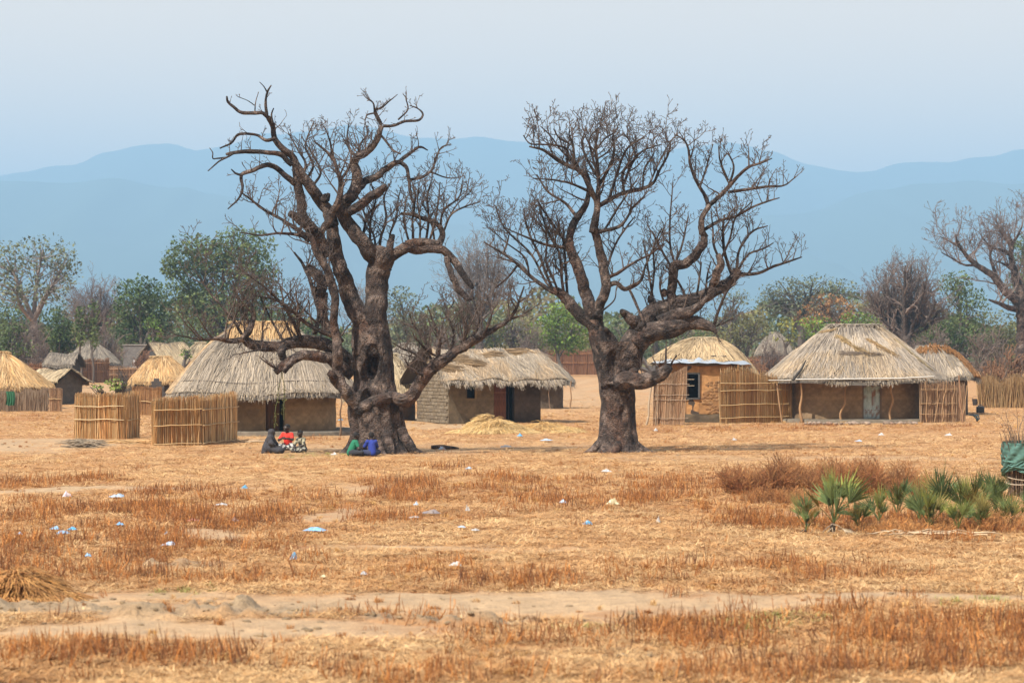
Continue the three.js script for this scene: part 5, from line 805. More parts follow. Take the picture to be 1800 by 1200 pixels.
function bareTree(name, label, cat, o) {             // trunk, spreading limbs and a mist of fine twigs
  const D = o.D, s = D / F, t = thing(name, label, cat, [X(o.px, D), 0, -D], 0, o.group), rnd = RNG(o.seed), wd = new MB(), tw = new MB(), c = o.col ?? [0.13, 0.10, 0.085];
  const W = o.w * s, H = Y(o.top, D), fy = o.fork ? Y(o.fork, D) : 0.2, r0 = (o.trunkW ?? 8) * s, sh = { step: o.step ?? 0.3, tip: o.tip ?? 0.016, dens: o.dens ?? 2.2, kink: 0.26, up: 0.06, col: o.twigC ?? [0.16, 0.12, 0.10] };
  if (o.fork) { const m = new MB(), [p, r] = curve([[V(0, -0.1, 0), r0 * 1.25], [V(0.05, fy * 0.4, 0), r0], [V(0, fy, 0), r0 * 0.85]], 0.4); m.tube(p, r, 10, (k, a, q) => mul3(c, 0.6 + 0.8 * noise(q.x * 3, q.y * 2, q.z * 3)), (k, a) => 0.85 + 0.3 * noise(k * 0.8, a, o.seed)); m.build('trunk', M.bark, t); }
  for (let k = 0; k < (o.n ?? 9); k++) {
    const f = (k + 0.5) / (o.n ?? 9) * 2 - 1, a = f * (o.spread ?? 1.15) + rnd.g() * 0.1, L = H - fy, e = V(Math.sin(a) * W * 0.75 * rnd.r(0.8, 1.05), fy + Math.cos(a * 0.95) * L * rnd.r(0.65, 0.85), rnd.g() * W * 0.7), b = V(f * r0 * 0.6, fy - 0.1, rnd.g() * r0 * 0.4);
    const m = b.clone().lerp(e, 0.5).add(V(Math.sin(a) * W * 0.08, -0.03 * L, rnd.g() * 0.3)), rr = (o.fork ? r0 * 0.45 : 0.05) * rnd.r(0.7, 1.1), [p, r] = curve([[b, rr], [m, rr * 0.62], [e, rr * 0.25]], 0.4);
    wd.tube(p, r, 6, (i, q, w) => mul3(c, 0.7 + 0.6 * noise(w.x * 2, w.y * 2, w.z)), (i) => 0.85 + 0.3 * noise(i * 0.8, k, 4), false);
    for (let j = 0; j < (o.shoots ?? 14); j++) { const i = Math.floor(lerp(0.3, 0.999, rnd()) * (p.length - 1)), T = V().subVectors(p[Math.min(i + 1, p.length - 1)], p[Math.max(0, i - 1)]).normalize(), d = V(rnd.g() * 0.9 + T.x * 0.6, rnd.g() * 0.6 + 0.3 + T.y * 0.5, rnd.g()); shoot(tw, rnd, p[i], d, (o.len ?? 0.2) * H * rnd.r(0.6, 1.2), Math.max(sh.tip, r[i] * 0.5), 2, sh); }
  }
  wd.build('limbs', M.bark, t); tw.build('twigs', M.twig, t).userData.kind = 'stuff';
  return t;
}
const lighten = (o, k) => Object.fromEntries(Object.entries(o).map(([n, v]) => [n, v.map((c) => mul3(c, k))]));
const G = lighten({ dark: [[0.028, 0.048, 0.018], [0.065, 0.095, 0.030]], mid: [[0.045, 0.068, 0.024], [0.10, 0.125, 0.042]], grey: [[0.065, 0.075, 0.042], [0.125, 0.135, 0.075]], bright: [[0.055, 0.095, 0.018], [0.13, 0.19, 0.035]], olive: [[0.075, 0.075, 0.03], [0.14, 0.135, 0.05]], yellow: [[0.13, 0.14, 0.028], [0.25, 0.23, 0.05]], rusty: [[0.16, 0.085, 0.035], [0.24, 0.13, 0.055]], brown: [[0.10, 0.072, 0.05], [0.155, 0.115, 0.08]] }, 1.45);
leafTree('shade_tree', 'loose grey-green tree with pale limbs at the left edge', 'tree', { D: 290, px: 60, seed: 1, cols: G.grey, dens: 30, gap: 0.45, leaf: 0.24, twigs: 26, wood: [0.2, 0.16, 0.14], lobes: [[10, 462, 50, 40], [70, 450, 62, 42], [118, 470, 30, 36], [30, 510, 60, 36], [95, 510, 42, 34]] });
leafTree('shade_tree', 'tall full green tree behind the large left hut, the highest of the left side', 'tree', { D: 285, px: 392, seed: 2, cols: G.mid, dens: 62, gap: 0.36, leaf: 0.22, trunkW: 12, lobes: [[345, 450, 58, 42], [425, 432, 62, 38], [390, 470, 80, 50], [455, 500, 46, 60], [325, 520, 42, 46], [395, 545, 90, 52], [300, 470, 20, 24]] });
leafTree('shade_tree', 'dark green rounded tree left of the tallest left tree', 'tree', { D: 270, px: 248, seed: 3, cols: G.dark, dens: 74, gap: 0.35, leaf: 0.2, lobes: [[245, 515, 48, 32], [225, 560, 40, 44], [275, 560, 36, 46], [250, 590, 56, 34]] });
leafTree('bush', 'dark green bush above the little thatched shelter', 'bush', { D: 232, px: 108, seed: 4, shrub: true, cols: G.dark, dens: 105, gap: 0.3, leaf: 0.16, lobes: [[106, 580, 24, 28], [100, 602, 20, 22], [118, 605, 14, 20]] });
leafTree('sapling', 'slim green sapling in front of the grey conical thatch, left of its pair', 'tree', { D: 226, px: 142, seed: 5, cols: G.mid, dens: 80, gap: 0.32, leaf: 0.15, trunkW: 2.5, lobes: [[142, 560, 12, 26], [142, 590, 11, 22]] });
leafTree('sapling', 'slim green sapling in front of the grey conical thatch, right of its pair', 'tree', { D: 226, px: 163, seed: 6, cols: G.mid, dens: 80, gap: 0.3, leaf: 0.15, trunkW: 2.5, lobes: [[164, 550, 12, 24], [162, 580, 12, 26], [166, 600, 9, 14]] });
leafTree('bush', 'bright green bush in front of the dark rounded left tree', 'bush', { D: 250, px: 268, seed: 7, shrub: true, cols: G.bright, dens: 80, gap: 0.36, leaf: 0.16, lobes: [[266, 568, 16, 15], [272, 590, 16, 22]] });
leafTree('bush', 'light green bush at the left edge under the loose grey-green tree', 'bush', { D: 240, px: 20, seed: 8, shrub: true, cols: G.mid, dens: 70, gap: 0.38, leaf: 0.17, lobes: [[12, 590, 26, 26], [34, 574, 18, 14], [45, 612, 30, 16], [10, 625, 26, 14]] });
leafTree('bush', 'pale green shrub by the far dark gable', 'bush', { D: 236, px: 330, seed: 9, shrub: true, cols: G.bright, dens: 70, leaf: 0.14, lobes: [[328, 620, 15, 12]] });
leafTree('papaya_shrub', 'leafy green shrub rising behind the reed enclosure furthest left', 'shrub', { D: 112, px: 205, seed: 10, shrub: true, cols: G.yellow.map((c) => [c[0] * 0.62, c[1] * 0.85, c[2]]), dens: 190, gap: 0.40, leaf: 0.085, lobes: [[168, 682, 13, 9], [205, 676, 20, 15], [212, 655, 9, 9], [224, 668, 8, 12]] });
leafTree('shade_tree', 'grey-green tree seen behind the left baobab trunk', 'tree', { D: 300, px: 715, seed: 11, cols: G.grey, dens: 46, gap: 0.4, leaf: 0.2, lobes: [[702, 530, 34, 30], [715, 570, 40, 36], [690, 600, 30, 26]] });
leafTree('bush', 'dull green bushes between the left baobab and the gabled hut roof', 'bush', { D: 280, px: 780, seed: 12, shrub: true, cols: G.mid, dens: 40, gap: 0.44, leaf: 0.2, twigs: 40, lobes: [[765, 585, 40, 30], [830, 545, 40, 40], [850, 590, 44, 28], [800, 610, 50, 16]] });
leafTree('bush', 'bright green leafy tree just left of the right baobab trunk', 'tree', { D: 270, px: 985, seed: 13, cols: G.bright, dens: 60, gap: 0.4, leaf: 0.19, trunkW: 4, lobes: [[985, 552, 42, 26], [960, 580, 34, 28], [1010, 582, 40, 34], [985, 605, 52, 22]] });
leafTree('bush', 'thin olive bush above the small hut beside the gabled hut', 'bush', { D: 285, px: 905, seed: 14, shrub: true, cols: G.olive, dens: 28, gap: 0.46, leaf: 0.2, twigs: 50, twigC: [0.13, 0.1, 0.085], lobes: [[900, 575, 40, 30], [925, 600, 36, 24]] });
leafTree('acacia', 'grey-green spreading acacia right of the right baobab, high on the right', 'tree', { D: 320, px: 1408, seed: 15, cols: G.grey, dens: 36, gap: 0.42, leaf: 0.2, twigs: 24, lobes: [[1385, 512, 46, 24], [1430, 500, 50, 20], [1355, 530, 32, 22], [1415, 540, 66, 30], [1480, 510, 38, 22]] });
leafTree('acacia', 'thin grey-green tree beside the right baobab branches', 'tree', { D: 310, px: 1285, seed: 16, cols: G.grey, dens: 32, gap: 0.44, leaf: 0.2, twigs: 22, lobes: [[1290, 530, 36, 26], [1275, 565, 42, 30], [1320, 575, 36, 30]] });
leafTree('bush', 'olive bush above the orange plastered hut', 'bush', { D: 272, px: 1310, seed: 17, shrub: true, cols: G.olive, dens: 46, gap: 0.4, leaf: 0.18, twigs: 26, lobes: [[1300, 590, 36, 26], [1330, 575, 30, 26], [1255, 598, 30, 20]] });
leafTree('bush', 'yellow-green small tree left of the hipped roof ridge', 'tree', { D: 262, px: 1383, seed: 18, cols: G.yellow, dens: 70, gap: 0.42, leaf: 0.17, trunkW: 3, lobes: [[1383, 572, 18, 14], [1390, 592, 18, 12], [1365, 590, 12, 10]] });
leafTree('bush', 'rust-brown dry bush above the left side of the hipped roof', 'bush', { D: 285, px: 1450, seed: 19, shrub: true, cols: G.rusty, dens: 50, gap: 0.4, leaf: 0.18, twigs: 30, lobes: [[1455, 535, 46, 22], [1440, 560, 46, 24], [1480, 550, 36, 24]] });
leafTree('bush', 'bright green bush directly above the hipped roof ridge', 'bush', { D: 255, px: 1480, seed: 20, shrub: true, cols: G.bright, dens: 72, gap: 0.36, leaf: 0.17, lobes: [[1435, 576, 40, 22], [1510, 568, 38, 22], [1470, 590, 60, 18]] });
leafTree('shade_tree', 'mid green tree between the two bare trees on the right', 'tree', { D: 300, px: 1690, seed: 21, cols: G.mid, dens: 52, gap: 0.38, leaf: 0.2, lobes: [[1680, 500, 34, 28], [1700, 540, 44, 44], [1660, 580, 52, 34], [1715, 590, 46, 36]] });
leafTree('bush', 'dark green bush behind the orange-topped thatch', 'bush', { D: 262, px: 1670, seed: 22, shrub: true, cols: G.dark, dens: 64, gap: 0.36, leaf: 0.18, lobes: [[1640, 590, 36, 26], [1690, 595, 40, 30]] });
leafTree('shade_tree', 'green tree entering at the right edge behind the big bare tree', 'tree', { D: 330, px: 1800, seed: 23, cols: G.mid, dens: 56, gap: 0.36, leaf: 0.22, lobes: [[1806, 440, 28, 30], [1815, 500, 50, 50]] });
leafTree('bush', 'broad mid green bushes filling under the loose tree at the left edge', 'bush', { D: 300, px: 60, seed: 61, shrub: true, cols: G.mid, dens: 50, gap: 0.36, leaf: 0.2, lobes: [[10, 560, 50, 34], [70, 570, 50, 40], [120, 560, 36, 36], [190, 575, 50, 40], [30, 610, 60, 30]] });
leafTree('bush', 'green bushes filling low behind the large left hut', 'bush', { D: 300, px: 400, seed: 62, shrub: true, cols: G.dark, dens: 50, gap: 0.36, leaf: 0.2, lobes: [[340, 590, 50, 36], [430, 590, 60, 36], [500, 570, 46, 40], [560, 590, 50, 30]] });
leafTree('bush', 'mixed green bushes low behind the right baobab', 'bush', { D: 305, px: 1150, seed: 63, shrub: true, cols: G.mid, dens: 46, gap: 0.38, leaf: 0.2, lobes: [[1080, 585, 46, 34], [1150, 575, 50, 36], [1220, 585, 46, 34], [1060, 615, 60, 20]] });
leafTree('bush', 'grey-green bushes low between the hipped roof and the right edge', 'bush', { D: 305, px: 1600, seed: 64, shrub: true, cols: G.olive, dens: 46, gap: 0.38, leaf: 0.2, lobes: [[1550, 590, 46, 34], [1610, 580, 50, 36], [1740, 580, 56, 40], [1790, 600, 46, 36]] });
leafTree('bush', 'olive thicket behind the long reddish reed fence', 'bush', { D: 300, px: 880, seed: 65, shrub: true, cols: G.olive, dens: 46, gap: 0.38, leaf: 0.2, lobes: [[870, 590, 50, 28], [930, 590, 40, 34], [800, 600, 46, 26], [1020, 600, 40, 24]] });
bareTree('bare_tree', 'rounded bare grey-brown tree above the right end of the hipped roof', 'tree', { D: 262, px: 1592, seed: 31, w: 92, top: 438, fork: 590, trunkW: 13, n: 15, shoots: 20, len: 0.2, dens: 2.2, spread: 1.25 });
bareTree('bare_tree', 'bare greyish tree between the loose tree and the dark tree on the left', 'tree', { D: 280, px: 165, seed: 33, w: 70, top: 478, fork: 590, trunkW: 7, n: 11, shoots: 18, len: 0.2, dens: 2, col: [0.16, 0.125, 0.11], twigC: [0.19, 0.15, 0.135] });
bareTree('bare_tree', 'bare twiggy tree touching the right side of the left baobab crown', 'tree', { D: 275, px: 842, seed: 34, w: 72, top: 408, fork: 560, trunkW: 8, n: 12, shoots: 16, len: 0.2, dens: 2, col: [0.17, 0.14, 0.12], twigC: [0.20, 0.165, 0.145] });
bareTree('bare_tree', 'small bare tree seen between the two stems of the left baobab', 'tree', { D: 290, px: 640, seed: 35, w: 40, top: 492, fork: 590, trunkW: 6, n: 8, shoots: 14, len: 0.2, dens: 2, col: [0.17, 0.14, 0.12], twigC: [0.20, 0.165, 0.145] });
for (const [px, top, w, D, seed, label, col] of [
  [50, 545, 40, 245, 41, 'brown leafless thicket under the loose tree at the left'], [190, 560, 30, 255, 42, 'brown leafless thicket left of the dark rounded tree'], [75, 590, 26, 222, 43, 'reddish twiggy shrub behind the left golden hut'],
  [470, 560, 50, 265, 44, 'brown twiggy shrub behind the large left hut roof'], [780, 560, 30, 262, 45, 'brown twiggy shrub left of the gabled hut'], [935, 560, 30, 268, 46, 'dark twiggy shrub between the huts and the right baobab'],
  [1355, 590, 30, 240, 47, 'dark contorted shrub left of the hipped roof'], [1545, 560, 46, 250, 48, 'grey-brown shrub right of the hipped roof ridge'], [1640, 560, 40, 246, 49, 'grey-brown shrub under the rounded bare tree'], [1740, 560, 50, 200, 50, 'dry brown shrub in front of the large right baobab'], [1785, 600, 40, 165, 51, 'rusty twig thicket above the shaggy enclosure at the right edge', [0.22, 0.115, 0.06]], [1745, 625, 30, 160, 52, 'rusty brown scrub left of the twig thicket at the right edge', [0.25, 0.13, 0.065]], [1415, 612, 34, 200, 53, 'rust-coloured scrub behind the left eave of the hipped hut', [0.26, 0.125, 0.055]], [1330, 622, 34, 205, 54, 'rust-coloured scrub behind the orange plastered hut', [0.24, 0.12, 0.055]], [250, 608, 20, 236, 55, 'rusty scrub beside the flat-topped house', [0.24, 0.12, 0.06]],
]) bareTree('dry_shrub', label, 'shrub', { D, px, seed, w, top, n: 14, shoots: 9, len: 0.24, dens: 2.6, step: 0.25, tip: 0.02, col: col ?? [0.13, 0.10, 0.08], twigC: col ?? [0.17, 0.125, 0.10] });
{ // the wood behind, which reads as one mass
  const rnd = RNG(77), mb = new MB();
  for (let k = 0; k < 60000; k++) {
    const px = rnd.r(-60, 1860), D = rnd.r(320, 380), ridge = 540 + 26 * Math.sin(px * 0.011 + 1) + 22 * (fbm(px * 0.02, 3, 1, 3) - 0.5) * 2, py = lerp(ridge, 650, Math.pow(rnd(), 0.8)), p = at(px, py, D), f = fbm(px * 0.03, py * 0.05, 5, 3);
    if (p.y < 0) continue;
    const c = mul3(f > 0.52 ? mix3(G.mid[0], G.grey[1], rnd()) : mix3(G.brown[0], G.olive[1], rnd()), rnd.r(0.7, 1.2)), z = 0.32 * rnd.r(0.6, 1.4), a = V(rnd.g(), rnd.g(), rnd.g()).normalize().multiplyScalar(z), b = V(rnd.g(), rnd.g(), rnd.g()).normalize().multiplyScalar(z * 0.7);
    const i = mb.v(p.x - a.x, p.y - a.y, p.z - a.z, c), j = mb.v(p.x + b.x, p.y + b.y, p.z + b.z, c), m = mb.v(p.x + a.x, p.y + a.y, p.z + a.z, c), h = mb.v(p.x - b.x, p.y - b.y, p.z - b.z, c); mb.i.push(i, j, m, i, m, h);
  }
  tag(mb.build('far_wood', M.leaf), 'distant dull green and brown wood behind the whole village', 'wood', null, 'stuff');
}
// ---------------------------------------------------------------- what covers the ground
function scatter(name, label, cat, geos, mats, N, seed, accept) {
  const rnd = RNG(seed), items = geos.map(() => []), m = new THREE.Matrix4(), q = new THREE.Quaternion(), e = new THREE.Euler();
  for (let k = 0; k < N; k++) {
    const D = 27 * Math.pow(170 / 27, rnd()), x = rnd.r(-1, 1) * (1.5 + D * 0.2), cv = cover(x, D), a = accept(cv, D, rnd, x);
    if (!a) continue;
    e.set(rnd.g() * 0.15, rnd() * 6.283, rnd.g() * 0.15); q.setFromEuler(e);
    items[a.g ?? 0].push([m.compose(V(x, groundY(x, D, cv) - 0.004, -D), q, V(a.s, a.s * (a.h ?? 1), a.s)).clone(), a.c]);
  }
  geos.forEach((g, k) => {
    const im = new THREE.InstancedMesh(g, mats[k] ?? mats[0], items[k].length); im.name = numbered(name); im.castShadow = im.receiveShadow = true;
    items[k].forEach(([mm, c], i) => { im.setMatrixAt(i, mm); im.setColorAt(i, new THREE.Color().setRGB(...c)); });
    tag(im, Array.isArray(label) ? label[k] : label, cat, null, 'stuff'); scene.add(im);
  });
}
const W1 = [1, 1, 1];
function litterTuft(seed, n, flat) {                 // fallen and leaning straws
  const r = RNG(seed), mb = new MB();
  for (let k = 0; k < n; k++) { const a = r.r(0, 6.283), el = flat ? r.r(0.02, 0.3) : r.r(0.2, 1.2), L = r.r(0.05, 0.17) * (flat ? 1.2 : 0.8), p = V(r.r(-0.16, 0.16), flat ? r.r(0, 0.02) : -0.01, r.r(-0.16, 0.16)), d = V(Math.cos(a) * Math.cos(el), Math.sin(el), Math.sin(a) * Math.cos(el)), c = mul3(W1, r.r(0.55, 1.25)), w = r.r(0.0035, 0.0065); const s = V(-Math.sin(a), 0, Math.cos(a)).multiplyScalar(w), e = p.clone().addScaledVector(d, L); mb.quad(p.clone().sub(s), p.clone().add(s), e.clone().addScaledVector(s, 0.5), e.clone().addScaledVector(s, -0.5), c); }
  return mb.geo();
}
function stalkTuft(seed, n) {                        // upright dry weeds with thick brown seed heads
  const r = RNG(seed), mb = new MB();
  for (let k = 0; k < n; k++) { const h = r.r(0.06, 0.27), p = V(r.r(-0.3, 0.3), -0.02, r.r(-0.3, 0.3)), l = V(r.g() * 0.09, 0, r.g() * 0.09), w = r.r(0.0035, 0.0075), c = mul3(W1, r.r(0.5, 1.25)); mb.tube([p, p.clone().addScaledVector(l, 0.4).add(V(0, h * 0.35, 0)), p.clone().addScaledVector(l, 0.8).add(V(r.g() * 0.01, h * 0.7, 0)), p.clone().add(l).add(V(0, h, 0))], [0.004, w, w * 0.9, 0.002], 4, c, null, false);
    for (let j = 0; j < 3; j++) { const a = r.r(0, 6.28), y = r.r(0.2, 0.8) * h, L = r.r(0.015, 0.045), q = p.clone().addScaledVector(l, y / h).add(V(0, y, 0)), e = q.clone().add(V(Math.cos(a) * L, L * r.r(0.2, 0.9), Math.sin(a) * L)), s = V(-Math.sin(a), 0, Math.cos(a)).multiplyScalar(0.0035); mb.quad(q.clone().sub(s), q.clone().add(s), e.clone().add(s), e.clone().sub(s), mul3(c, 1.25)); } }
  return mb.geo();
}
function tussock(seed, n, h) {                       // fine arching grass
  const r = RNG(seed), mb = new MB();
  for (let k = 0; k < n; k++) { const a = r.r(0, 6.283), L = h * r.r(0.5, 1.1), sp = r.r(0.15, 0.9) * L, p = V(r.r(-0.07, 0.07), -0.01, r.r(-0.07, 0.07)), m = p.clone().add(V(Math.cos(a) * sp * 0.4, L * 0.62, Math.sin(a) * sp * 0.4)), e = p.clone().add(V(Math.cos(a) * sp, L * r.r(0.7, 1), Math.sin(a) * sp)), s = V(-Math.sin(a), 0, Math.cos(a)).multiplyScalar(0.0032), c = mul3(W1, r.r(0.5, 1.3)); mb.quad(p.clone().sub(s), p.clone().add(s), m.clone().add(s), m.clone().sub(s), c); mb.quad(m.clone().sub(s), m.clone().add(s), e.clone().addScaledVector(s, 0.3), e.clone().addScaledVector(s, -0.3), c); }
  return mb.geo();
}
const nc = (x, D, s) => fbm(x * 0.8, D * 0.5, s, 3);
scatter('straw_litter', ['flattened pale straw lying over the whole field', 'short leaning straw over the whole field', 'sparse crossed straw over the whole field'], 'dry grass', [litterTuft(1, 24, true), litterTuft(2, 18, false), litterTuft(3, 18, true)], [M.straw], 210000, 11, (c, D, r, x) => {
  if (r() < 1.25 * c.bare + 0.9 * c.clod + 0.15) return null;
  const n = nc(x, D, 31), col = n > 0.5 ? [0.60, 0.36, 0.15] : [0.52, 0.27, 0.095], k = mix3(col, r() < 0.4 ? [0.72, 0.49, 0.24] : [0.42, 0.21, 0.07], r() * 0.8);
  const g = r() < 0.2 ? 1 : r() < 0.5 ? 0 : 2; return { g, s: r.r(0.6, 1.2) * (g === 1 ? 0.7 : 1), h: r.r(0.4, 0.9), c: mix3(k, [0.40, 0.18, 0.05], c.rust * 0.5) };
});
scatter('dry_weeds', ['rust-brown upright seed stalks in patches across the field', 'darker seed stalks in patches across the field'], 'dry grass', [stalkTuft(5, 9), stalkTuft(6, 6)], [M.straw], 270000, 12, (c, D, r, x) => {
  const p = 0.9 * Math.pow(c.rust, 1.2) * (0.5 + nc(x, D, 41)) + 0.006; if (r() > p * (D < 46 ? 0.12 : 0.25) * sstep(fbm(x * 1.5, D * 0.6, 51, 4), 0.40, 0.62)) return null;
  return { g: r() < 0.6 ? 0 : 1, s: r.r(0.45, 1.05) * (0.75 + 0.4 * c.rust) * (D > 95 ? 0.8 : 1), h: r.r(0.7, 1.4), c: mix3([0.30, 0.108, 0.024], r() < 0.4 ? [0.13, 0.05, 0.018] : [0.46, 0.19, 0.045], r()) };
});
scatter('orange_tussock', ['fine orange tussock grass in patches', 'pale upright tussock grass in patches'], 'dry grass', [tussock(7, 60, 0.15), tussock(8, 40, 0.2)], [M.straw], 120000, 13, (c, D, r, x) => {
  if (r() > c.rust * c.rust * (D < 46 ? 0.16 : 0.36) * sstep(fbm(x * 1.8, D * 0.8, 61, 3), 0.42, 0.68) + 0.006 + (D > 108 && D < 135 ? 0.06 : 0)) return null; const g = r() < 0.3 || D > 105 ? 1 : 0;
  return { g, s: r.r(0.35, 0.9), h: r.r(0.35, 0.9), c: g ? mix3([0.60, 0.36, 0.12], [0.46, 0.23, 0.07], r()) : mix3([0.30, 0.115, 0.026], [0.44, 0.19, 0.045], r()) };
});
scatter('green_weed', 'low dusty green weeds in a few damp patches', 'weeds', [tussock(9, 22, 0.1)], [M.straw], 60000, 14, (c, D, r) => (r() > c.green * 0.9 ? null : { s: r.r(0.5, 1.1), h: r.r(0.4, 0.9), c: mix3([0.22, 0.24, 0.055], [0.34, 0.31, 0.10], r()) }));
{ // clods on the ploughed bank
  const g = new THREE.IcosahedronGeometry(0.07, 1), p = g.attributes.position; for (let k = 0; k < p.count; k++) { const v = V(p.getX(k), p.getY(k), p.getZ(k)), f = 0.65 + 0.7 * noise(v.x * 22 + 3, v.y * 22, v.z * 22); p.setXYZ(k, v.x * f, v.y * f * 0.75, v.z * f); } g.computeVertexNormals(); const cc = new Float32Array(p.count * 3).fill(1); g.setAttribute('color', new THREE.BufferAttribute(cc, 3));
  scatter('clods', 'grey-brown earth clods along the low bank in the foreground', 'soil', [g], [M.mud], 90000, 15, (c, D, r) => (r() > c.clod * 0.5 + c.bare * 0.06 + 0.003 ? null : { s: Math.pow(r(), 4) * 0.8 + 0.1, h: r.r(0.6, 1), c: mix3([0.27, 0.18, 0.095], [0.45, 0.31, 0.17], r()) }));
}
// ---------------------------------------------------------------- straw heaps, sticks, stones, buckets
function strawHeap(name, label, px, py, w, h, n, seed, pal) {
  const o = at0(px, py), t = thing(name, label, 'straw', o.toArray()), rnd = RNG(seed), mb = new MB(), core = new MB(), N = 24;
  for (let j = 0; j <= 6; j++) for (let k = 0; k <= N; k++) { const a = k / N * 6.2832, r = Math.sin(j / 6 * Math.PI / 2), y = Math.cos(j / 6 * Math.PI / 2), f = 0.85 + 0.3 * noise(Math.cos(a) * 2, j, Math.sin(a) * 2 + seed); core.v(Math.cos(a) * r * w * 0.46 * f, y * h * 0.82 * f - 0.02, Math.sin(a) * r * w * 0.36 * f, mul3(pal[1], 0.55)); }
  for (let j = 0; j < 6; j++) for (let k = 0; k < N; k++) { const a = j * (N + 1) + k, b = a + N + 1; core.i.push(a, a + 1, b + 1, a, b + 1, b); }
  core.build('heap', M.straw, t);
  for (let k = 0; k < n; k++) {
    const a = rnd() * 6.283, r = Math.pow(rnd(), 0.6), e = r > 0.8 ? 1.15 : 1, y = Math.max(0.02, Math.cos(Math.min(r, 1) * 1.5) * h * (0.6 + 0.75 * noise(a * 1.4, r * 4, seed))), p = V(Math.cos(a) * r * w * 0.5 * e, y, Math.sin(a) * r * w * 0.38 * e), L = rnd.r(0.15, 0.5), b = a + rnd.g() * 0.9, d = V(Math.cos(b) * L, -L * r * 0.55 + rnd.g() * 0.08, Math.sin(b) * L);
    const q = p.clone().add(d); q.y = Math.max(0.01, q.y); mb.tube([p, p.clone().lerp(q, 0.5).add(V(0, rnd.r(0, 0.06), 0)), q], [0.006, 0.007, 0.004], 3, mul3(rnd.pick(pal), rnd.r(0.7, 1.25)), null, false);
  }
  mb.build('straw', M.straw, t).userData.kind = 'stuff'; return t;
}
const STRAW = [[0.58, 0.38, 0.155], [0.66, 0.46, 0.21], [0.48, 0.29, 0.10], [0.62, 0.41, 0.16]];
strawHeap('straw_heap', 'pile of pale yellow straw on the ground in front of the gabled hut', 868, 762, 2.5, 0.52, 4200, 3, STRAW);
strawHeap('straw_heap', 'low spread of orange straw just right of the pale straw pile', 955, 756, 2.2, 0.25, 900, 4, STRAW.map((c) => [c[0] * 0.9, c[1] * 0.82, c[2] * 0.7]));
strawHeap('straw_heap', 'small flat straw scatter left of the right baobab foot', 1000, 760, 1.0, 0.18, 380, 5, STRAW);
strawHeap('dry_tussock', 'large orange dry grass tussock at the lower left edge', 25, 1052, 1.2, 0.34, 2200, 7, [[0.40, 0.19, 0.05], [0.48, 0.24, 0.07], [0.33, 0.14, 0.035]]);
{ const m = new MB(); m.box(V(0, 0.08, 0), [0.5, 0.14, 0.3], [0.02, 0.025, 0.075], 0.2); m.box(V(0.1, 0.17, 0.02), [0.3, 0.06, 0.2], [0.025, 0.03, 0.09], -0.1, 0.1); const o = m.build('cloth_bundle', M.cloth); o.position.copy(at0(836, 752)); o.position.z -= 1; tag(o, 'dark blue cloth bundle left of the pale straw pile', 'cloth'); }
function stickPile(name, label, cat, px, py, w, n, seed, L0, L1, c, flat = 0.25) {
  const o = at0(px, py), t = thing(name, label, cat, o.toArray()), rnd = RNG(seed), mb = new MB();
  for (let k = 0; k < n; k++) { const p = V(rnd.g() * w * 0.45, rnd.r(0.01, flat), rnd.g() * 0.35), a = rnd.g() * 0.8 + (rnd() < 0.5 ? 3.14 : 0), L = rnd.r(L0, L1), d = V(Math.cos(a) * L, rnd.g() * 0.12 * L, Math.sin(a) * L * 0.6), q = p.clone().add(d); q.y = Math.max(0.01, q.y); mb.tube([p, p.clone().lerp(q, 0.5).add(V(0, rnd.r(-0.02, 0.04), 0)), q], [0.014, 0.012, 0.006], 4, mul3(c, rnd.r(0.6, 1.4)), null, false); }
  mb.build('sticks', M.twig, t).userData.kind = 'stuff';
}
stickPile('stick_pile', 'grey pile of thin sticks left of the two-sided reed enclosure', 'sticks', 148, 788, 1.1, 130, 1, 0.2, 0.6, [0.24, 0.185, 0.125]);
stickPile('reed_scatter', 'fallen reeds lying between the two reed enclosures', 'reeds', 228, 781, 1.5, 120, 2, 0.3, 0.8, [0.46, 0.28, 0.12], 0.08);
stickPile('stick_scatter', 'sticks and dry palm fronds fallen at the foot of the palms', 'sticks', 1640, 945, 1.6, 60, 3, 0.15, 0.5, [0.42, 0.30, 0.18], 0.06);
stickPile('stick_scatter', 'stray sticks along the foot of the large left hut', 'sticks', 440, 778, 1.8, 30, 4, 0.3, 0.9, [0.36, 0.26, 0.16], 0.04);
{ const m = new MB(), pts = [V(-0.3, 0.06, 0), V(0, 0.07, 0.03), V(0.3, 0.05, 0), V(0.55, 0.03, -0.03)]; const [p, r] = curve(pts.map((q, k) => [q, [0.06, 0.075, 0.06, 0.03][k]]), 0.06); m.tube(p, r, 10, (k, a, q) => barkCol(V(q.x * 2, q.y * 2, q.z * 2), 6), (k, a) => 0.8 + 0.35 * noise(k * 0.6, a, 2)); const o = m.build('fallen_log', M.bark); o.position.copy(at0(775, 789)); tag(o, 'short grey log lying right of the left baobab foot', 'log'); }
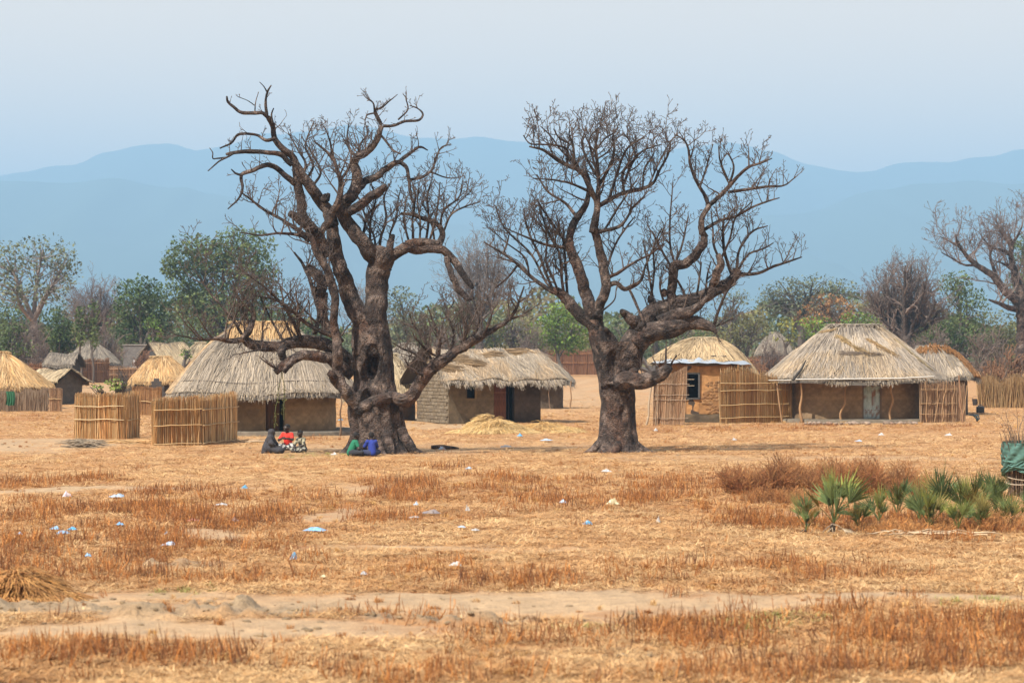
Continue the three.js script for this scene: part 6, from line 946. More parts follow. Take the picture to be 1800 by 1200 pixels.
{ const rnd = RNG(17), g = new THREE.IcosahedronGeometry(0.1, 2), p = g.attributes.position; for (let k = 0; k < p.count; k++) { const v = V(p.getX(k), p.getY(k), p.getZ(k)), f = 0.75 + 0.5 * noise(v.x * 12 + 3, v.y * 12, v.z * 12); p.setXYZ(k, v.x * f * 1.4, v.y * f * 0.75, v.z * f); } g.computeVertexNormals();
  const ms = [[0.30, 0.19, 0.13], [0.24, 0.17, 0.12], [0.36, 0.26, 0.19]].map((c) => new THREE.MeshStandardMaterial({ color: new THREE.Color().setRGB(...c), roughness: 0.95, map: grainT }));
  for (let k = 0; k < 22; k++) { const o = mesh('stone', g, rnd.pick(ms)), px = k < 15 ? 1418 + k * 7.6 + rnd.r(-2, 2) : 1560 + (k - 15) * 8, D = 112.8 + rnd.r(-0.3, 0.3); o.position.set(X(px, D), 0.07, -D); o.rotation.y = rnd() * 6; o.scale.setScalar(rnd.r(0.6, 1.35)); tag(o, 'reddish brown stone in the row before the hipped hut', 'stone', 'stones along the foot of the hipped hut'); } }
{ const t = thing('bucket', 'black jerrycan standing on open ground before the right-edge enclosure', 'jerrycan', at(1724, 727, 131).setY(0).toArray()), c = [0.025, 0.027, 0.03]; mesh('body', new RoundedBoxGeometry(0.36, 0.33, 0.26, 3, 0.06).translate(0, 0.18, 0), new THREE.MeshStandardMaterial({ color: new THREE.Color().setRGB(...c), roughness: 0.5 }), t); const h = new MB(); h.tube([V(-0.1, 0.34, 0), V(-0.06, 0.41, 0), V(0.06, 0.41, 0), V(0.1, 0.34, 0)], [0.016, 0.016, 0.016, 0.016], 6, c); h.build('handle', M.plastic, t);
  const t2 = thing('bucket', 'small dark bucket by the orange-topped hut wall', 'bucket', at(1715, 708, 148).setY(0).toArray()), lp = [[0.12, 0], [0.17, 0.34], [0.18, 0.34], [0.16, 0.33], [0.11, 0.03]].map((q) => new THREE.Vector2(...q)); mesh('body', new THREE.LatheGeometry(lp, 20), new THREE.MeshStandardMaterial({ color: new THREE.Color().setRGB(0.03, 0.025, 0.025), roughness: 0.6, side: THREE.DoubleSide }), t2); const h2 = new MB(); h2.tube([V(-0.17, 0.33, 0), V(-0.1, 0.47, 0.05), V(0.1, 0.47, 0.05), V(0.17, 0.33, 0)], [0.008, 0.008, 0.008, 0.008], 4, [0.1, 0.1, 0.1]); h2.build('handle', M.metal, t2);
  const m = new MB(), rn = RNG(2); for (let k = 0; k < 3; k++) m.tube([V(-0.3 + k * 0.1, 0.3, 0), V(-0.1 + k * 0.1, 0.28, 0), V(0.02 + k * 0.06, 0.14, 0.05), V(0.05, 0.02, 0)], [0.02, 0.035, 0.03, 0.02], 5, [0.035, 0.055, 0.06]); const o = m.build('plastic_rag', M.plastic); o.position.copy(at0(1716, 741)); tag(o, 'dark twisted plastic rag below the black jerrycan', 'rag'); }
// ---------------------------------------------------------------- stick bundle with green netting, right edge
{
  const o = at0(1793, 872), t = thing('stick_guard', 'upright bundle of sticks wrapped in green netting at the right edge', 'tree guard', o.toArray()), rnd = RNG(23), mb = new MB();
  for (let k = 0; k < 90; k++) { const a = rnd() * 6.283, r = 0.30 * Math.sqrt(rnd()), h = rnd.r(0.9, 1.45), sp = rnd.r(0.0, 0.45), p = [V(Math.cos(a) * r * 0.8, -0.03, Math.sin(a) * r * 0.8), V(Math.cos(a) * r, h * 0.5, Math.sin(a) * r), V(Math.cos(a) * (r + sp * 0.5) + rnd.g() * 0.05, h, Math.sin(a) * (r + sp * 0.4))]; mb.tube(p, [0.014, 0.012, 0.006], 5, mul3([0.17, 0.115, 0.075], rnd.r(0.5, 1.5)), null, false); if (k % 4 === 0) shoot(mb, rnd, p[2], V(Math.cos(a) * 0.6, 1, Math.sin(a) * 0.4), rnd.r(0.3, 0.6), 0.009, 1, { step: 0.08, tip: 0.004, dens: 5, kink: 0.25, col: [0.19, 0.13, 0.09] }); }
  mb.build('sticks', M.twig, t).userData.kind = 'stuff';
  const nt = new MB(), N = 72, R2 = 22, net = (y0, y1, a0, a1, sl, k0) => { const b = nt.n; for (let j = 0; j <= R2; j++) for (let i = 0; i <= N; i++) { const a = lerp(a0, a1, i / N), y = lerp(y0, y1, j / R2) + sl * (i / N - 0.5), fold = 0.025 * Math.sin(a * 9 + j * 0.5 + k0) + 0.03 * noise(a * 4, j * 0.4, k0), r = 0.335 + fold + 0.03 * Math.sin(j / R2 * 3.1); nt.v(Math.cos(a) * r, y, Math.sin(a) * r, mul3([0.065, 0.14, 0.115], 0.6 + 0.8 * noise(a * 6, j * 0.9, k0 + 3))); } for (let j = 0; j < R2; j++) for (let i = 0; i < N; i++) { const a = b + j * (N + 1) + i, c = a + N + 1; nt.i.push(a, a + 1, c + 1, a, c + 1, c); } };
  net(0.66, 1.18, 0.2, 5.9, 0.08, 1); net(0.55, 0.72, 0.3, 3.2, 0.5, 5); net(0.52, 0.68, 1.0, 4.4, -0.35, 9);
  nt.build('net', M.cloth, t);
  const tie = new MB(); for (const y of [0.42, 0.33]) { const pts = []; for (let k = 0; k <= 20; k++) pts.push(V(Math.cos(k / 20 * 6.283) * 0.3, y + 0.06 * Math.sin(k * 0.3 + y * 9), Math.sin(k / 20 * 6.283) * 0.3)); tie.tube(pts, pts.map(() => 0.011), 5, [0.42, 0.34, 0.25], null, false); } tie.build('tie', M.twig, t);
}
// ---------------------------------------------------------------- fan palms
function palmLeaf(rnd, mb, base, az, el, pet, fan, col, dead) {
  const d = V(Math.cos(az) * Math.cos(el), Math.sin(el), Math.sin(az) * Math.cos(el)), tip = base.clone().addScaledVector(d, pet); tip.y -= pet * (dead ? 0.35 : 0.05);
  mb.tube([base, base.clone().lerp(tip, 0.5).add(V(0, 0.015, 0)), tip], [0.011, 0.008, 0.006], 5, mul3(col, 0.9), null, false);
  const s = V(-Math.sin(az), 0, Math.cos(az)), up = V().crossVectors(s, d).normalize(), n = 13, ww = rnd(), tw = rnd.g() * 1.3, S = s.clone().multiplyScalar(Math.cos(tw)).addScaledVector(up, Math.sin(tw)), U = V().crossVectors(d, S).normalize();
  for (let k = 0; k < n; k++) {
    const f = (k / (n - 1) - 0.5) * 2, a = f * (0.62 + 0.35 * ww) + rnd.g() * 0.05, L = fan * (1 - 0.28 * Math.abs(f)) * rnd.r(0.85, 1.1), dir = d.clone().multiplyScalar(Math.cos(a)).addScaledVector(S, Math.sin(a)).addScaledVector(U, -0.12 * Math.abs(f)), wd = S.clone().multiplyScalar(Math.cos(a)).addScaledVector(d, -Math.sin(a)).multiplyScalar(fan * 0.026);
    const m = tip.clone().addScaledVector(dir, L * 0.5), e = tip.clone().addScaledVector(dir, L); e.y -= L * (dead ? rnd.r(0.3, 0.8) : rnd.r(0.0, 0.14)); m.y -= dead ? L * 0.2 : 0;
    const c = mul3(col, rnd.r(0.72, 1.3)), lift = U.clone().multiplyScalar(fan * 0.018);
    mb.quad(tip.clone().addScaledVector(wd, 0.35), tip.clone().add(lift), m.clone().add(lift), m.clone().add(wd), c); mb.quad(tip.clone().add(lift), tip.clone().addScaledVector(wd, -0.35), m.clone().sub(wd), m.clone().add(lift), mul3(c, 0.86)); mb.quad(m.clone().add(wd), m.clone().sub(wd), e.clone().addScaledVector(wd, -0.06), e.clone().addScaledVector(wd, 0.06), c);
  }
}
for (const [px, py, h, n, seed, label, dead, tone] of [
  [1425, 932, 0.62, 9, 1, 'leftmost fan palm of the row, with narrow upright fans', 1, 0.9], [1463, 941, 0.98, 13, 2, 'tall fan palm second from left with a grey skirt of dead leaves', 7, 1.1], [1548, 928, 0.66, 9, 3, 'low blue-green fan palm with broad fans right of the skirted palm', 1, 1.15], [1588, 915, 0.82, 10, 4, 'fan palm with thin straw-tipped fans in the middle of the row', 3, 0.85],
  [1640, 938, 0.72, 12, 5, 'drooping fan palm with a bent grey stem at the front of the row', 4, 1.1], [1655, 908, 0.96, 12, 6, 'tallest dark fan palm behind the drooping one', 3, 0.7], [1702, 924, 0.92, 12, 7, 'fan palm with long spread fans left of the stick bundle', 3, 0.95], [1738, 905, 0.85, 9, 8, 'fan palm standing at the back just left of the stick bundle', 2, 0.8], [1775, 932, 0.62, 11, 9, 'bushy fan palm in front of the stick bundle', 2, 1.0], [1808, 925, 0.66, 10, 10, 'fan palm cut by the right edge', 2, 1.0], [1410, 940, 0.5, 7, 12, 'low sparse fan palm at the far left end of the row', 2, 0.8], [1515, 938, 0.5, 8, 13, 'squat fan palm in front between the skirted palm and the blue-green one', 2, 1.0], [1615, 926, 0.7, 10, 14, 'upright fan palm tight behind the drooping one on its left', 2, 0.95], [1680, 940, 0.55, 9, 15, 'squat fan palm in front right of the drooping one', 3, 1.05], [1722, 938, 0.6, 9, 16, 'spiky fan palm in front left of the bushy one', 2, 0.9], [1752, 918, 0.8, 10, 17, 'tall spiky fan palm behind the bushy one', 2, 0.85],
  [1500, 922, 0.42, 7, 11, 'small half-dry fan palm between the skirted palm and the blue-green one', 4, 0.8],
]) {
  const t = thing('fan_palm', label, 'palm', at0(px, py).toArray()), rnd = RNG(seed * 13), st = new MB(), hs = h * (dead > 5 ? 0.17 : 0.1), lean = V(rnd.g() * 0.06, 0, rnd.g() * 0.06), c0 = h * 1.3;
  st.tube([V(0, -0.05, 0), V(0, hs * 0.5, 0).add(lean), V(0, hs, 0).addScaledVector(lean, 2)], [0.05, 0.045, 0.035], 8, [0.15, 0.11, 0.075], (k, a) => 0.8 + 0.4 * noise(k * 2, a * 2, seed)); st.build('stem', M.bark, t);
  const top = V(0, hs, 0).addScaledVector(lean, 2), gc = mul3([0.165, 0.18, 0.04], tone);
  for (let k = 0; k < n - 1; k++) { const mb = new MB(), el = lerp(1.5, 0.6, Math.pow(k / (n + 1), 1.2)) + rnd.g() * 0.12, yel = rnd() < 0.3; palmLeaf(rnd, mb, top.clone(), k * 2.4 + rnd.g() * 0.4, el, c0 * 0.34 * rnd.r(0.5, 1.35), c0 * 0.46 * rnd.r(0.7, 1.2), mul3(yel ? mix3(gc, [0.34, 0.26, 0.09], 0.6) : mix3(gc, [0.10, 0.15, 0.06], rnd()), rnd.r(0.6, 1.25)), false); mb.build('leaf', M.palm, t); }
  for (let k = 0; k < dead; k++) { const mb = new MB(); palmLeaf(rnd, mb, V(0, hs * rnd.r(0.3, 0.9), 0), rnd() * 6.28, rnd.r(-0.6, 0.1), c0 * 0.16, c0 * 0.26, rnd() < 0.5 ? [0.46, 0.36, 0.24] : [0.30, 0.25, 0.20], true); const m = mb.build('dead_leaf', M.palm, t); }
}
// ---------------------------------------------------------------- rust-red dry bushes behind the palms
for (const [px, py, w, h, n, seed, label, c] of [[1335, 868, 0.75, 0.62, 520, 1, 'rust-red dry bush furthest left behind the palms', [0.22, 0.075, 0.024]], [1425, 858, 0.55, 0.52, 330, 2, 'thin rust-red dry bush second from left behind the palms', [0.26, 0.10, 0.032]], [1490, 866, 0.85, 0.60, 620, 3, 'wide rust-red dry bush behind the tall skirted palm', [0.25, 0.092, 0.028]], [1560, 868, 0.8, 0.62, 620, 4, 'rust-red dry bush furthest right behind the palms', [0.24, 0.085, 0.026]], [1375, 885, 0.8, 0.28, 330, 5, 'low matted orange-brown growth left of the palms', [0.28, 0.115, 0.035]], [1585, 940, 0.9, 0.22, 360, 6, 'orange dead growth matted around the middle palms', [0.38, 0.17, 0.05]], [1720, 935, 0.9, 0.3, 420, 7, 'orange dead growth matted around the right palms', [0.36, 0.155, 0.045]]]) {
  const t = thing('dry_bush', label, 'bush', at0(px, py).toArray()), rnd = RNG(seed * 7 + 2), mb = new MB();
  for (let k = 0; k < n; k++) { const a = rnd() * 6.283, r = w * Math.sqrt(rnd()), p = V(Math.cos(a) * r, -0.02, Math.sin(a) * r * 0.8), hv = 0.45 + 1.1 * noise(p.x * 3.2 + seed * 5, p.z * 2, seed), d = V(Math.cos(a) * 0.35 + rnd.g() * 0.4, 1, Math.sin(a) * 0.35 + rnd.g() * 0.4); shoot(mb, rnd, p, d, h * hv * rnd.r(0.5, 1.25) * (1.05 - 0.4 * r / w), 0.008, 1, { step: h * 0.18, tip: 0.0042, dens: 7 / h, kink: 0.22, up: 0.03, col: mul3(mix3(mul3(c, 1.4), [0.50, 0.26, 0.085], rnd() * 0.7), rnd.r(0.5, 1.3)) }); }
  mb.build('stems', M.twig, t).userData.kind = 'stuff';
}
// ---------------------------------------------------------------- litter
const BAG = { w: [0.42, 0.41, 0.40], b: [0.17, 0.37, 0.58], s: [0.06, 0.33, 0.56], p: [0.36, 0.45, 0.56], l: [0.5, 0.42, 0.46], r: [0.60, 0.22, 0.20], y: [0.52, 0.48, 0.28], g: [0.20, 0.165, 0.16], k: [0.40, 0.38, 0.36] };
for (const [px, py, w, h, c, label] of [
  [118, 874, 18, 14, 'l', 'crumpled lilac-white bag standing up at the far left of the weeds'], [203, 876, 26, 9, 'p', 'pale blue and white torn bag right of the lilac one'], [430, 862, 9, 9, 's', 'small bright blue bag alone before the two-sided reed enclosure'], [390, 892, 18, 5, 'w', 'flat white scrap in the weeds below the small bright blue bag'], [340, 921, 20, 5, 'r', 'flat red and white wrapper in the left weeds'], [412, 921, 12, 10, 'p', 'pale crumpled bag right of the red wrapper'],
  [96, 938, 14, 8, 'b', 'blue torn bag piece, left of a cluster at the left'], [110, 946, 22, 9, 'b', 'blue torn bag, front piece of the cluster at the left'], [126, 938, 16, 7, 's', 'brighter blue bag piece, right of the cluster at the left'], [211, 932, 13, 5, 'b', 'thin blue strip between the left cluster and the red wrapper'], [33, 945, 8, 6, 'b', 'small blue scrap near the left edge'], [155, 981, 11, 9, 'b', 'lone blue scrap below the cluster at the left'], [298, 963, 22, 9, 'p', 'pale blue shredded bag in the weeds at lower left'], [291, 947, 7, 5, 'b', 'tiny blue scrap above the pale shredded bag'],
  [553, 938, 36, 8, 'b', 'long blue bag stretched on the bare patch left of centre'], [516, 985, 12, 17, 's', 'upright bright blue bag on the straw left of centre'], [568, 1015, 9, 7, 'y', 'tiny yellowish scrap below the upright blue bag'], [640, 1014, 13, 8, 'w', 'small white scrap right of the yellowish one'], [800, 998, 17, 12, 'w', 'round crumpled white bag in the weeds at centre'], [757, 907, 32, 9, 'g', 'dark flattened rag in the weeds under the left baobab'], [731, 894, 7, 9, 'p', 'small pale scrap above the dark rag'], [729, 912, 14, 5, 'k', 'grey flat scrap left below the dark rag'], [822, 904, 7, 15, 'w', 'narrow upright white scrap right of the dark rag'], [811, 932, 12, 4, 'p', 'thin pale strip below the upright white scrap'], [835, 938, 14, 4, 'k', 'thin grey strip right of the pale strip'],
  [990, 891, 14, 8, 'p', 'pale blue bag in the weeds under the right baobab'], [1034, 926, 15, 10, 's', 'bright blue bag on the straw below the right baobab'], [1077, 892, 19, 16, 'y', 'yellow-white crumpled bag in the weeds under the right baobab'], [1157, 924, 6, 15, 'k', 'narrow grey upright scrap right of the bright blue bag'], [1066, 832, 14, 8, 'w', 'white bag on open ground in front of the right baobab'], [824, 828, 11, 5, 'p', 'pale blue scrap beside a rust tuft before the left baobab'], [914, 770, 9, 6, 's', 'blue scrap in front of the straw pile'], [961, 776, 16, 5, 'p', 'blue-white strip right of the straw pile'], [890, 787, 15, 5, 'w', 'white strip on the track between the baobabs'], [1153, 759, 7, 6, 'w', 'white scrap before the leaning reed panel'], [1291, 776, 7, 5, 'w', 'white scrap before the reed fence'], [1550, 766, 9, 6, 'w', 'white scrap before the hipped hut door side'], [1667, 767, 12, 6, 'w', 'white scrap before the lattice screen'], [776, 791, 10, 6, 'p', 'pale bluish scrap beside the short grey log'], [598, 742, 8, 4, 's', 'blue scrap seen between the large left hut and the baobab'], [586, 803, 12, 6, 'k', 'grey scrap on the ground between the two groups of children'], [1510, 778, 10, 4, 'p', 'pale strip on the track before the hipped hut'], [1438, 884, 14, 8, 'p', 'pale blue scrap caught in the leftmost palm'],
]) {
  const o = at0(px, py), s = -o.z / F, W = w * s, H = h * s, rnd = RNG(px * 7 + py), N = 14, mb = new MB(), flat = h < 6, dp = W * (flat ? 1.4 : 0.7);
  for (let side = 0; side < 2; side++) { const k0 = mb.n; for (let j = 0; j <= N; j++) for (let i = 0; i <= N; i++) { const u = i / N * 2 - 1, v = j / N * 2 - 1, q = Math.max(0, 1 - Math.pow(Math.max(Math.abs(u), Math.abs(v)), 3)), e = 1 + 0.35 * (noise(u * 3 + px, v * 3, py) - 0.5), rag = 0.7 + 0.6 * noise(Math.atan2(v, u) * 2.2, 1, px); const ap = Math.max(0, 1 - Math.hypot(u - 0.5 * Math.sin(px), v - 0.4 * Math.cos(py)) * 0.8); const y = side ? H * q * (0.08 + 0.75 * ap * noise(u * 2.5 + px, v * 2.5, 3) + 0.35 * noise(u * 5 + px, v * 5, 9)) + 0.012 * noise(u * 9, v * 9, 5) : 0.004; mb.v(u * W * 0.5 * e * rag, y, v * dp * 0.5 * e * rag, mul3(mix3(BAG[c], [0.36, 0.24, 0.13], 0.45 * sstep(noise(u * 2.5 + px, v * 2.5, 7), 0.45, 0.9)), 0.7 + 0.5 * noise(u * 5, v * 5, px))); } for (let j = 0; j < N; j++) for (let i = 0; i < N; i++) { const a = k0 + j * (N + 1) + i, b = a + N + 1; mb.i.push(a, a + 1, b + 1, a, b + 1, b); } }
  const m = mb.build(c === 'g' ? 'rag' : h < 6 ? 'litter_scrap' : 'plastic_bag', M.plastic); m.position.copy(o); m.position.y += 0.03 + 0.0012 * Math.max(0, -o.z - 60) * 0.4; m.rotation.y = rnd.g() * 0.5; tag(m, label, 'litter');
}
// ---------------------------------------------------------------- five seated children
const cap = (a, b, ra, rb) => ({ a: V(...a), b: V(...b), ra, rb });
function fieldGeo(prims, cell, k, col, warp) {       // smooth union of tapered capsules, meshed
  const lo = V(1e9, 1e9, 1e9), hi = V(-1e9, -1e9, -1e9);
  for (const p of prims) for (const [q, r] of [[p.a, p.ra], [p.b, p.rb]]) { lo.min(V(q.x - r, q.y - r, q.z - r)); hi.max(V(q.x + r, q.y + r, q.z + r)); }
  const c = lo.clone().add(hi).multiplyScalar(0.5), ext = Math.max(hi.x - lo.x, hi.y - lo.y, hi.z - lo.z) / 2 + cell * 4, N = Math.min(110, Math.ceil(ext * 2 / cell)), mc = new MarchingCubes(N, undefined, false, false, 120000), q = V(), ab = V(), h = N / 2;
  mc.isolation = 0;
  for (let z = 0; z < N; z++) for (let y = 0; y < N; y++) for (let x = 0; x < N; x++) {
    q.set((x - h) / h * ext + c.x, (y - h) / h * ext + c.y, (z - h) / h * ext + c.z); let d = 9;
    for (const p of prims) { ab.subVectors(p.b, p.a); const L = ab.lengthSq() || 1e-9, t = clamp(((q.x - p.a.x) * ab.x + (q.y - p.a.y) * ab.y + (q.z - p.a.z) * ab.z) / L, 0, 1), dx = q.x - p.a.x - ab.x * t, dy = q.y - p.a.y - ab.y * t, dz = q.z - p.a.z - ab.z * t, e = Math.sqrt(dx * dx + dy * dy + dz * dz) - lerp(p.ra, p.rb, t), kk = p.k ?? k, m = clamp(0.5 + 0.5 * (d - e) / kk, 0, 1); d = lerp(d, e, m) - kk * m * (1 - m); }
    if (warp) d += warp(q);
    mc.field[x + y * N + z * N * N] = -d;
  }
  mc.update();
  const n = mc.count, P = new Float32Array(n * 3), Nn = new Float32Array(n * 3), C = new Float32Array(n * 3);
  for (let i = 0; i < n; i++) { const x = mc.positionArray[i * 3] * ext + c.x, y = mc.positionArray[i * 3 + 1] * ext + c.y, z = mc.positionArray[i * 3 + 2] * ext + c.z; P.set([x, y, z], i * 3); Nn.set([mc.normalArray[i * 3], mc.normalArray[i * 3 + 1], mc.normalArray[i * 3 + 2]], i * 3); C.set(typeof col === 'function' ? col(x, y, z) : col, i * 3); }
  return { P, N: Nn, C };
}
function joinGeo(list) {
  const n = list.reduce((a, g) => a + g.P.length, 0), P = new Float32Array(n), N = new Float32Array(n), C = new Float32Array(n); let o = 0;
  for (const g of list) { P.set(g.P, o); N.set(g.N, o); C.set(g.C, o); o += g.P.length; }
  const b = new THREE.BufferGeometry(); b.setAttribute('position', new THREE.BufferAttribute(P, 3)); b.setAttribute('normal', new THREE.BufferAttribute(N, 3)); b.setAttribute('color', new THREE.BufferAttribute(C, 3)); b.setAttribute('uv', new THREE.BufferAttribute(new Float32Array(n / 3 * 2), 2)); return b;
}
function handPrims(w, d, nrm, s, k = 1) {            // palm and five curled fingers from wrist w along d, nrm = palm side
  const D = V(...d).normalize(), Nn = V(...nrm); Nn.addScaledVector(D, -Nn.dot(D)).normalize(); const S = V().crossVectors(D, Nn).multiplyScalar(s), P = (a, b, c) => { const q = V(...w).addScaledVector(D, a * k).addScaledVector(S, b * k).addScaledVector(Nn, c * k); return [q.x, q.y, q.z]; }, o = [cap(P(0, 0, 0), P(0.035, 0, 0), 0.017 * k, 0.021 * k), cap(P(0.03, -0.013, 0), P(0.055, -0.016, 0.002), 0.014 * k, 0.011 * k), cap(P(0.03, 0.012, 0), P(0.055, 0.015, 0.002), 0.014 * k, 0.011 * k)];
  for (const [b, L] of [[-0.021, 0.042], [-0.007, 0.052], [0.008, 0.049], [0.022, 0.038]]) o.push({ ...cap(P(0.055, b * 0.85, 0), P(0.055 + L * 0.5, b, 0.008), 0.0075 * k, 0.007 * k), k: 0.003 }, { ...cap(P(0.055 + L * 0.5, b, 0.008), P(0.055 + L * 0.85, b, 0.026), 0.007 * k, 0.0055 * k), k: 0.003 });
  o.push({ ...cap(P(0.018, -0.02, 0.004), P(0.036, -0.038, 0.014), 0.010 * k, 0.008 * k), k: 0.004 }, { ...cap(P(0.036, -0.038, 0.014), P(0.056, -0.034, 0.028), 0.008 * k, 0.006 * k), k: 0.003 });
  return o;
}
const SKIN = [0.034, 0.019, 0.013];
function person(label, px, py, turn, J, o) {         // J: joints in the figure's own axes, z forward
  const pos = at0(px, py), t = thing('person', label, 'person', pos.toArray(), turn), k = o.k ?? 1;
  const { pelvis, chest, neck, head, sh, el, wr, hip, kn, an, toe } = J, body = [];
  body.push(cap(pelvis, chest, 0.095 * k, 0.095 * k), cap(chest, neck, 0.08 * k, 0.042 * k), cap(neck, head, 0.04 * k, 0.045 * k));
  for (const s of [0, 1]) body.push(cap(chest, sh[s], 0.07 * k, 0.048 * k), cap(sh[s], el[s], 0.042 * k, 0.033 * k), cap(el[s], wr[s], 0.033 * k, 0.022 * k), cap(pelvis, hip[s], 0.09 * k, 0.085 * k), cap(hip[s], kn[s], 0.076 * k, 0.052 * k), cap(kn[s], an[s], 0.05 * k, 0.03 * k), cap(an[s], toe[s], 0.032 * k, 0.024 * k));
  const H = V(...head), fw = V(...(o.face ?? [0, 0, 1])).normalize(), up = V(...(o.crown ?? [0, 1, 0])); up.addScaledVector(fw, -up.dot(fw)).normalize(); const rt = V().crossVectors(up, fw), hp = (x, y, z) => { const q = H.clone().addScaledVector(rt, x * k).addScaledVector(up, y * k).addScaledVector(fw, z * k); return [q.x, q.y, q.z]; };
  const hd = [cap(hp(0, 0.025, -0.02), hp(0, 0.02, 0.015), 0.079 * k, 0.074 * k), cap(hp(0, -0.03, 0.03), hp(0, -0.055, 0.045), 0.052 * k, 0.034 * k), { ...cap(hp(0, 0.005, 0.082), hp(0, -0.022, 0.096), 0.008 * k, 0.014 * k), k: 0.012 }, { ...cap(hp(-0.018, -0.05, 0.078), hp(0.018, -0.05, 0.078), 0.009 * k, 0.009 * k), k: 0.008 }, { ...cap(hp(-0.03, 0.022, 0.076), hp(0.03, 0.022, 0.076), 0.012 * k, 0.012 * k), k: 0.02 }, { ...cap(hp(0.078, 0.0, -0.005), hp(0.084, 0.02, -0.015), 0.011 * k, 0.014 * k), k: 0.008 }, { ...cap(hp(-0.078, 0.0, -0.005), hp(-0.084, 0.02, -0.015), 0.011 * k, 0.014 * k), k: 0.008 }, cap(hp(0, -0.06, -0.01), neck, 0.045 * k, 0.042 * k)];
  const parts = [fieldGeo(body, 0.012, 0.03, SKIN), fieldGeo(hd, 0.0045, 0.018, SKIN)];
  for (const s of [0, 1]) { const d = V(...wr[s]).sub(V(...el[s])); parts.push(fieldGeo(handPrims(wr[s], [d.x, d.y, d.z], o.palm?.[s] ?? [0, -1, 0.2], s ? 1 : -1, 0.92 * k), 0.0038, 0.008, SKIN)); }
  mesh('body', joinGeo(parts), M.skin, t);
  for (const s of [-1, 1]) { const e = mesh('eye', new THREE.SphereGeometry(0.0105 * k, 12, 8), new THREE.MeshStandardMaterial({ color: new THREE.Color().setRGB(0.10, 0.085, 0.075), roughness: 0.25 }), t); e.position.set(...hp(s * 0.031, 0.006, 0.071)); }
  if (!o.veil) mesh('hair', joinGeo([fieldGeo([cap(hp(0, 0.038, -0.03), hp(0, 0.04, 0.004), 0.079 * k, 0.071 * k), cap(hp(0, 0.0, -0.05), hp(0, 0.03, -0.04), 0.05 * k, 0.06 * k)], 0.006, 0.02, [0.011, 0.009, 0.008])]), M.cloth, t);
  const sl = o.sleeve ?? 0.75, shirt = [cap(pelvis, chest, 0.112 * k, 0.108 * k), cap(chest, V(...chest).lerp(V(...neck), 0.75).toArray(), 0.1 * k, 0.062 * k)];
  for (const s of [0, 1]) shirt.push(cap(chest, sh[s], 0.085 * k, 0.06 * k), cap(sh[s], V(...sh[s]).lerp(V(...el[s]), sl).toArray(), 0.056 * k, 0.05 * k));
  if (o.long) for (const s of [0, 1]) shirt.push(cap(el[s], V(...el[s]).lerp(V(...wr[s]), 0.9).toArray(), 0.048 * k, 0.032 * k));
  const crease = (q) => 0.006 * (noise(q.x * 16, q.y * 22, q.z * 16) - 0.5) + 0.006 * (noise(q.x * 40 + 9, q.y * 14, q.z * 40) - 0.5);
  if (!o.veil) mesh('shirt', joinGeo([fieldGeo(shirt, 0.01, 0.025, o.shirt, crease)]), M.cloth, t);
  const leg = []; for (const s of [0, 1]) leg.push(cap(pelvis, hip[s], 0.105 * k, 0.1 * k), cap(hip[s], kn[s], 0.09 * k, 0.066 * k), cap(kn[s], V(...kn[s]).lerp(V(...an[s]), o.cuff ?? 0.8).toArray(), 0.064 * k, 0.05 * k));
  mesh(o.legName ?? 'trousers', joinGeo([fieldGeo(leg, 0.011, 0.025, o.legs, crease)]), M.cloth, t);
  if (o.veil) { // shawl over head, shoulders and knees, open round the face
    const c = o.veil, vp = [cap(hp(0, 0.03, -0.03), hp(0, 0.035, -0.005), 0.094 * k, 0.088 * k), cap(hp(0, -0.02, -0.045), neck, 0.08 * k, 0.075 * k), cap(neck, chest, 0.1 * k, 0.14 * k), cap(chest, pelvis, 0.14 * k, 0.19 * k), cap(pelvis, [pelvis[0], 0.06, pelvis[2] - 0.06], 0.19 * k, 0.16 * k)];
    for (const s of [0, 1]) vp.push(cap(chest, sh[s], 0.1 * k, 0.075 * k), cap(sh[s], el[s], 0.075 * k, 0.07 * k), cap(el[s], V(...el[s]).lerp(V(...wr[s]), 0.6).toArray(), 0.065 * k, 0.06 * k), cap(hip[s], kn[s], 0.12 * k, 0.09 * k));
    mesh('shawl', joinGeo([fieldGeo(vp, 0.011, 0.04, c, (q) => crease(q) * 1.6 + 0.010 * Math.sin(Math.atan2(q.x, q.z) * 11 + q.y * 9) * clamp(1 - q.y * 1.4, 0, 1))]), M.cloth, t);
  }
  return t;
}
const sit = (o = {}) => { const l = o.lean ?? 0.06, k = o.k ?? 1, S = (a) => a.map((v) => v * k); return { pelvis: S([0, 0.10, -0.02]), chest: S([0, 0.34, l * 0.7]), neck: S([0, 0.45, l]), head: S([o.hx ?? 0, 0.565, l + 0.03]), sh: [S([0.115, 0.405, l * 0.9]), S([-0.115, 0.405, l * 0.9])], el: o.el ?? [S([0.2, 0.24, l + 0.08]), S([-0.2, 0.24, l + 0.08])], wr: o.wr ?? [S([0.08, 0.19, l + 0.2]), S([-0.08, 0.19, l + 0.2])], hip: [S([0.075, 0.10, 0.02]), S([-0.075, 0.10, 0.02])], kn: o.kn ?? [S([0.26, 0.11, 0.22]), S([-0.26, 0.11, 0.22])], an: o.an ?? [S([-0.06, 0.05, 0.3]), S([0.06, 0.06, 0.27])], toe: o.toe ?? [S([-0.17, 0.035, 0.31]), S([0.17, 0.04, 0.28])] }; };
const camo = (a, b, s) => (x, y, z) => (noise(x * s, y * s, z * s) > 0.5 ? a : b);
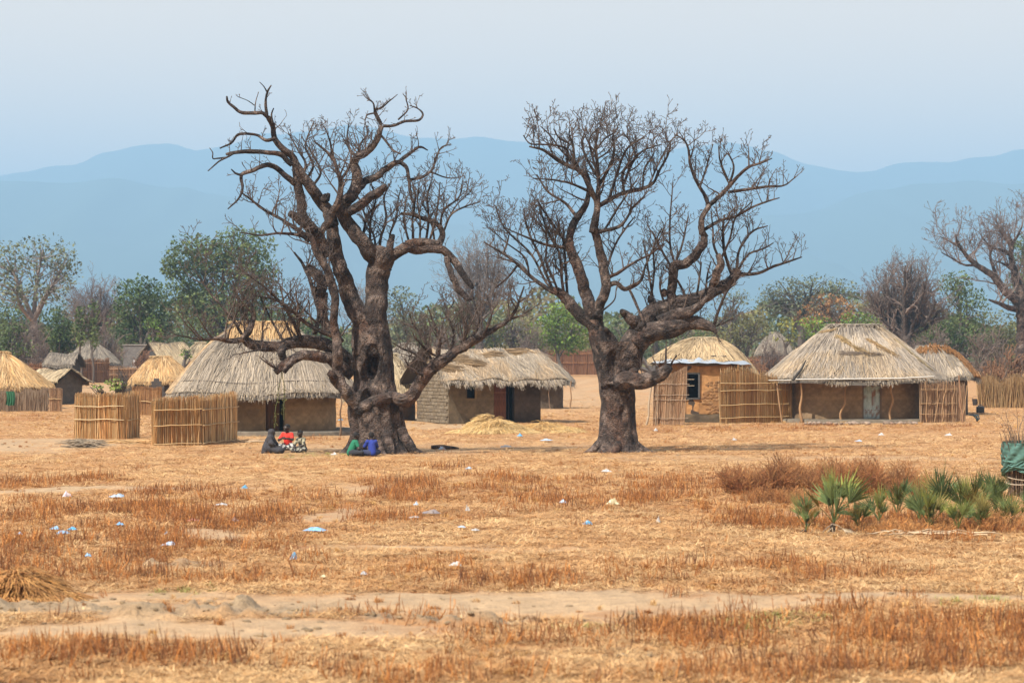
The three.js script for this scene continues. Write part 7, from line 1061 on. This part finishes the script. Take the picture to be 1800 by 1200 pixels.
person('person in a dark charcoal shawl kneeling furthest left, facing the child in red', 475, 798, 1.35, { ...sit({ lean: 0.04 }), pelvis: [0, 0.17, -0.05], chest: [0, 0.39, 0], neck: [0, 0.50, 0.02], head: [0, 0.605, 0.05], sh: [[0.115, 0.455, 0.01], [-0.115, 0.455, 0.01]], el: [[0.19, 0.30, 0.08], [-0.19, 0.30, 0.08]], wr: [[0.1, 0.22, 0.2], [-0.1, 0.22, 0.2]], hip: [[0.08, 0.16, -0.02], [-0.08, 0.16, -0.02]], kn: [[0.11, 0.08, 0.3], [-0.11, 0.08, 0.3]], an: [[0.1, 0.05, -0.08], [-0.1, 0.05, -0.08]], toe: [[0.09, 0.035, -0.22], [-0.09, 0.035, -0.22]] }, { veil: [0.038, 0.036, 0.042], legs: [0.03, 0.032, 0.034], legName: 'skirt' });
person('child in a bright red shirt and patterned trousers, tallest of the left three', 506, 794, -0.35, { ...sit({ lean: 0.05, k: 1.16 }), el: [[0.22, 0.33, 0.16], [-0.24, 0.31, 0.14]], wr: [[0.08, 0.36, 0.27], [-0.06, 0.37, 0.27]] }, { k: 1.14, shirt: [0.62, 0.035, 0.022], sleeve: 0.7, legs: camo([0.42, 0.41, 0.38], [0.035, 0.035, 0.04], 26), palm: [[-1, 0.2, 0], [1, 0.2, 0]], face: [-0.3, -0.15, 1] });
person('small child in a pale patterned shirt, right of the child in red', 532, 797, -0.7, sit({ lean: 0.09, k: 0.98 }), { shirt: camo([0.30, 0.275, 0.19], [0.06, 0.055, 0.045], 13), sleeve: 0.95, legs: camo([0.30, 0.29, 0.24], [0.025, 0.025, 0.028], 20), k: 0.98, face: [0.05, -0.35, 1] });
person('child in a green shirt leaning forward, left of the pair at the trunk', 617, 803, 1.95, { ...sit({ lean: 0.13 }), el: [[0.22, 0.22, 0.16], [-0.22, 0.22, 0.16]], wr: [[0.13, 0.09, 0.3], [-0.1, 0.12, 0.32]] }, { shirt: [0.012, 0.135, 0.072], sleeve: 0.6, legs: [0.025, 0.026, 0.032], face: [0.35, -0.35, 1] });
person('child in a royal blue shirt seen from behind, against the baobab trunk', 654, 803, 3.5, { ...sit({ lean: 0.07, k: 1.02 }) }, { k: 1.02, shirt: [0.018, 0.035, 0.22], sleeve: 0.8, legs: [0.03, 0.035, 0.075], face: [0.1, -0.25, 1] });
renderer.render(scene, camera);
